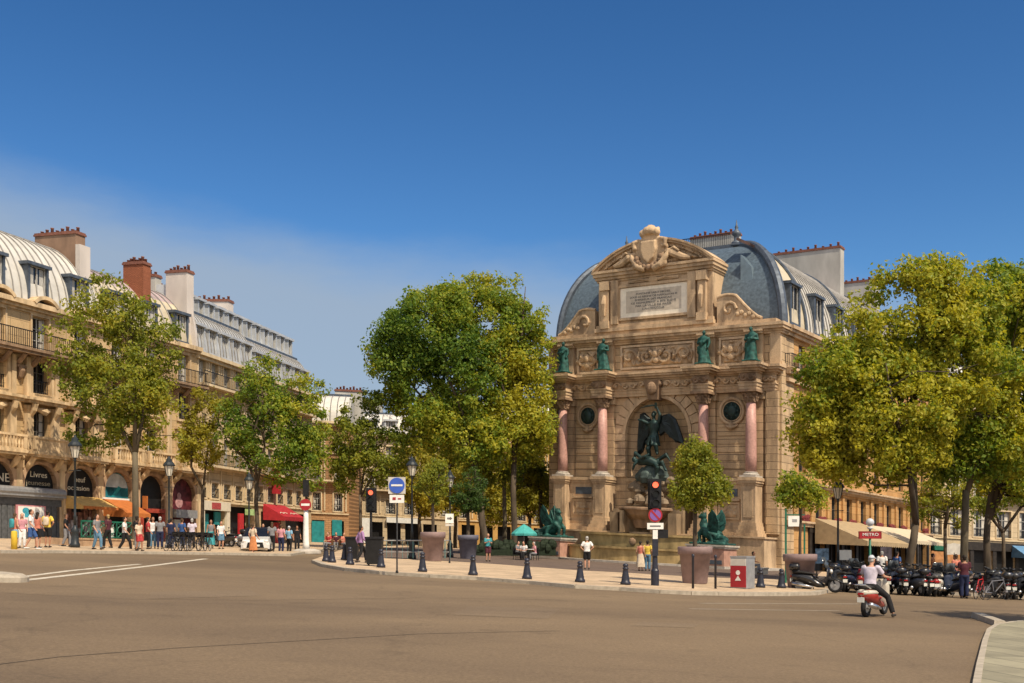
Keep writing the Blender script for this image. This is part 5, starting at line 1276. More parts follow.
# ================================================================ trees
DK, MD, LT, YL = (.025,.060,.012), (.085,.165,.024), (.21,.29,.036), (.46,.43,.045)
LEAF = {
    'plane': leafmat('leaf_plane', [(0,DK),(.34,MD),(.62,LT),(.95,YL)]),
    'light': leafmat('leaf_light', [(0,(.05,.09,.016)),(.4,(.15,.20,.030)),(.75,(.30,.32,.04)),(1,(.44,.38,.05))]),
    'yellow': leafmat('leaf_yellow', [(0,(.12,.14,.02)),(.5,(.34,.32,.04)),(1,(.55,.45,.055))]),
    'dark': leafmat('leaf_dark', [(0,(.015,.045,.014)),(.5,(.035,.085,.022)),(1,(.10,.16,.035))]),
}
def tree(name, label, base, lobes, leaf, seed, trunk, nclump, nleaf, lsize, group, barkm='bark', Y=None, cs=.75, gap=.0, limbs=5, shift=0., fork=None, h0=0., thick=1., tint0=0.):
    """lobes: (px, py, half width px, half height px) of the crown as seen at the trunk's distance"""
    rnd = random.Random(seed)
    bx, by = base; Y = by
    W_ = []
    for (px, py, rw, rh, *dy) in lobes:
        yy = Y + (dy[0] if dy else 0)
        k = yy / F; x_ = (px-512)*k
        W_.append((Vector((x_, yy, EYE - SL*x_ + (eye(px)-py)*k)), Vector((rw*k, rw*k*.9, rh*k))))
    g0 = G(bx) + h0
    loc = (bx, by, g0)
    root = thing(name, label, 'tree', loc, group)
    # clumps
    vol = [r.x*r.y*r.z for c, r in W_]; tot = sum(v**.72 for v in vol)
    clumps = []
    for (c, r), v in zip(W_, vol):
        for _ in range(int(nclump * v**.72 / tot)):
            d = Vector((rnd.gauss(0,1), rnd.gauss(0,1), rnd.gauss(0,1))).normalized()
            q = rnd.uniform(.25, 1.0)**.5
            q *= 1 + .16*noise.noise(Vector((d.x*2.2+seed, d.y*2.2, d.z*2.2)))
            p = c + Vector((d.x*r.x, d.y*r.y, d.z*r.z)) * q
            if gap and noise.noise(p*.42 + Vector((seed*3.1, 0, 0))) < -.34 + gap: continue
            clumps.append((p, q))
    vs, fs, tint = [], [], []
    lean = Vector((.5, -.25, .55))
    for p, q in clumps:
        cr = cs * rnd.uniform(.6, 1.25); ct = rnd.random()
        big = .5 + .9*noise.noise(p*.16 + Vector((0, seed, 0)))
        for _ in range(int(nleaf * 1.65 * rnd.uniform(.6, 1.3))):
            d = Vector((rnd.gauss(0,1), rnd.gauss(0,1), rnd.gauss(0,.75)))
            d = d.normalized() * cr * rnd.random()**.45
            o = p + d
            nrm = (d.normalized()*.7 + lean*.35 + Vector((rnd.gauss(0,.5), rnd.gauss(0,.5), rnd.gauss(0,.5)))).normalized()
            tx = nrm.orthogonal().normalized(); ty = nrm.cross(tx)
            A = rnd.random()*6.283; tx, ty = tx*math.cos(A)+ty*math.sin(A), ty*math.cos(A)-tx*math.sin(A)
            s = lsize * .72 * rnd.uniform(.55, 1.35); f_ = s*.22
            k = len(vs)
            vs += [tuple(o - tx*s), tuple(o + ty*s*.62 + nrm*f_), tuple(o + tx*s*.95), tuple(o - ty*s*.62 + nrm*f_)]
            fs += [(k, k+1, k+2), (k, k+2, k+3)]
            tint += [max(0., min(1., tint0 + .04 + .26*ct + .40*big + .40*(rnd.random()-.03)))] * 4
    me = bpy.data.meshes.new('crown')
    L0 = Vector(loc)
    me.from_pydata([(v[0]-L0.x, v[1]-L0.y, v[2]-L0.z) for v in vs], [], fs)
    at_ = me.attributes.new('tint', 'FLOAT', 'POINT'); at_.data.foreach_set('value', tint)
    me.materials.append(LEAF[leaf]); link('crown', me, root)
    # trunk and limbs
    b = MB(); r0, fh = trunk
    cz = sum((c for c, r in W_), Vector()) / len(W_)
    fk = fork or (bx + shift*.4, by, fh); fk = Vector((fk[0], fk[1], g0 + fh))
    P0 = Vector((bx, by, g0-.1))
    wob = lambda s: Vector((rnd.gauss(0,s), rnd.gauss(0,s), 0))
    b.tube([P0, P0+Vector((0,0,.35)), P0.lerp(fk,.35)+wob(r0*.3), P0.lerp(fk,.7)+wob(r0*.3), fk], [r0*1.45, r0*1.08, r0, r0*.93, r0*.85], 9)
    ends = []
    for i in range(limbs):
        c, r = W_[i % len(W_)]
        d = Vector((rnd.gauss(0,.5), rnd.gauss(0,.5), rnd.uniform(-.2,.75)))
        e = c + Vector((d.x*r.x, d.y*r.y, d.z*r.z))
        m1 = fk.lerp(e, .35) + Vector((0,0,.12*(e-fk).length*.4)) + wob(.25); m2 = fk.lerp(e, .7) + wob(.3)
        rl = r0*rnd.uniform(.42,.62)*thick; st = fk - Vector((0,0,.25))
        if i >= 3 and ends:          # later limbs fork off the first ones
            st, rr_ = min(ends, key=lambda q: (q[0]-e).length + 1.2*max(0, q[0].z-e.z) + rnd.random()*1.5); rl = min(rl, rr_*.95)
            m1 = st.lerp(e, .35) + Vector((0,0,.1*(e-st).length)) + wob(.25); m2 = st.lerp(e, .7) + wob(.3)
        else: rl *= 1.25
        b.tube([st, m1, m2, e], [rl, rl*.8, rl*.5, rl*.15], 7)
        ends += [(m1, rl*.7), (m2, rl*.45), (st.lerp(m1,.6), rl*.7), (m1.lerp(m2,.5), rl*.5), (m2.lerp(e,.5), rl*.3)]
    for p, q in rnd.sample(clumps, min(len(clumps), limbs*9)):
        o, rr = min(ends, key=lambda e: (e[0]-p).length + 1.5*max(0, e[0].z - p.z))
        mid = o.lerp(p, .5) + Vector((rnd.gauss(0,.2), rnd.gauss(0,.2), -.05*(p-o).length + rnd.gauss(0,.15)))
        b.tube([o, mid, p], [rr*.55, rr*.35, .025], 5)
    part(b, 'trunk', M[barkm], root, True)
    return root
GT = 'street trees on the square'
def B_(px, py=None, Y=None): return ((px-512)*Y/F, Y)
tree('plane_tree', 'airy plane tree with pale trunk in front of the bookshop building on the left', B_(135,Y=65),
     [(112,315,42,42),(85,350,36,38),(150,345,34,45),(118,385,58,42),(145,420,38,34),(92,425,26,26)], 'light', 1, (.19,5.6), 410, 38, .16, GT, 'barkL', cs=.62, gap=.11, limbs=10, thick=1.2, tint0=.12)
tree('plane_tree', 'small yellowing tree squeezed between the left tree and the leafy tree by the red awning', B_(203,Y=76),
     [(205,415,19,28),(200,450,20,28),(190,440,10,20)], 'yellow', 2, (.13,4.2), 110, 38, .15, GT, cs=.55, gap=.1, limbs=4)
tree('plane_tree', 'leafy green tree with dark leaning trunk left of the red cafe awning', B_(257,Y=74),
     [(268,385,32,30),(300,410,30,35),(245,425,30,38),(275,440,46,45),(303,460,26,32)], 'plane', 3, (.15,4.6), 330, 42, .16, GT, cs=.62, gap=.06, limbs=7, tint0=.08)
tree('plane_tree', 'thin tree with see-through yellow crown beside the traffic light on the left', B_(360,Y=84),
     [(372,415,24,25),(350,440,24,32),(385,455,26,34),(358,475,26,24),(340,455,14,24)], 'light', 4, (.12,4.3), 250, 36, .17, GT, cs=.6, gap=.14, limbs=7)
tree('plane_tree', 'tallest dark green tree, its broad crown left of the fountain, trunk behind the planters', B_(489,Y=84),
     [(425,335,52,46),(402,366,36,48),(455,380,52,58),(438,422,40,32),(440,310,34,28),(468,440,38,30),(418,398,32,36)], 'plane', 5, (.27,7.4), 900, 46, .19, GT, cs=.8, gap=.03, limbs=10, shift=-3, tint0=.05)
tree('plane_tree', 'big yellow topped tree overlapping the left edge of the fountain', B_(514,Y=86),
     [(490,320,44,46),(520,350,34,52),(495,380,50,56),(528,408,26,48),(512,436,40,34),(475,300,28,24)], 'plane', 6, (.24,7.4), 760, 46, .19, GT, cs=.8, gap=.03, limbs=9, tint0=.16)
tree('plane_tree', 'slender forked tree behind the teal umbrella, close to the fountain', B_(541,Y=97),
     [(535,450,22,36),(545,480,14,28),(520,475,22,28)], 'yellow', 7, (.17,6.0), 240, 36, .18, GT, cs=.7, gap=.1, limbs=6, thick=1.3)
tree('plane_tree', 'slim pale trunked tree between the two thick trunks left of the fountain', B_(504,Y=92),
     [(500,470,28,30),(485,450,24,28)], 'light', 8, (.18,7.5), 150, 36, .18, GT, 'barkL', cs=.7, gap=.1, limbs=6)
for i, (px, Y_, lb, lob) in enumerate(((455,119,'hazy yellow tree far behind the blue grey planter',[(455,480,26,34),(440,450,24,30)]), (420,117,'hazy yellow tree far behind the blue road sign',[(415,470,24,34),(428,495,18,20)]),
         (530,121,'far yellow tree filling the gap beside the fountain plinth',[(525,490,24,30),(548,500,14,26),(505,500,18,26)]),
         (483,117,'far yellow tree seen behind the thickest trunk left of the fountain',[(478,480,28,30),(500,505,22,20),(465,505,20,16)]))):
    tree('plane_tree', lb, B_(px,Y=Y_), lob, 'yellow', 20+i, (.2,4), 200, 34, .22, GT, cs=.8, gap=.1, limbs=5)
GR = 'trees on the right of the square'
tree('plane_tree', 'huge plane tree right of the fountain, dark forked trunk behind the motorbikes', B_(908,Y=54),
     [(905,330,62,60),(850,390,52,52),(930,300,44,40),(835,430,44,40),(900,405,70,56),(955,365,54,62),(875,455,56,30),(925,272,28,18),(812,420,28,32),(962,315,38,50),(840,375,36,36),(905,452,46,28),(838,458,34,22)], 'plane', 9, (.20,3.4), 1200, 50, .155, GR, cs=.62, gap=.03, limbs=11, shift=1, tint0=.15,
     fork=((916-512)*54/F, 54, 0), thick=1.2)
tree('plane_tree', 'tall tree with straight mossy trunk, second from the right edge', B_(966,Y=57),
     [(985,310,46,50),(1010,360,46,70),(975,420,48,50),(1000,445,52,34),(958,462,32,22),(1022,290,28,32)], 'plane', 10, (.20,5.2), 640, 46, .165, GR, 'barkL', cs=.65, gap=.04, limbs=8, tint0=.18)
tree('plane_tree', 'dark trunked tree at the right edge with many steep limbs', B_(988,Y=62),
     [(1040,350,50,60),(1030,420,50,55),(1010,470,40,35),(1060,300,40,40)], 'plane', 11, (.20,4.2), 420, 42, .18, GR, cs=.7, gap=.04, limbs=8, thick=1.4, tint0=.1)
for i, (px, Y_, lb, lob) in enumerate(((945,88,'thin yellow tree behind the big right trunks, left one',[(945,490,26,26),(925,500,20,22),(960,510,16,18)]), (1003,92,'thin yellow tree behind the big right trunks, at the picture edge',[(1000,495,30,28),(1030,480,24,30)]))):
    tree('plane_tree', lb, B_(px,Y=Y_), lob, 'light', 30+i, (.15,4.2), 120, 30, .17, GR, cs=.6, gap=.14, limbs=8, thick=1.4)
tree('plane_tree', 'plane tree just beyond the right edge of the picture, shading the near pavement', (18.4, 27.0),
     [(1262,300,100,85),(1220,350,70,60),(1310,340,75,75)], 'plane', 51, (.2,4.2), 170, 34, .17, GR, cs=.6, gap=.1, limbs=6)
# ---------------------------------------------------------------- planters with small trees
def planter(px, py, wpx, hpx, m, label, treelab, lobes, leaf, seed, cl, nl, ls, tr=.09):
    x_, y_ = at(px, py, KH); k = y_/F; rt = wpx*k/2; h = hpx*k
    b = MB(flat_at(x_, y_, KH))
    b.lathe([(rt*.70,0),(rt*.72,.02),(rt*.90,h*.78),(rt*1.0,h*.79),(rt*1.02,h*.98),(rt*.97,h),(rt*.9,h*.98),(rt*.88,h*.86)], n=28)
    p = solo(b, 'planter', m, label, 'planter', (x_, y_, G(x_)+KH), 'tall round planters', True)
    b = MB(flat_at(x_, y_, KH)); b.lathe([(rt*.885,h*.80),(rt*.885,h*.88),(.01,h*.9)], n=20); part(b, 'soil', M['soil'], p)
    tree('young_tree', treelab, (x_, y_), lobes, leaf, seed, (tr, lobes[0][1] and (zat(px, lobes[0][1]+lobes[0][3]*.55, y_)-h-KH)), cl, nl, ls, 'young trees in planters', cs=.32, tint0=.14, limbs=6, h0=h*.86+KH, thick=1.1)
def flat_at(x0, y0, h=0.): return lambda a, d, z: (x0+a, y0+d, G(x0+a)+h+z) if False else (x0+a, y0+d, G(x0)+h+z)
planter(433, 561, 25, 29, M['planter'], 'brown mauve planter left of the other, beside the tall lamp', 'small pale young tree in the brown mauve left planter', [(432,482,15,22),(436,470,10,12)], 'light', 41, 70, 34, .10)
planter(468, 559, 21, 24, M['planterB'], 'blue grey planter with the dense dark little tree', 'dense dark green young tree in the blue grey planter', [(470,490,16,22),(470,502,20,12)], 'dark', 42, 80, 26, .12, .12)
planter(695, 583.5, 34, 37, M['planter'], 'big grey mauve planter with yellow green tree before the fountain', 'yellow green young tree in the big planter before the fountain', [(697,470,22,28),(703,490,27,20),(690,492,18,18),(697,452,14,14)], 'light', 43, 260, 44, .085, .085)
planter(800, 588, 33, 34, M['planter'], 'grey mauve planter behind the parked touring scooter', 'dark green young tree in the planter behind the parked touring scooter', [(800,487,21,17),(811,499,17,12),(789,495,13,12)], 'plane', 44, 95, 26, .10, .06)
# ================================================================ street furniture
def lampf(px, py, top, h, label, Y=None):
    if Y is None: x_, y_ = at(px, py, h)
    else: x_, y_ = B_(px, Y=Y)
    H = zat(px, top, y_) - h
    return x_, y_, H
def street_lamp(px, py, top, label, h=KH, Y=None, s=1.0):
    x_, y_, H = lampf(px, py, top, h, label, Y)
    r = thing('street_lamp', label, 'street lamp', (x_, y_, G(x_)+h), 'old style street lamps')
    tf = flat_at(x_, y_, h)
    b = MB(tf); b.lathe([(.24,0),(.24,.18),(.19,.24),(.17,.75),(.2,.82),(.12,.95),(.085,1.1)], n=12); part(b, 'lamp_base', M['lampgreen'], r, True)
    b = MB(tf); b.lathe([(.085,1.05),(.07,1.5),(.09,1.55),(.06,1.62),(.05,H-1.3),(.085,H-1.27),(.05,H-1.2),(.1,H-1.12)], n=10)
    b.tube([(-.3,0,H-1.75),(.3,0,H-1.75)], .02, 5); part(b, 'pole', M['lampgreen'], r, True)
    b = MB(tf); b.lathe([(.13*s,H-1.12),(.26*s,H-.55)], n=8); l = part(b, 'lantern', M['lantern'], r)
    b = MB(tf)
    for k in range(8):
        A = 2*PI*k/8; b.tube([(.135*s*math.cos(A),.135*s*math.sin(A),H-1.12),(.27*s*math.cos(A),.27*s*math.sin(A),H-.55)], .014, 4)
    b.lathe([(.33*s,H-.57),(.34*s,H-.5),(.24*s,H-.36),(.17*s,H-.3),(.16*s,H-.18),(.08*s,H-.12),(.05*s,H-.03),(.01,H)], n=12); part(b, 'cap', M['lampgreen'], l)
street_lamp(75, 547.5, 435, 'tall black street lamp in front of the bookshop at the far left')
street_lamp(169, 548, 456, 'black street lamp between the first left tree and the parked bicycles')
street_lamp(249, 548, 472, 'black street lamp beside the white shopfront, behind the woman in orange skirt')
street_lamp(412, 559, 456, 'black street lamp with flared base beside the blue road sign')
street_lamp(450, 557, 470, 'dark street lamp between the two planters on the left')
street_lamp(838, 578, 477, 'black street lamp in front of the tan cafe awning', Y=57)
def sign_pole(tf, r, h, rad=.035, m=None): b = MB(tf); b.lathe([(rad*1.8,0),(rad*1.8,.06),(rad,.1),(rad,h)], n=8); return part(b, 'pole', m or M['metalgrey'], r, True)
# blue round sign
x_, y_ = at(397, 573, KH); tf = flat_at(x_, y_, KH)
r = thing('road_sign', 'round blue sign with white bar above a small white plate', 'road sign', (x_, y_, G(x_)+KH))
sign_pole(tf, r, 3.57, .03, M['iron'])
b = MB(tf); b.box(-.32,.32,-.05,-.02,2.95,3.57); pl = part(b, 'backplate', M['curtain'], r)
b = MB(tf); b.disc((0,-.06,3.26), .29, .03, 'y', 24); part(b, 'blue_disc', M['signblue'], pl)
b = MB(tf); b.box(-.21,.21,-.085,-.076,3.23,3.30); part(b, 'white_bar', M['white'], pl)
b = MB(tf); b.box(-.27,.27,-.05,-.02,2.61,2.91); pl = part(b, 'small_plate', M['white'], r)
b = MB(tf); b.box(-.16,-.04,-.06,-.05,2.72,2.82); b.box(.04,.16,-.06,-.05,2.74,2.79); part(b, 'plate_marks', M['signred'], pl)
# no entry sign on its pale column
x_, y_ = at(306, 553.5, .0); tf = flat_at(x_, y_)
r = thing('road_sign', 'red no entry sign on a pale column with stone foot, left of the bollards', 'road sign', (x_, y_, G(x_)))
b = MB(tf); b.lathe([(.95,0),(.95,.15),(.6,.28),(.5,.3)], n=18); part(b, 'stone_foot', M['greystone'], r)
b = MB(tf); b.lathe([(.24,.28),(.2,.6),(.16,2.2),(.14,2.7)], n=12); part(b, 'pole', M['white'], r, True)
b = MB(tf); b.box(-.16,.16,-.18,.12,3.55,4.6); b.lathe([(.05,2.6),(.05,3.6)], n=6); part(b, 'signal_back', M['iron'], r)
b = MB(tf); b.disc((0,-.2,3.05), .36, .03, 'y', 24); d_ = part(b, 'red_disc', M['signred'], r)
b = MB(tf); b.box(-.26,.26,-.225,-.217,2.98,3.12); part(b, 'white_bar', M['white'], d_)
# small arrow sign between the planters
x_, y_ = at(449.5, 563, KH); tf = flat_at(x_, y_, KH)
r = thing('road_sign', 'small white direction sign with dark arrow on a thin pole between the planters', 'road sign', (x_, y_, G(x_)+KH)); sign_pole(tf, r, 2.65, .03, M['iron'])
b = MB(tf); b.box(-.22,.22,-.05,-.02,2.1,2.6); pl = part(b, 'plate', M['white'], r)
b = MB(tf); b.hexa([(-.12,-.056,2.3),(.05,-.056,2.3),(.05,-.051,2.3),(-.12,-.051,2.3),(-.12,-.056,2.4),(.05,-.056,2.4),(.05,-.051,2.4),(-.12,-.051,2.4)]); b.prism([(.03,2.25),(.16,2.35),(.03,2.45)], -.056, -.051); part(b, 'arrow', M['ink'], pl)
b = MB(tf); b.box(-.22,.22,-.05,-.02,1.95,2.06); part(b, 'lower_plate', M['curtain'], r)
# traffic lights
def signal_head(tf, r, z, lit, face=-1, w_=.17):
    b = MB(tf); b.box(-w_, w_, -.13, .13, z, z+1.02); b.box(-w_*1.25, w_*1.25, .09, .12, z-.06, z+1.08); hd = part(b, 'signal_head', M['iron'], r)
    for k in range(3):
        zz = z+.17+.34*k; on = (k == lit)
        b = MB(tf); b.disc((0, -.135, zz), .11, .03, 'y', 16)
        part(b, 'lamp', mat('signal_red', (.8,.12,.05), .4, .05, 3, emit=(1,.13,.06), estr=1.6) if on else mat('signal_off', (.03,.035,.035), .3, .2, 4), hd)
        b = MB(tf)
        for s_ in range(9):
            A0, A1 = PI*s_/9, PI*(s_+1)/9
            b.hexa([(.13*math.cos(A0),-.33,zz+.13*math.sin(A0)),(.13*math.cos(A1),-.33,zz+.13*math.sin(A1)),(.13*math.cos(A1),-.13,zz+.13*math.sin(A1)),(.13*math.cos(A0),-.13,zz+.13*math.sin(A0)),
                    (.145*math.cos(A0),-.33,zz+.145*math.sin(A0)),(.145*math.cos(A1),-.33,zz+.145*math.sin(A1)),(.145*math.cos(A1),-.13,zz+.145*math.sin(A1)),(.145*math.cos(A0),-.13,zz+.145*math.sin(A0))])
        part(b, 'visor', M['iron'], hd)
x_, y_ = at(655, 585.5, KH); tf = flat_at(x_, y_, KH)
r = thing('traffic_light', 'red traffic light with no parking sign in front of the fountain steps', 'traffic light', (x_, y_, G(x_)+KH))
b = MB(tf); b.lathe([(.15,0),(.15,.55),(.11,.62),(.095,1.0),(.095,2.0)], n=12); b.lathe([(.05,1.95),(.05,2.95)], n=8); b.box(-.1,.1,-.14,.05,1.1,1.75); part(b, 'pole', M['bollard'], r)
signal_head(tf, r, 2.86, 2, w_=.2)
b = MB(tf); b.disc((0,-.1,2.6), .26, .03, 'y', 24); d_ = part(b, 'round_sign', M['signred'], r)
b = MB(tf); b.disc((0,-.118,2.6), .2, .015, 'y', 24); part(b, 'violet_field', M['purple'], d_)
b = MB(tf); b.hexa([(-.155,-.135,2.72),(-.11,-.135,2.765),(-.11,-.127,2.765),(-.155,-.127,2.72),(.11,-.135,2.435),(.155,-.135,2.48),(.155,-.127,2.48),(.11,-.127,2.435)]); part(b, 'slash', M['signred'], d_)
b = MB(tf); b.box(-.3,.3,-.1,-.07,2.08,2.31); pl = part(b, 'white_plate', M['white'], r)
b = MB(tf); b.box(-.2,.2,-.108,-.1,2.17,2.22); part(b, 'plate_marks', M['ink'], pl)
b = MB(tf); b.box(-.1,.08,-.16,-.142,1.72,2.05); part(b, 'small_plate', M['white'], r)
b = MB(tf); b.box(.11,.48,-.05,.22,1.75,2.06); part(b, 'side_signal', M['iron'], r)
x_, y_ = at(371, 563, KH); tf = flat_at(x_, y_, KH)
r = thing('traffic_light', 'traffic light with glowing red lamp beside the thin tree on the left', 'traffic light', (x_, y_, G(x_)+KH))
b = MB(tf); b.lathe([(.14,0),(.14,.5),(.07,.6),(.06,2.6)], n=10); part(b, 'pole', M['iron'], r); signal_head(tf, r, 2.45, 2, w_=.2)
# bollards
def bollard_proto():
    b = MB(); b.lathe([(.19,0),(.19,.09),(.155,.13),(.145,.2),(.105,.46),(.092,.56),(.115,.58),(.115,.61),(.08,.625),(.075,.65),(.095,.68),(.10,.71),(.08,.755),(.03,.78)], n=16)
    return b.mesh('bollard', M['bollard'], (0,0,0), True)
bm_ = bollard_proto()
BL = [(326,561.5,'black cone bollard at the left tip of the plaza kerb'), (332,562.5,'black cone bollard second from the left tip of the plaza kerb'), (344.5,560,'black cone bollard left of the man in violet shirt, set back'),
      (350,564.8,'black cone bollard in front of the man in violet shirt'), (381,567.5,'black cone bollard right of the big black bin'), (422.5,571.8,'black cone bollard in front of the brown mauve planter'),
      (473,575.3,'black cone bollard in front of the blue grey planter'), (527,579,'black cone bollard on the kerb below the teal umbrella'), (580,582.3,'black cone bollard left of the man with white shirt and black shorts'),
      (625.5,584.8,'black cone bollard left of the red traffic light pole'), (739,587.6,'dark bollard right in front of the red bin'), (760.5,587.6,'dark bollard just right of the red bin'), (781.5,588,'dark bollard before the planter behind the touring scooter'),
      (803,588.2,'dark bollard beside the rear wheel of the touring scooter')]
for px, py, lb in BL:
    x_, y_ = at(px, py, KH); o = link('bollard', bm_, None, (x_, y_, G(x_)+KH)); tag(o, lb, 'bollard', 'bollards along the plaza kerb')
for px, py, lb in ((693,588.5,'thin black post in front of the big planter'), (715.5,588.7,'thin black post right of the big planter'), (397.3,574,'')):
    if not lb: continue
    x_, y_ = at(px, py, KH); b = MB(flat_at(x_, y_, KH)); b.lathe([(.045,0),(.045,1.12),(.06,1.15),(.05,1.22),(.01,1.25)], n=8)
    solo(b, 'post', M['bollard'], lb, 'post', (x_, y_, G(x_)+KH), 'thin black posts', True)
x_, y_ = at(14.2, 552, 0); b = MB(flat_at(x_, y_)); b.lathe([(.13,0),(.13,.85),(.1,.9),(.02,.92)], n=10); solo(b, 'post', M['yellow'], 'short yellow post at the pavement edge by the bookshop', 'post', (x_, y_, G(x_)), None, True)
# red and grey bin
x_, y_ = at(739, 588.5, KH); tf = sub(flat_at(x_, y_, KH), 0, 0, 0, 1, R(-40))
r = thing('recycling_bin', 'red and white recycling bin with grey side beside the planter', 'bin', (x_, y_, G(x_)+KH))
b = MB(tf); b.box(-.33,.33,-.05,.62,0,1.16); b.box(-.35,.35,-.07,.64,1.16,1.22); part(b, 'body', M['metalgrey'], r)
b = MB(tf); b.box(-.32,.32,-.08,-.052,.05,.86); fr = part(b, 'red_front', M['signred'], r)
b = MB(tf); b.box(-.32,.32,-.08,-.052,.865,1.12); part(b, 'white_header', M['curtain'], r)
b = MB(tf); b.disc((0,-.084,.6), .09, .006, 'y', 14); b.prism([(-.13,.3),(.13,.3),(0,.48)], -.087, -.081); part(b, 'white_mark', M['white'], fr)
# black bins on the left of the plaza
for px, py, w_, h_, lb in ((374.5,566,.72,1.18,'big black bin right of the man in violet shirt'), (352.5,560.5,.62,1.1,'black bin behind the man in violet shirt')):
    x_, y_ = at(px, py, KH); r = thing('bin', lb, 'bin', (x_, y_, G(x_)+KH), 'black bins'); tf = flat_at(x_, y_, KH)
    b = MB(tf); b.hexa([(-w_*.42,-.3,.08),(w_*.42,-.3,.08),(w_*.42,.3,.08),(-w_*.42,.3,.08),(-w_*.5,-.36,h_),(w_*.5,-.36,h_),(w_*.5,.36,h_),(-w_*.5,.36,h_)]); part(b, 'body', M['black'], r)
    b = MB(tf); b.box(-w_*.53,w_*.53,-.4,.4,h_,h_+.09); part(b, 'lid', M['iron'], r)
    for s_ in (-1, 1): b = MB(tf); b.disc((s_*w_*.4,.25,.1), .1, .06, 'x', 10); part(b, 'wheel', M['tyre'], r)
# metro entrance balustrade
xa, ya = at(81, 546, KH); xb_, yb = at(131, 546.8, KH); Lm = math.hypot(xb_-xa, yb-ya); um = ((xb_-xa)/Lm, (yb-ya)/Lm); tm0 = frame((xa, ya), um, (um[1], -um[0])); tm = lambda a, d, z: tuple(Vector(tm0(a, d, z)) + Vector((0,0,KH)))
r = thing('metro_entrance', 'green iron balustrade on a low stone base round the metro stairs', 'metro entrance', tm(Lm/2, 0, 0))
b = MB(tm); b.box(0, Lm, -.15, .15, 0, .34); b.box(-.03, Lm+.03, -.19, .19, .34, .42); b.box(0,.3,-3,-.15,0,.34); b.box(Lm-.3,Lm,-3,-.15,0,.34); part(b, 'stone_base', mat('metro_stone', (.42,.28,.17), .85, .25, 3), r)
b = MB(tm)
b.box(0, Lm, -.04, .04, 1.28, 1.36); b.box(0, Lm, -.03, .03, .46, .5)
k = 0
while k < Lm-.3:
    b.box(k, k+.05, -.03, .03, .42, 1.36)
    b.torus((k+.3, 0, .9), .2, .025, 'y', 12, 4); b.tube([(k+.1,0,.5),(k+.3,0,.68),(k+.5,0,.5)], .025, 4); b.tube([(k+.1,0,1.28),(k+.3,0,1.12),(k+.5,0,1.28)], .025, 4); k += .6
part(b, 'balustrade', M['green'], r)
b = MB(tm); b.box(Lm*.6, Lm*.6+.2, -.2, -.05, .42, 1.15); part(b, 'notice', M['white'], r)
# red metro sign on the right
x_, y_ = B_(870, Y=50.5); h = KH; tf = flat_at(x_, y_, h); r = thing('metro_sign', 'green lamp post with white globe and red METRO sign before the cafe', 'sign', (x_, y_, G(x_)+h))
zt = zat(870, 531.5, y_)-h; zb = zat(870, 538.5, y_)-h
b = MB(tf); b.lathe([(.14,0),(.12,.4),(.06,.6),(.05,zt+.15)], n=8); part(b, 'pole', M['green'], r, True)
b = MB(tf); b.box(-.5,.5,-.06,.06,zb,zt); sg = part(b, 'red_panel', M['signred'], r)
b = MB(tf); frame_rect(b, -.48, .48, zb+.02, zt-.02, .03, -.075, .075); part(b, 'panel_frame', mat('dull_red2', (.25,.02,.02), .5, .1), sg)
lettering('METRO', .19, tf, 0, -.075, zb+.12, M['white'], sg, width=.72, ext=.01)
b = MB(tf); b.ball((0,0,zt+.42), .19, 14, 10); b.lathe([(.1,zt+.1),(.14,zt+.2)], n=8); part(b, 'globe', mat('opal', (.50,.52,.56), .3, .05, 3), r, True)
# white notice on green posts by the fountain's right corner
x_, y_ = B_(794, Y=51); tf = flat_at(x_, y_, KH); z1 = zat(794, 518.5, y_); z0 = zat(794, 529, y_)
r = thing('notice_sign', 'white square notice on green posts beside the right corner of the fountain', 'sign', (x_, y_, G(x_)+KH))
b = MB(tf); b.box(-.42,-.34,-.03,.03,0,z1+.35); b.box(.45,.52,-.03,.03,0,z0+.1); b.box(-.42,.5,-.02,.02,z1+.02,z1+.08); part(b, 'posts', M['green'], r)
b = MB(tf); b.box(-.28,.3,-.06,-.03,z0,z1); pl = part(b, 'panel', M['white'], r)
b = MB(tf); b.box(-.1,.12,-.066,-.061,z0+.2,z1-.15); part(b, 'mark', M['metalgrey'], pl)
# boards and stalls in front of the cafe
for px, py, wpx, hpx, Y_, m, lb in ((845.5,555,12,10,63,M['white'],'white menu board standing under the tan awning'), (886,553,11,12,63,mat('mauve_board', (.30,.24,.26), .7,.4,4),'mauve poster board under the cream awning'),
        (822,556,13,15,62,mat('blue_board', (.16,.25,.36), .6,.6,5),'blue and white poster stand left of the cafe lamp')):
    x_, y_ = B_(px, Y=Y_); k = Y_/F; z0, z1 = zat(px, py+hpx/2, y_)-KH, zat(px, py-hpx/2, y_)-KH; tf = flat_at(x_, y_, KH)
    r = thing('menu_board', lb, 'board', (x_, y_, G(x_)+KH), 'boards in front of the cafe')
    b = MB(tf); b.box(-wpx*k/2, wpx*k/2, -.03, .03, max(.25,z0), z1); part(b, 'board', m, r)
    b = MB(tf); [b.box(s_*wpx*k*.4-.03, s_*wpx*k*.4+.03, -.25, .25, 0, .08) for s_ in (-1,1)]; [b.box(s_*wpx*k*.4-.025, s_*wpx*k*.4+.025, -.03, .03, .08, max(.26,z0)) for s_ in (-1,1)]; part(b, 'stand', M['iron'], r)
x_, y_ = B_(954, Y=86); tf = flat_at(x_, y_, KH); r = thing('shop_sign', 'white oval signboard on a post behind the right trunks', 'sign', (x_, y_, G(x_)+KH))
b = MB(tf); b.lathe([(.06,0),(.06,1.9)], n=6); part(b, 'post', M['iron'], r)
b = MB(tf); b.box(-.55,.55,-.04,.04,1.75,2.6); b.disc((0,0,2.2), .46, .1, 'y', 18); part(b, 'board', M['curtain'], r)
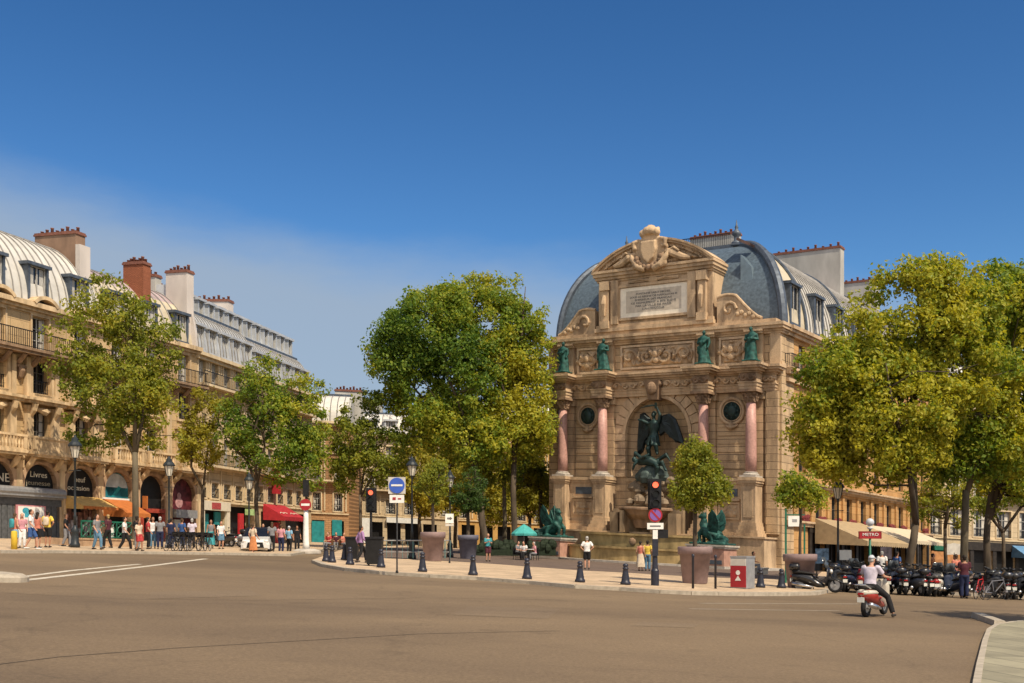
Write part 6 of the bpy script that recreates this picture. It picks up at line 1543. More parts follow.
# hedge box / bench line behind the left planters
x0, y0 = B_(478, Y=82); tf = flat_at(x0, y0, KH); b = MB(tf); rnd = random.Random(4)
for k in range(44): b.ball((k*.13, rnd.uniform(-.2,.2), .55+rnd.uniform(-.2,.35)), (.3,.35,.4), 6, 5)
b.box(-.2, 5.8, -.35, .35, 0, .45)
solo(b, 'hedge', M['hedge'], 'low dark clipped hedge behind the woman by the planters', 'hedge', (x0, y0, G(x0)+KH))
# guard rails near the blue sign
for i, (px, Y_, n_) in enumerate(((390, 62, 5),)):
    x0, y0 = B_(px, Y=Y_); tf = flat_at(x0, y0, KH); r = thing('guard_rail', 'grey pedestrian guard rail behind the lamp with flared base', 'railing', (x0, y0, G(x0)+KH))
    b = MB(tf); b.tube([(-.5,0,1.0),(3.4,0,1.0)], .035, 6); b.tube([(-.5,0,.35),(3.4,0,.35)], .025, 6); part(b, 'rails', M['metalgrey'], r)
    b = MB(tf)
    for k in range(14): b.tube([(-.5+k*.3,0,0),(-.5+k*.3,0,1.0)], .03 if k % 3 == 0 else .014, 5)
    part(b, 'bars', mat('rail_teal', (.10,.22,.22), .5, .2), r)
# teal umbrella with table
x_, y_ = B_(524, Y=75); tf = flat_at(x_, y_, KH)
r = thing('parasol', 'teal parasol over the seated people left of the fountain', 'parasol', (x_, y_, G(x_)+KH)); zt = zat(523, 524, y_)-KH; zr = zat(523, 533.5, y_)-KH; hw = 13*75/F
b = MB(tf); b.lathe([(.25,0),(.25,.06),(.025,.1),(.025,zt)], n=8); part(b, 'pole', M['metalgrey'], r)
b = MB(tf); b.loft([[(hw*q*math.cos(PI*k/4)*(1-.0), hw*q*math.sin(PI*k/4), zt-(zt-zr)*q**1.3) for k in range(8)] for q in (.03,.4,.75,1)] + [[(hw*math.cos(PI*k/4), hw*math.sin(PI*k/4), zr-.14) for k in range(8)]], cap=False); part(b, 'canopy', M['umb'], r)
b = MB(tf)
for k in range(8): b.tube([(0,0,zr-.1),(hw*.95*math.cos(PI*k/4),hw*.95*math.sin(PI*k/4),zr-.03)], .012, 4)
part(b, 'ribs', M['metalgrey'], r)
x_, y_ = B_(529, Y=74.5); tf = flat_at(x_, y_, KH); r = thing('cafe_table', 'small pale table under the teal parasol', 'table', (x_, y_, G(x_)+KH))
b = MB(tf); b.lathe([(.35,.72),(.35,.75)], n=16); part(b, 'tabletop', M['white'], r)
b = MB(tf); b.lathe([(.2,0),(.03,.05),(.03,.72)], n=8); part(b, 'leg', M['iron'], r)

# ================================================================ vehicles
def wheel(b_t, parent, c, rad, wd, axis='x', name='wheel'):
    b = MB(b_t); b.torus(c, rad-wd*.5, wd*.5, axis, 20, 7); w_ = part(b, name, M['tyre'], parent, True)
    b = MB(b_t); b.disc(c, rad-wd*.9, wd*.35, axis, 16); b.disc(c, .05, wd*1.3, axis, 8); part(b, 'rim', M['metalgrey'], w_)
    return w_
def motor_scooter(name, body, kind=0, screen=True, case=True):
    """local: forward is +y, up z"""
    r = thing(name, None, 'motorbike', (0,0,0)); I = lambda a, d, z: (a, d, z)
    rw = .27 if kind == 0 else .31; wb = .66 if kind == 0 else .72
    wheel(I, r, (0,-wb,rw), rw, .13); wheel(I, r, (0,wb,rw), rw, .12)
    b = MB(); sec = lambda y, w_, z0, z1: [(w_*math.cos(A)*(.8 if math.sin(A) < 0 else 1), y, (z0+z1)/2+(z1-z0)/2*math.sin(A)) for A in [2*PI*k/12 for k in range(12)]]
    b.loft([sec(-1.02,.05,.60,.70), sec(-.95,.13,.48,.76), sec(-.6,.2,.38,.78), sec(-.2,.21,.26,.74), sec(.02,.17,.2,.5), sec(.3,.17,.2,.34)]); part(b, 'body', M[body], r, True)
    b = MB(); b.loft([[(x_*w_, y+yo*(1-abs(x_))*.6, z) for x_, yo in ((-1,0),(-.6,.12),(0,.16),(.6,.12),(1,0),(.5,-.05),(0,-.05),(-.5,-.05))] for z, y, w_ in ((.25,.32,.2),(.5,.4,.25),(.8,.44,.24),(1.0,.42,.16))]); part(b, 'front_shield', M[body], r, True)
    b = MB(); b.loft([sec(wb-.33,.07,.46,.5), sec(wb,.09,.50,.6), sec(wb+.3,.06,.38,.44)]); part(b, 'mudguard', M[body], r, True)
    b = MB(); b.loft([sec(-.95,.12,.74,.86), sec(-.6,.17,.74,.86), sec(-.2,.16,.72,.80), sec(.02,.12,.66,.74)]); part(b, 'seat', M['seat'], r, True)
    b = MB(); b.tube([(-.36,.28,1.06),(-.12,.36,1.02),(.12,.36,1.02),(.36,.28,1.06)], .025, 6); b.tube([(0,wb,rw),(0,.45,.95)], .045, 6); part(b, 'handlebar', M['iron'], r)
    for s_ in (-1,1):
        b = MB(); b.tube([(s_*.25,.34,1.05),(s_*.34,.36,1.22)], .01, 4); b.ball((s_*.36,.36,1.26), (.08,.03,.05), 8, 5); part(b, 'mirror', M['iron'], r, True)
    b = MB(); b.ball((0,.56,.86), (.1,.07,.09), 10, 6); part(b, 'headlight', M['headlamp'], r, True)
    b = MB(); b.box(-.09,.09,-1.06,-1.03,.42,.55); b.tube([(0,-.95,.6),(0,-1.03,.45)], .03, 5); part(b, 'licence_plate', M['plate'], r)
    b = MB(); b.box(-.07,.07,-1.06,-1.01,.62,.67); part(b, 'tail_light', M['taillight'], r)
    b = MB(); b.tube([(.2,-.1,.22),(.22,-.5,.28),(.22,-.95,.36)], [.03,.07,.07], 8); part(b, 'exhaust', M['chrome'], r, True)
    b = MB(); b.tube([(-.05,-.15,.2),(-.22,-.2,0)], .018, 5); part(b, 'kickstand', M['iron'], r)
    if screen:
        b = MB(); b.loft([[(x_*w_, y-.1*abs(x_), z) for x_ in (-1,-.5,0,.5,1)] + [(x_*w_, y-.1*abs(x_)-.02, z) for x_ in (1,.5,0,-.5,-1)] for z, y, w_ in ((.98,.5,.2),(1.2,.42,.24),(1.42,.3,.18))]); part(b, 'windscreen', M['screen'], r, True)
    if case:
        b = MB(); b.loft([sec(-1.12,.12,.9,1.1), sec(-1.05,.21,.87,1.17), sec(-.75,.21,.87,1.18), sec(-.68,.12,.9,1.12)]); b.box(-.05,.05,-1.0,-.7,.76,.9); part(b, 'top_case', M[body] if kind else M['bikeblack'], r, True)
    return r
protos = [motor_scooter('motor_scooter', 'bikeblack', 0, False, False), motor_scooter('motor_scooter', 'bikered', 0, False, False), motor_scooter('motor_scooter', 'bikegrey', 0, False, True),
          motor_scooter('motorbike', 'bikeblack', 1, False, True), motor_scooter('motor_scooter', 'bikecream', 0, True, False), motor_scooter('motor_scooter', 'bikeblue', 0, True, True), motor_scooter('touring_scooter', 'bikeblack', 1, True, True)]
used = set()
GM = 'motorbikes parked in a row on the right'
def bike(k, px, Y, rz, label, x=None):
    p = protos[k]; o = p if k not in used else copy_tree(p); used.add(k)
    X_ = (px-512)*Y/F if x is None else x
    place(o, X_, Y, rz, .004, label, GM)
rnd = random.Random(12)
bike(6, 817, 44.3, R(-118), 'black touring scooter with tall windscreen parked nearest the planter, front wheel towards the road')
seq = [(840,0),(852,5),(862,1),(873,2),(884,1),(895,5),(905,0),(913,2),(921,0),(929,1),(938,4),(946,0),(954,5)]
labs = {0:'dark motor scooter in the packed row of motorbikes behind the man on the red scooter', 1:'dull red motor scooter in the packed row of parked motorbikes', 2:'grey motor scooter with top case in the packed row of parked motorbikes',
        3:'black motorbike with top case in the row behind, close under the trees', 4:'cream motor scooter near the dark dressed man by the parked motorbikes', 5:'dark blue motor scooter with top case in the packed row of parked motorbikes'}
for i, (px, k) in enumerate(seq): bike(k, px, 46.6+rnd.uniform(-.4,.9), R(rnd.uniform(-42,14)), labs[k])
for i in range(15):
    px = 846 + i*12.5; bike(3, px, 50.2+rnd.uniform(-.6,.8), R(rnd.uniform(-60,50)), labs[3])
for px, k in ((1012,3),(1024,3),(1000,3)): bike(k, px, 47.3, R(rnd.uniform(-30,0)), labs[3])
# bicycles
def bicycle(frame_m, basket=False):
    r = thing('bicycle', None, 'bicycle', (0,0,0))
    for y in (-.52, .52):
        b = MB(); b.torus((0,y,.34), .325, .018, 'x', 24, 5); w_ = part(b, 'wheel', M['tyre'], r)
        b = MB()
        for k in range(10): b.tube([(0,y,.34),(0,y+.31*math.cos(k*PI/5),.34+.31*math.sin(k*PI/5))], .004, 3)
        b.disc((0,y,.34), .03, .08, 'x', 8); part(b, 'spokes', M['chrome'], w_)
    b = MB()
    for p, q in (((0,-.1,.28),(0,-.22,.85)),((0,-.1,.28),(0,.36,.72)),((0,-.2,.78),(0,.34,.82)),((0,-.52,.34),(0,-.1,.28)),((0,-.52,.34),(0,-.2,.78)),((0,.52,.34),(0,.34,.92))): b.tube([p, q], .02, 6)
    part(b, 'frame', M[frame_m], r)
    b = MB(); b.tube([(-.27,.24,1.0),(-.08,.34,.97),(.08,.34,.97),(.27,.24,1.0)], .014, 5); part(b, 'handlebar', M['iron'], r)
    b = MB(); b.loft([[(-.09,-.36,.87),(.09,-.36,.87),(.09,-.36,.91),(-.09,-.36,.91)],[(-.02,-.1,.87),(.02,-.1,.87),(.02,-.1,.91),(-.02,-.1,.91)]]); part(b, 'saddle', M['seat'], r)
    b = MB(); b.disc((.03,-.1,.28), .09, .015, 'x', 12); b.tube([(.05,-.1,.28),(.06,.0,.16)], .012, 4); b.tube([(-.05,-.1,.28),(-.06,-.2,.4)], .012, 4); part(b, 'crank', M['iron'], r)
    if basket:
        b = MB(); b.hexa([(-.14,.42,.72),(.14,.42,.72),(.14,.66,.72),(-.14,.66,.72),(-.18,.4,.96),(.18,.4,.96),(.18,.72,.96),(-.18,.72,.96)]); part(b, 'basket', M['iron'], r)
    return r
bk = bicycle('bikegrey'); X_, Y_ = B_(996, Y=45.0); place(bk, X_, Y_, R(-72), .004, 'grey bicycle parked broadside at the right end of the motorbike row')
bk2 = bicycle('red', True); X_, Y_ = B_(980, Y=45.5); place(bk2, X_, Y_, R(-40), .004, 'red framed bicycle left of the grey bicycle at the right')
bkp = bicycle('bikeblack', True); first = True
for i, px in enumerate((168,174,180,186,192,199,205)):
    o = bkp if first else copy_tree(bkp); first = False
    X_, Y_ = at(px, 551.2, KH); place(o, X_, Y_+.5, R(-10+6*((i*5) % 4)), KH, 'black hire bicycle in the close row left of the white shopfront', 'hire bicycles in a row')
# scooters by the white shop
for i, (px, k) in enumerate(((224,0),(231,2),(238,3))):
    o = copy_tree(protos[k]); X_, Y_ = at(px, 547, KH); place(o, X_, Y_, R(60+15*i), KH, ['black motor scooter behind the white car, leftmost','grey motor scooter behind the bonnet of the white car','black motorbike behind the roof of the white car'][i], 'motorbikes behind the white car')
# white car
X_, Y_ = at(241, 553.5); car = thing('parked_car', 'small white hatchback with dark roof and grille waiting before the white shopfront', 'car', (0,0,0))
b = MB()
def csec(y, w_, z0, z1, w2): return [(-w_,y,z0),(w_,y,z0),(w_*1.02,y,(z0+z1)*.5),(w2,y,z1),(-w2,y,z1),(-w_*1.02,y,(z0+z1)*.5)]
b.loft([csec(-1.95,.66,.3,.62,.6), csec(-1.85,.8,.22,.78,.72), csec(-1.0,.84,.2,.95,.76), csec(1.4,.84,.2,.98,.76), csec(1.85,.78,.25,.9,.7), csec(1.95,.7,.35,.8,.64)]); part(b, 'body', M['carwhite'], car, False)
b = MB(); b.loft([[(-.76,-1.0,.94),(.76,-1.0,.94),(.76,1.6,.96),(-.76,1.6,.96)],[(-.6,-.35,1.42),(.6,-.35,1.42),(.6,1.3,1.42),(-.6,1.3,1.42)]]); part(b, 'windows', M['glass'], car)
b = MB(); b.loft([[(-.61,-.38,1.41),(.61,-.38,1.41),(.61,1.32,1.41),(-.61,1.32,1.41)],[(-.55,-.25,1.5),(.55,-.25,1.5),(.55,1.15,1.5),(-.55,1.15,1.5)]])
for s_ in (-1,1): b.tube([(s_*.76,-1.0,.95),(s_*.6,-.35,1.43)], .04, 5); b.tube([(s_*.75,.35,.95),(s_*.6,.35,1.43)], .035, 5); b.tube([(s_*.76,1.6,.95),(s_*.6,1.3,1.43)], .06, 5)
part(b, 'roof', M['bikeblack'], car)
b = MB(); b.hexa([(-.5,-1.97,.3),(.5,-1.97,.3),(.5,-1.8,.3),(-.5,-1.8,.3),(-.42,-1.965,.62),(.42,-1.965,.62),(.42,-1.8,.62),(-.42,-1.8,.62)]); part(b, 'grille', M['iron'], car)
for s_ in (-1,1):
    b = MB(); b.ball((s_*.6,-1.86,.68), (.16,.1,.1), 10, 6); part(b, 'headlight', M['headlamp'], car, True)
    b = MB(); b.ball((s_*.95,-.65,1.0), (.1,.06,.07), 8, 5); part(b, 'mirror', M['carwhite'], car, True)
    for y in (-1.25, 1.25): wheel(lambda a, d, z: (a, d, z), car, (s_*.76, y, .31), .31, .2)
b = MB(); b.box(-.26,.26,-2.0,-1.97,.38,.49); part(b, 'licence_plate', M['plate'], car)
place(car, X_+.1, Y_+3.6, R(9), .004)
# ================================================================ people
SKIN = {'light': mat('skin_light', (.50,.27,.18), .6, .1, 8), 'tan': mat('skin_tan', (.36,.18,.11), .6, .1, 8), 'dark': mat('skin_dark', (.12,.06,.04), .6, .1, 8)}
def cloth(n, c): return mat('cloth_' + n, c, .9, .22, 7, .1)
CL = dict(white=cloth('white', (.70,.69,.68)), yellow=cloth('yellow', (.62,.44,.07)), navy=cloth('navy', (.018,.024,.065)), blue=cloth('blue', (.04,.09,.24)), sky=cloth('sky', (.22,.40,.55)), black=cloth('black', (.015,.015,.017)),
          red=cloth('red', (.42,.05,.05)), coral=cloth('coral', (.50,.17,.12)), pink=cloth('pink', (.55,.26,.30)), violet=cloth('violet', (.38,.22,.42)), lilac=cloth('lilac', (.52,.47,.55)), orange=cloth('orange', (.50,.20,.08)),
          cream=cloth('cream', (.58,.48,.36)), teal=cloth('teal', (.05,.28,.32)), grey=cloth('grey', (.20,.20,.21)), denim=cloth('denim', (.10,.20,.30)), maroon=cloth('maroon', (.075,.02,.03)), green=cloth('green', (.08,.20,.10)))
HAIR = dict(dark=mat('hair_dark', (.02,.014,.01), .7, .3, 9), brown=mat('hair_brown', (.07,.04,.02), .7, .3, 9), grey=mat('hair_grey', (.40,.39,.37), .7, .2, 9), blond=mat('hair_blond', (.34,.22,.09), .7, .3, 9), cap=mat('cap_grey', (.46,.48,.52), .7, .15, 5))
M_EYE = mat('eyes', (.02,.015,.012), .3, .1); M_LIP = mat('lips', (.30,.09,.07), .6, .1); M_SHOE = mat('shoes', (.03,.025,.022), .6, .3); M_SHOEW = mat('shoes_white', (.6,.6,.58), .6, .1)
def make_person(label, x, y, rot, h=1.72, shirt='white', sleeve='short', bottom='trousers', bcol='navy', skin='light', hair='dark', stride=0., J=None, lean=0., shoes=None, base=0., longhair=False, bag=None, vox=.018, group=None, headturn=0., female=False):
    """local: forward is -y; height scaled from 1.75"""
    k = h/1.75
    j = dict(hipL=(.09,0,.92), hipR=(-.09,0,.92), kneeL=(.1,-.05-.55*stride,.50), kneeR=(-.1,-.05+.25*stride,.50), ankL=(.1,-.85*stride,.085), ankR=(-.1,.75*stride,.085+.10*abs(stride)),
             shL=(.18,0,1.43), shR=(-.18,0,1.43), elL=(.235,.04+.25*stride,1.14), elR=(-.235,.04-.25*stride,1.14), wrL=(.25,-.08+.3*stride,.90), wrR=(-.25,-.12-.4*stride,.92),
             pel=(0,0,.90), nk=(0,0,1.47), head=(0,-.015,1.635))
    if J: j.update(J)
    if lean:
        for q in ('shL','shR','elL','elR','wrL','wrR','nk','head'):
            if J and q in J: continue
            v = j[q]; j[q] = (v[0], v[1]-lean*(v[2]-.9), v[2])
    V = {q: Vector(v)*k for q, v in j.items()}
    r = thing('person', label, 'person', (x, y, G(x)+base), group, rot)
    pel, nk = V['pel'], V['nk']
    def torso(b, t0, t1, ex, n=14, top=True):
        prof = [(-.10,.135,.10),(0,.165,.115),(.12,.158,.11),(.32,.128 if female else .142,.095),(.6,.155 if female else .17,.11),(.82,.16 if female else .182,.105),(.93,.13,.085),(1.0,.065,.062)]
        ax = nk - pel; side = (V['hipL']-V['hipR']); side = side.normalized(); sh = (V['shL']-V['shR']).normalized(); up = ax.normalized(); rings = []
        for t_, rx, ry in prof:
            if t_ < t0-1e-6 or t_ > t1+1e-6: continue
            s_ = side.lerp(sh, max(0,min(1,t_))).normalized(); f_ = up.cross(s_)
            c = pel + ax*t_
            rings.append([tuple(c + s_*(rx*k+ex)*math.cos(2*PI*i/n) + f_*(ry*k+ex)*math.sin(2*PI*i/n)) for i in range(n)])
        b.loft(rings)
    def limb(b, pts, rad, ex, n=9): b.tube([V[p] if isinstance(p, str) else p for p in pts], [q*k+ex for q in rad], n)
    mid = lambda a, c, t=.5: V[a].lerp(V[c], t)
    b = MB()
    torso(b, -.1, 1., 0)
    for s_ in 'LR':
        limb(b, ['hip'+s_, mid('hip'+s_,'knee'+s_,.3), mid('hip'+s_,'knee'+s_,.8), 'knee'+s_, mid('knee'+s_,'ank'+s_,.3), mid('knee'+s_,'ank'+s_,.8), 'ank'+s_], [.085,.085,.06,.055,.056,.038,.038], 0)
        limb(b, [V['sh'+s_].lerp(nk,.3), 'sh'+s_, mid('sh'+s_,'el'+s_,.4), 'el'+s_, mid('el'+s_,'wr'+s_,.3), 'wr'+s_], [.05,.056,.046,.038,.038,.027], 0)
        d = (V['wr'+s_]-V['el'+s_]).normalized(); w_ = V['wr'+s_]; sx = 1 if s_ == 'L' else -1
        pd = Vector((0,-1,0)); pd = (pd - d*pd.dot(d)); pd = pd.normalized() if pd.length > .2 else Vector((0,0,1)); nd = d.cross(pd)
        pts = [w_, w_+d*.04*k, w_+d*.085*k]; b.tube(pts, [.028*k,.040*k,.036*k], 8, .55)
        for fi, (o, l) in enumerate(((-.028,.062),(-.009,.074),(.010,.070),(.028,.055))):
            f0 = w_+d*.075*k+pd*o*k; curl = nd*(-sx)*.02*k
            b.tube([f0, f0+d*l*.55*k+curl*.4, f0+d*l*k+curl*1.3], [.0095*k,.009*k,.0075*k], 6)
        t0 = w_+d*.03*k+pd*(-.03)*k; b.tube([t0, t0+d*.03*k-pd*.02*k, t0+d*.06*k-pd*.024*k], [.012*k,.011*k,.008*k], 6)
    hd = V['head']; b.tube([nk - Vector((0,0,.03)), nk.lerp(hd,.45), hd-Vector((0,0,.03))], [.058*k,.054*k,.054*k], 10)
    ct, st = math.cos(headturn), math.sin(headturn); HT = lambda a, c, z: tuple(hd + Vector((a*ct - c*st, a*st + c*ct, z))*k)
    b.loft([[HT(.074*math.cos(2*PI*i/14)*q, .092*math.sin(2*PI*i/14)*q - .012*(z < -.03), z) for i in range(14)] for z, q in ((-.118,.35),(-.10,.62),(-.06,.86),(0,1),(.05,1.0),(.09,.8),(.115,.4))])
    b.tube([HT(0,-.088,.03), HT(0,-.112,-.015), HT(0,-.09,-.028)], [.011*k,.017*k,.012*k], 6)
    for s_ in (-1,1): b.ball(HT(s_*.076,.005,-.005), (.014*k,.022*k,.032*k), 6, 5)
    me = remesh(b, 'body', vox if vox < .016 else .017, SKIN[skin], 1); link('body', me, r)
    b = MB(HT)
    for s_ in (-1,1): b.ball((s_*.03,-.085,.018), (.011,.008,.007), 6, 4)
    part(b, 'eyes', M_EYE, r) if False else link('eyes', b.mesh('eyes', M_EYE), r)
    b = MB(HT); b.ball((0,-.094,-.055), (.024,.008,.008), 8, 4); link('mouth', b.mesh('mouth', M_LIP), r)
    # hair or cap
    b = MB(HT)
    b.loft([[(.084*math.cos(2*PI*i/14)*q, .015+.100*math.sin(2*PI*i/14)*q*(1 if math.sin(2*PI*i/14) > -.2 else .80), z) for i in range(14)] for z, q in ((-.005 if hair != 'cap' else .03,.93),(.03,1.02),(.07,.98),(.105,.72),(.13,.3))])
    b.ball((0,.05,-.03), (.075,.055,.075), 10, 6) if hair != 'cap' else b.ball((0,-.10,.04), (.07,.06,.012), 10, 5)
    if hair == 'cap':
        b2 = MB(HT); b2.ball((0,.045,-.015), (.08,.06,.065), 10, 6); link('hair', b2.mesh('hair', HAIR['grey'], (0,0,0), True), r)
    if longhair: b.tube([(0,.07,0),(0,.095,-.1),(0,.085,-.22),(0,.08,-.3)], [.07,.085,.08,.03], 9, .6)
    link('cap' if hair == 'cap' else 'hair', b.mesh('hair', HAIR[hair], (0,0,0), True), r)
    # clothes
    if bottom != 'dress':
        b = MB(); torso(b, 0 if bottom != 'skirt' else .12, .93, .014)
        for s_ in 'LR':
            e = {'short': [V['sh'+s_].lerp(nk,.3), 'sh'+s_, mid('sh'+s_,'el'+s_,.7)], 'long': [V['sh'+s_].lerp(nk,.3), 'sh'+s_, mid('sh'+s_,'el'+s_,.5), 'el'+s_, mid('el'+s_,'wr'+s_,.9)], 'none': [V['sh'+s_].lerp(nk,.35), V['sh'+s_].lerp(nk,.1)]}[sleeve]
            limb(b, e, {'short': [.055,.062,.062], 'long': [.055,.062,.055,.05,.04], 'none': [.05,.05]}[sleeve], .012)
        link('shirt', remesh(b, 'shirt', .02, CL[shirt], 2), r)
    if bottom in ('trousers', 'shorts'):
        b = MB(); torso(b, -.1, .13, .018); end = .97 if bottom == 'trousers' else None
        for s_ in 'LR':
            if bottom == 'trousers': limb(b, ['hip'+s_, mid('hip'+s_,'knee'+s_,.35), 'knee'+s_, mid('knee'+s_,'ank'+s_,.35), mid('knee'+s_,'ank'+s_,.95)], [.092,.092,.07,.068,.055], .012)
            else: limb(b, ['hip'+s_, mid('hip'+s_,'knee'+s_,.4), mid('hip'+s_,'knee'+s_,.92)], [.095,.095,.085], .014)
        link('trousers' if bottom == 'trousers' else 'shorts', remesh(b, 'trousers', .02, CL[bcol], 2), r)
    if bottom in ('skirt', 'dress'):
        b = MB(); n = 18; z0 = .22 if bottom == 'skirt' else .45
        prof = [(z0,.27,.24),(.5,.24,.21),(.75,.205,.165),(.92,.185,.135),(1.06,.15,.11)] if bottom == 'skirt' else [(z0,.24,.21),(.7,.205,.17),(.92,.18,.13),(1.1,.15,.11),(1.25,.165,.12),(1.38,.165,.11),(1.43,.10,.07)]
        prof = [p for p in prof if p[0] >= z0]
        b.loft([[(rx*k*math.cos(2*PI*i/n)*(1+.07*math.sin(6*2*PI*i/n)*(z < .8)), ry*k*math.sin(2*PI*i/n)*(1+.07*math.cos(5*2*PI*i/n)*(z < .8)) - lean*max(0, z-.9)*k - .1*stride*(1-z), z*k) for i in range(n)] for z, rx, ry in prof])
        link('skirt' if bottom == 'skirt' else 'dress', remesh(b, 'skirt', .02, CL[bcol], 2), r)
    for s_ in 'LR':
        a = V['ank'+s_]; b = MB(); dr = -1
        b.loft([[tuple(a + Vector((w_*math.cos(A), yy, -.045*k + zz*math.sin(A)*k))) for A in [2*PI*i/10 for i in range(10)]] for yy, w_, zz in ((.07*k,.028*k,.03),(.03*k,.042*k,.045),(-.06*k,.044*k,.036),(-.14*k,.043*k,.028),(-.19*k,.022*k,.018))])
        link('shoe', b.mesh('shoe', shoes or M_SHOE, (0,0,0), True), r)
    if bag:
        b = MB(); c = pel.lerp(nk, .62); b.loft([[tuple(c + Vector((w_*math.cos(A), .16+.07*math.sin(A), z))) for A in [2*PI*i/12 for i in range(12)]] for z, w_ in ((-.2,.1),(-.17,.15),(.1,.15),(.2,.09))])
        link('backpack', b.mesh('backpack', CL[bag], (0,0,0), True), r)
    return r
HIPS = dict(wrL=(.16,-.03,1.0), elL=(.33,.06,1.16), wrR=(-.16,-.03,1.0), elR=(-.33,.06,1.16))
PHONE = dict(elR=(-.22,-.06,1.15), wrR=(-.08,-.3,1.25), elL=(.22,-.06,1.15), wrL=(.06,-.28,1.2))
def SIT(zs): 
    dz = zs - .92 + .0
    f = lambda x_, y_, z_: (x_, y_, z_ + dz)
    return dict(hipL=f(.09,0,.92), hipR=f(-.09,0,.92), kneeL=(.12,-.42,zs+.03), kneeR=(-.12,-.42,zs+.03), ankL=(.11,-.40,.085), ankR=(-.11,-.40,.085), pel=f(0,0,.90), nk=f(0,-.06,1.46), head=f(0,-.10,1.62), shL=f(.18,-.05,1.42), shR=f(-.18,-.05,1.42), elL=f(.24,-.1,1.16), elR=f(-.24,-.1,1.16), wrL=f(.14,-.33,1.12), wrR=f(-.14,-.33,1.12))
def who(px, py, hh, rotdeg, label, base=KH, **kw):
    x_, y_ = at(px, py, base); make_person(label, x_, y_, R(rotdeg), hh, base=base, **kw)
# left pavement and crossing
who(15, 548.5, 1.55, 150, 'woman in coral top with pale blue bag at the far left shopfront', shirt='coral', sleeve='none', bottom='shorts', bcol='sky', skin='light', hair='brown', longhair=True, female=True, bag='teal')
who(22, 548, 1.55, 30, 'person in pink top and white trousers before the poster', shirt='pink', bottom='trousers', bcol='white', hair='blond', longhair=True, female=True)
who(31, 549.5, 1.75, 100, 'man in white t-shirt and blue shorts walking past the poster', shirt='white', bottom='shorts', bcol='blue', stride=.28, shoes=M_SHOEW)
who(37.5, 548, 1.65, 170, 'woman in coral top and black skirt beside the man in yellow', shirt='coral', sleeve='none', bottom='shorts', bcol='black', skin='tan', longhair=True, female=True)
who(47.5, 547.5, 1.75, 175, 'man in yellow shirt and black shorts facing the bookshop', shirt='yellow', bottom='shorts', bcol='black', skin='tan', hair='dark', bag='cream', J=HIPS)
who(124.5, 551, 1.72, 95, 'man in white shirt and black trousers striding at the pavement edge', shirt='white', sleeve='short', bottom='trousers', bcol='black', stride=.36, hair='dark', base=.004)
who(139, 551, 1.5, 60, 'person in pale top and red shorts behind the striding man', shirt='cream', bottom='shorts', bcol='red', stride=.15, skin='tan')
who(137, 549.5, 1.7, 150, 'man in dark clothes beside the first left tree', shirt='black', bottom='trousers', bcol='grey', skin='dark')
for i, (px, py, sh, bc, rz, lb) in enumerate(((148,549,'red','black',120,'person in red top under the orange hanging sign'), (153,548.5,'white','denim',20,'person in white top right of the red topped person'), (160,549,'grey','navy',200,'person in grey top left of the second street lamp'),
        (171,548.5,'navy','navy',180,'person in navy behind the hire bicycles, leftmost'), (182,548.5,'blue','navy',160,'person in blue shirt behind the middle of the hire bicycles'), (192,548.5,'lilac','black',200,'person in lilac top behind the right end of the hire bicycles'))):
    who(px, py, 1.66+.03*(i % 3), rz, lb, shirt=sh, bottom='trousers', bcol=bc, skin=['light','tan','dark'][i % 3], hair=['dark','brown','grey'][i % 3])
for i, (px, py, sh, bt, bc, rz, lb) in enumerate(((66,546.5,'black','trousers','grey',100,'person in black walking just left of the tall bookshop street lamp'), (97,549.6,'grey','trousers','denim',70,'person in grey top and jeans right of the tall bookshop street lamp'),
        (108,548.2,'maroon','trousers','black',250,'person in dark red top before the metro balustrade'), (272,551.5,'grey','trousers','black',190,'person in grey at the left end of the red awning'), (221,549,'white','shorts','denim',40,'person in white top right of the white shop entrance'))):
    who(px, py, 1.64+.03*(i % 4), rz, lb, shirt=sh, bottom=bt, bcol=bc, skin=['tan','light','dark'][i % 3], hair=['brown','dark','blond'][i % 3], stride=.2 if i < 3 else .05, longhair=i % 2 == 1)
who(211, 548.5, 1.7, 10, 'woman in grey top and long teal skirt by the white shopfront', shirt='grey', sleeve='none', bottom='skirt', bcol='teal', longhair=True, female=True, skin='tan')
who(253, 554, 1.68, 150, 'woman in cream top and long orange skirt in front of the white car', shirt='cream', sleeve='short', bottom='skirt', bcol='orange', hair='brown', stride=.2, base=.004, female=True, skin='light')
who(263, 551.5, 1.72, 30, 'man in dark clothes between the white car and the red awning', shirt='black', bottom='trousers', bcol='grey', base=.004)
who(281, 553, 1.74, 170, 'man in pink shirt and dark trousers under the red awning', shirt='pink', bottom='trousers', bcol='navy', base=.004, hair='brown')
who(289, 553, 1.66, 160, 'person in sky blue shirt with pale cap beside the man in pink', shirt='sky', bottom='trousers', bcol='black', base=.004, hair='cap')
who(297, 551, 1.7, 20, 'person in dark clothes just left of the no entry column', shirt='black', bottom='trousers', bcol='black', base=.004, skin='tan')
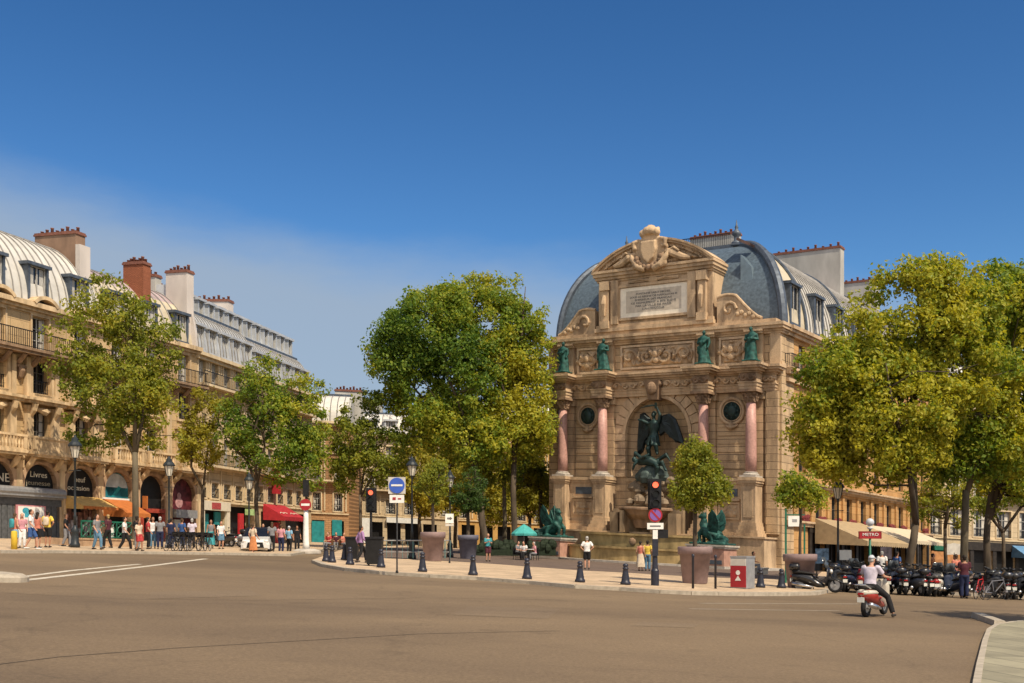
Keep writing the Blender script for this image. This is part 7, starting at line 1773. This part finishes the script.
for i, (px, py, sh, lb) in enumerate(((329,551.5,'red','person in red seated before the teal shutters, left one'), (336,551,'maroon','person in dark red seated before the teal shutters, middle one'), (343,551.5,'coral','person in coral seated before the teal shutters, right one'))):
    x_, y_ = at(px, py, KH); y_ += 4; x_ = (px-512)*y_/F
    make_person(lb, x_, y_, R(40*i-30), 1.7, shirt=sh, bottom='trousers', bcol='grey', base=KH, J=SIT(.47))
    r = thing('cafe_chair', 'small chair under the %s person before the teal shutters' % ['left','middle','right'][i], 'chair', (x_, y_, G(x_)+KH), 'cafe chairs', R(40*i-30))
    b = MB(); b.box(-.2,.2,-.2,.2,.33,.37); link('seat', b.mesh('seat', M['wood']), r); b = MB(); b.box(-.2,.2,.19,.22,.37,.82); link('backrest', b.mesh('backrest', M['wood']), r)
    for sx in (-1,1):
        for sy in (-1,1): b = MB(); b.box(sx*.18-.015,sx*.18+.015,sy*.18-.015,sy*.18+.015,0,.33); link('leg', b.mesh('leg', M['iron']), r)
who(361, 562.8, 1.72, 120, 'man in violet shirt and dark trousers walking left of the black bin', shirt='violet', sleeve='long', bottom='trousers', bcol='black', stride=.36, hair='dark', skin='tan')
who(488, 561.5, 1.65, 20, 'woman in teal top and dark shorts right of the blue grey planter', shirt='teal', bottom='shorts', bcol='maroon', skin='light', hair='blond', J=PHONE, female=True)
for i, (px, sh, bc, rz, lb) in enumerate(((517,'grey','black',60,'person in grey seated at the left of the teal parasol table'), (524,'white','black',-20,'person in white seated under the middle of the teal parasol'), (535,'pink','grey',-70,'person in pink seated at the right of the teal parasol'))):
    Y_ = 73.5+.6*i; x_ = onpx(px, Y_)
    make_person(lb, x_, Y_, R(rz), 1.7, shirt=sh, bottom='trousers', bcol=bc, base=KH, J=SIT(.47), hair=['dark','brown','grey'][i])
    r = thing('cafe_chair', 'dark chair under the %s person at the teal parasol' % ['left','middle','right'][i], 'chair', (x_, Y_, G(x_)+KH), 'cafe chairs', R(rz))
    b = MB(); b.box(-.2,.2,-.2,.2,.33,.37); link('seat', b.mesh('seat', M['iron']), r); b = MB(); b.box(-.2,.2,.19,.22,.37,.82); link('backrest', b.mesh('backrest', M['iron']), r)
    for sx in (-1,1):
        for sy in (-1,1): b = MB(); b.box(sx*.18-.015,sx*.18+.015,sy*.18-.015,sy*.18+.015,0,.33); link('leg', b.mesh('leg', M['iron']), r)
who(587, 569.5, 1.74, 180, 'heavy white haired man in white shirt and black shorts watching the fountain', shirt='white', bottom='shorts', bcol='black', hair='grey', J=HIPS, skin='light')
who(640.5, 571, 1.62, 150, 'woman in red top and long cream skirt beside the person in yellow', shirt='coral', sleeve='none', bottom='skirt', bcol='cream', hair='dark', female=True)
who(647.5, 571, 1.68, 170, 'person in yellow t-shirt and jeans left of the traffic light pole', shirt='yellow', bottom='trousers', bcol='denim', hair='dark', skin='tan')
x_, y_ = onY(752, 64); make_person('person in dark top seated on the step behind the red bin', x_, y_, R(60), 1.7, shirt='black', bottom='trousers', bcol='grey', base=KH+.05, J=SIT(.5), skin='tan')
b = MB(flat_at(x_, y_, KH)); b.box(-.9,.9,-.16,.4,0,.32); b.box(-.95,.95,-.2,.44,.32,.4)
solo(b, 'stone_bench', M['greystone'], 'low stone bench under the seated person behind the red bin', 'bench', (x_, y_, G(x_)+KH))
x_, y_ = onY(964.5, 45.2); make_person('man in maroon top and dark jeans standing among the parked motorbikes', x_, y_, R(170), 1.78, shirt='maroon', bottom='trousers', bcol='navy', base=.004, skin='tan', J=PHONE)
for i, (px, Y_, sh, lb) in enumerate(((956, 52, 'coral', 'person in coral top behind the motorbikes, left of the man in maroon'), (882, 55, 'white', 'person in pale top behind the head of the scooter rider'), (897, 56, 'blue', 'person in blue jacket behind the row of motorbikes under the cream awning'), (933, 60, 'orange', 'person in orange at the wooden shopfront'))):
    x_, y_ = onY(px, Y_); make_person(lb, x_, y_, R(200-40*i), 1.7, shirt=sh, bottom='trousers', bcol='navy', base=KH, skin=['tan','light'][i % 2], hair=['brown','grey','dark','dark'][i])
# the rider waiting on his red scooter
sx_, sy_ = at(878, 617, .0)
vs = motor_scooter('motor_scooter', 'vespared', 0, False, False); place(vs, sx_, sy_+.25, R(-38), .004, 'red and cream motor scooter with a waiting rider on the open road')
b = MB(); b.loft([[(w_*math.cos(A), y, z+.085*math.sin(A)) for A in [2*PI*i/10 for i in range(10)]] for y, w_, z in ((-1.03,.06,.68),(-.96,.15,.67),(-.6,.215,.665),(-.2,.22,.65),(0,.18,.6))]); link('cream_panel', b.mesh('cream_panel', M['bikecream'], (0,0,0), True), vs)
b = MB(); b.tube([(-.2,-.85,.78),(-.14,-1.08,.88),(.14,-1.08,.88),(.2,-.85,.78)], .018, 5); link('grab_rail', b.mesh('grab_rail', M['chrome']), vs)
for ch in vs.children:
    if ch.name.startswith('front_shield'): ch.data.materials[0] = M['bikecream']
RJ = dict(pel=(0,0,.80), hipL=(.1,-.03,.80), hipR=(-.1,-.03,.80), nk=(.0,-.10,1.34), head=(0,-.16,1.50), shL=(.19,-.08,1.30), shR=(-.19,-.08,1.30), elL=(.27,-.22,1.06), wrL=(.30,-.50,1.03), elR=(-.30,-.22,1.06), wrR=(-.32,-.52,1.03),
          kneeL=(.22,-.42,.62), ankL=(.20,-.40,.19), kneeR=(-.36,-.32,.52), ankR=(-.52,-.28,.085))
c, s_ = math.cos(R(-38)), math.sin(R(-38))
ox, oy = sx_ + (0*c + .38*s_), sy_+.25 + (0*s_ - .38*c)
make_person('man in lilac shirt, black trousers and pale cap waiting astride the red scooter', ox, oy, R(180-38), 1.76, shirt='lilac', sleeve='short', bottom='trousers', bcol='black', skin='light', hair='cap', base=.004, J=RJ, vox=.012, headturn=R(-15))
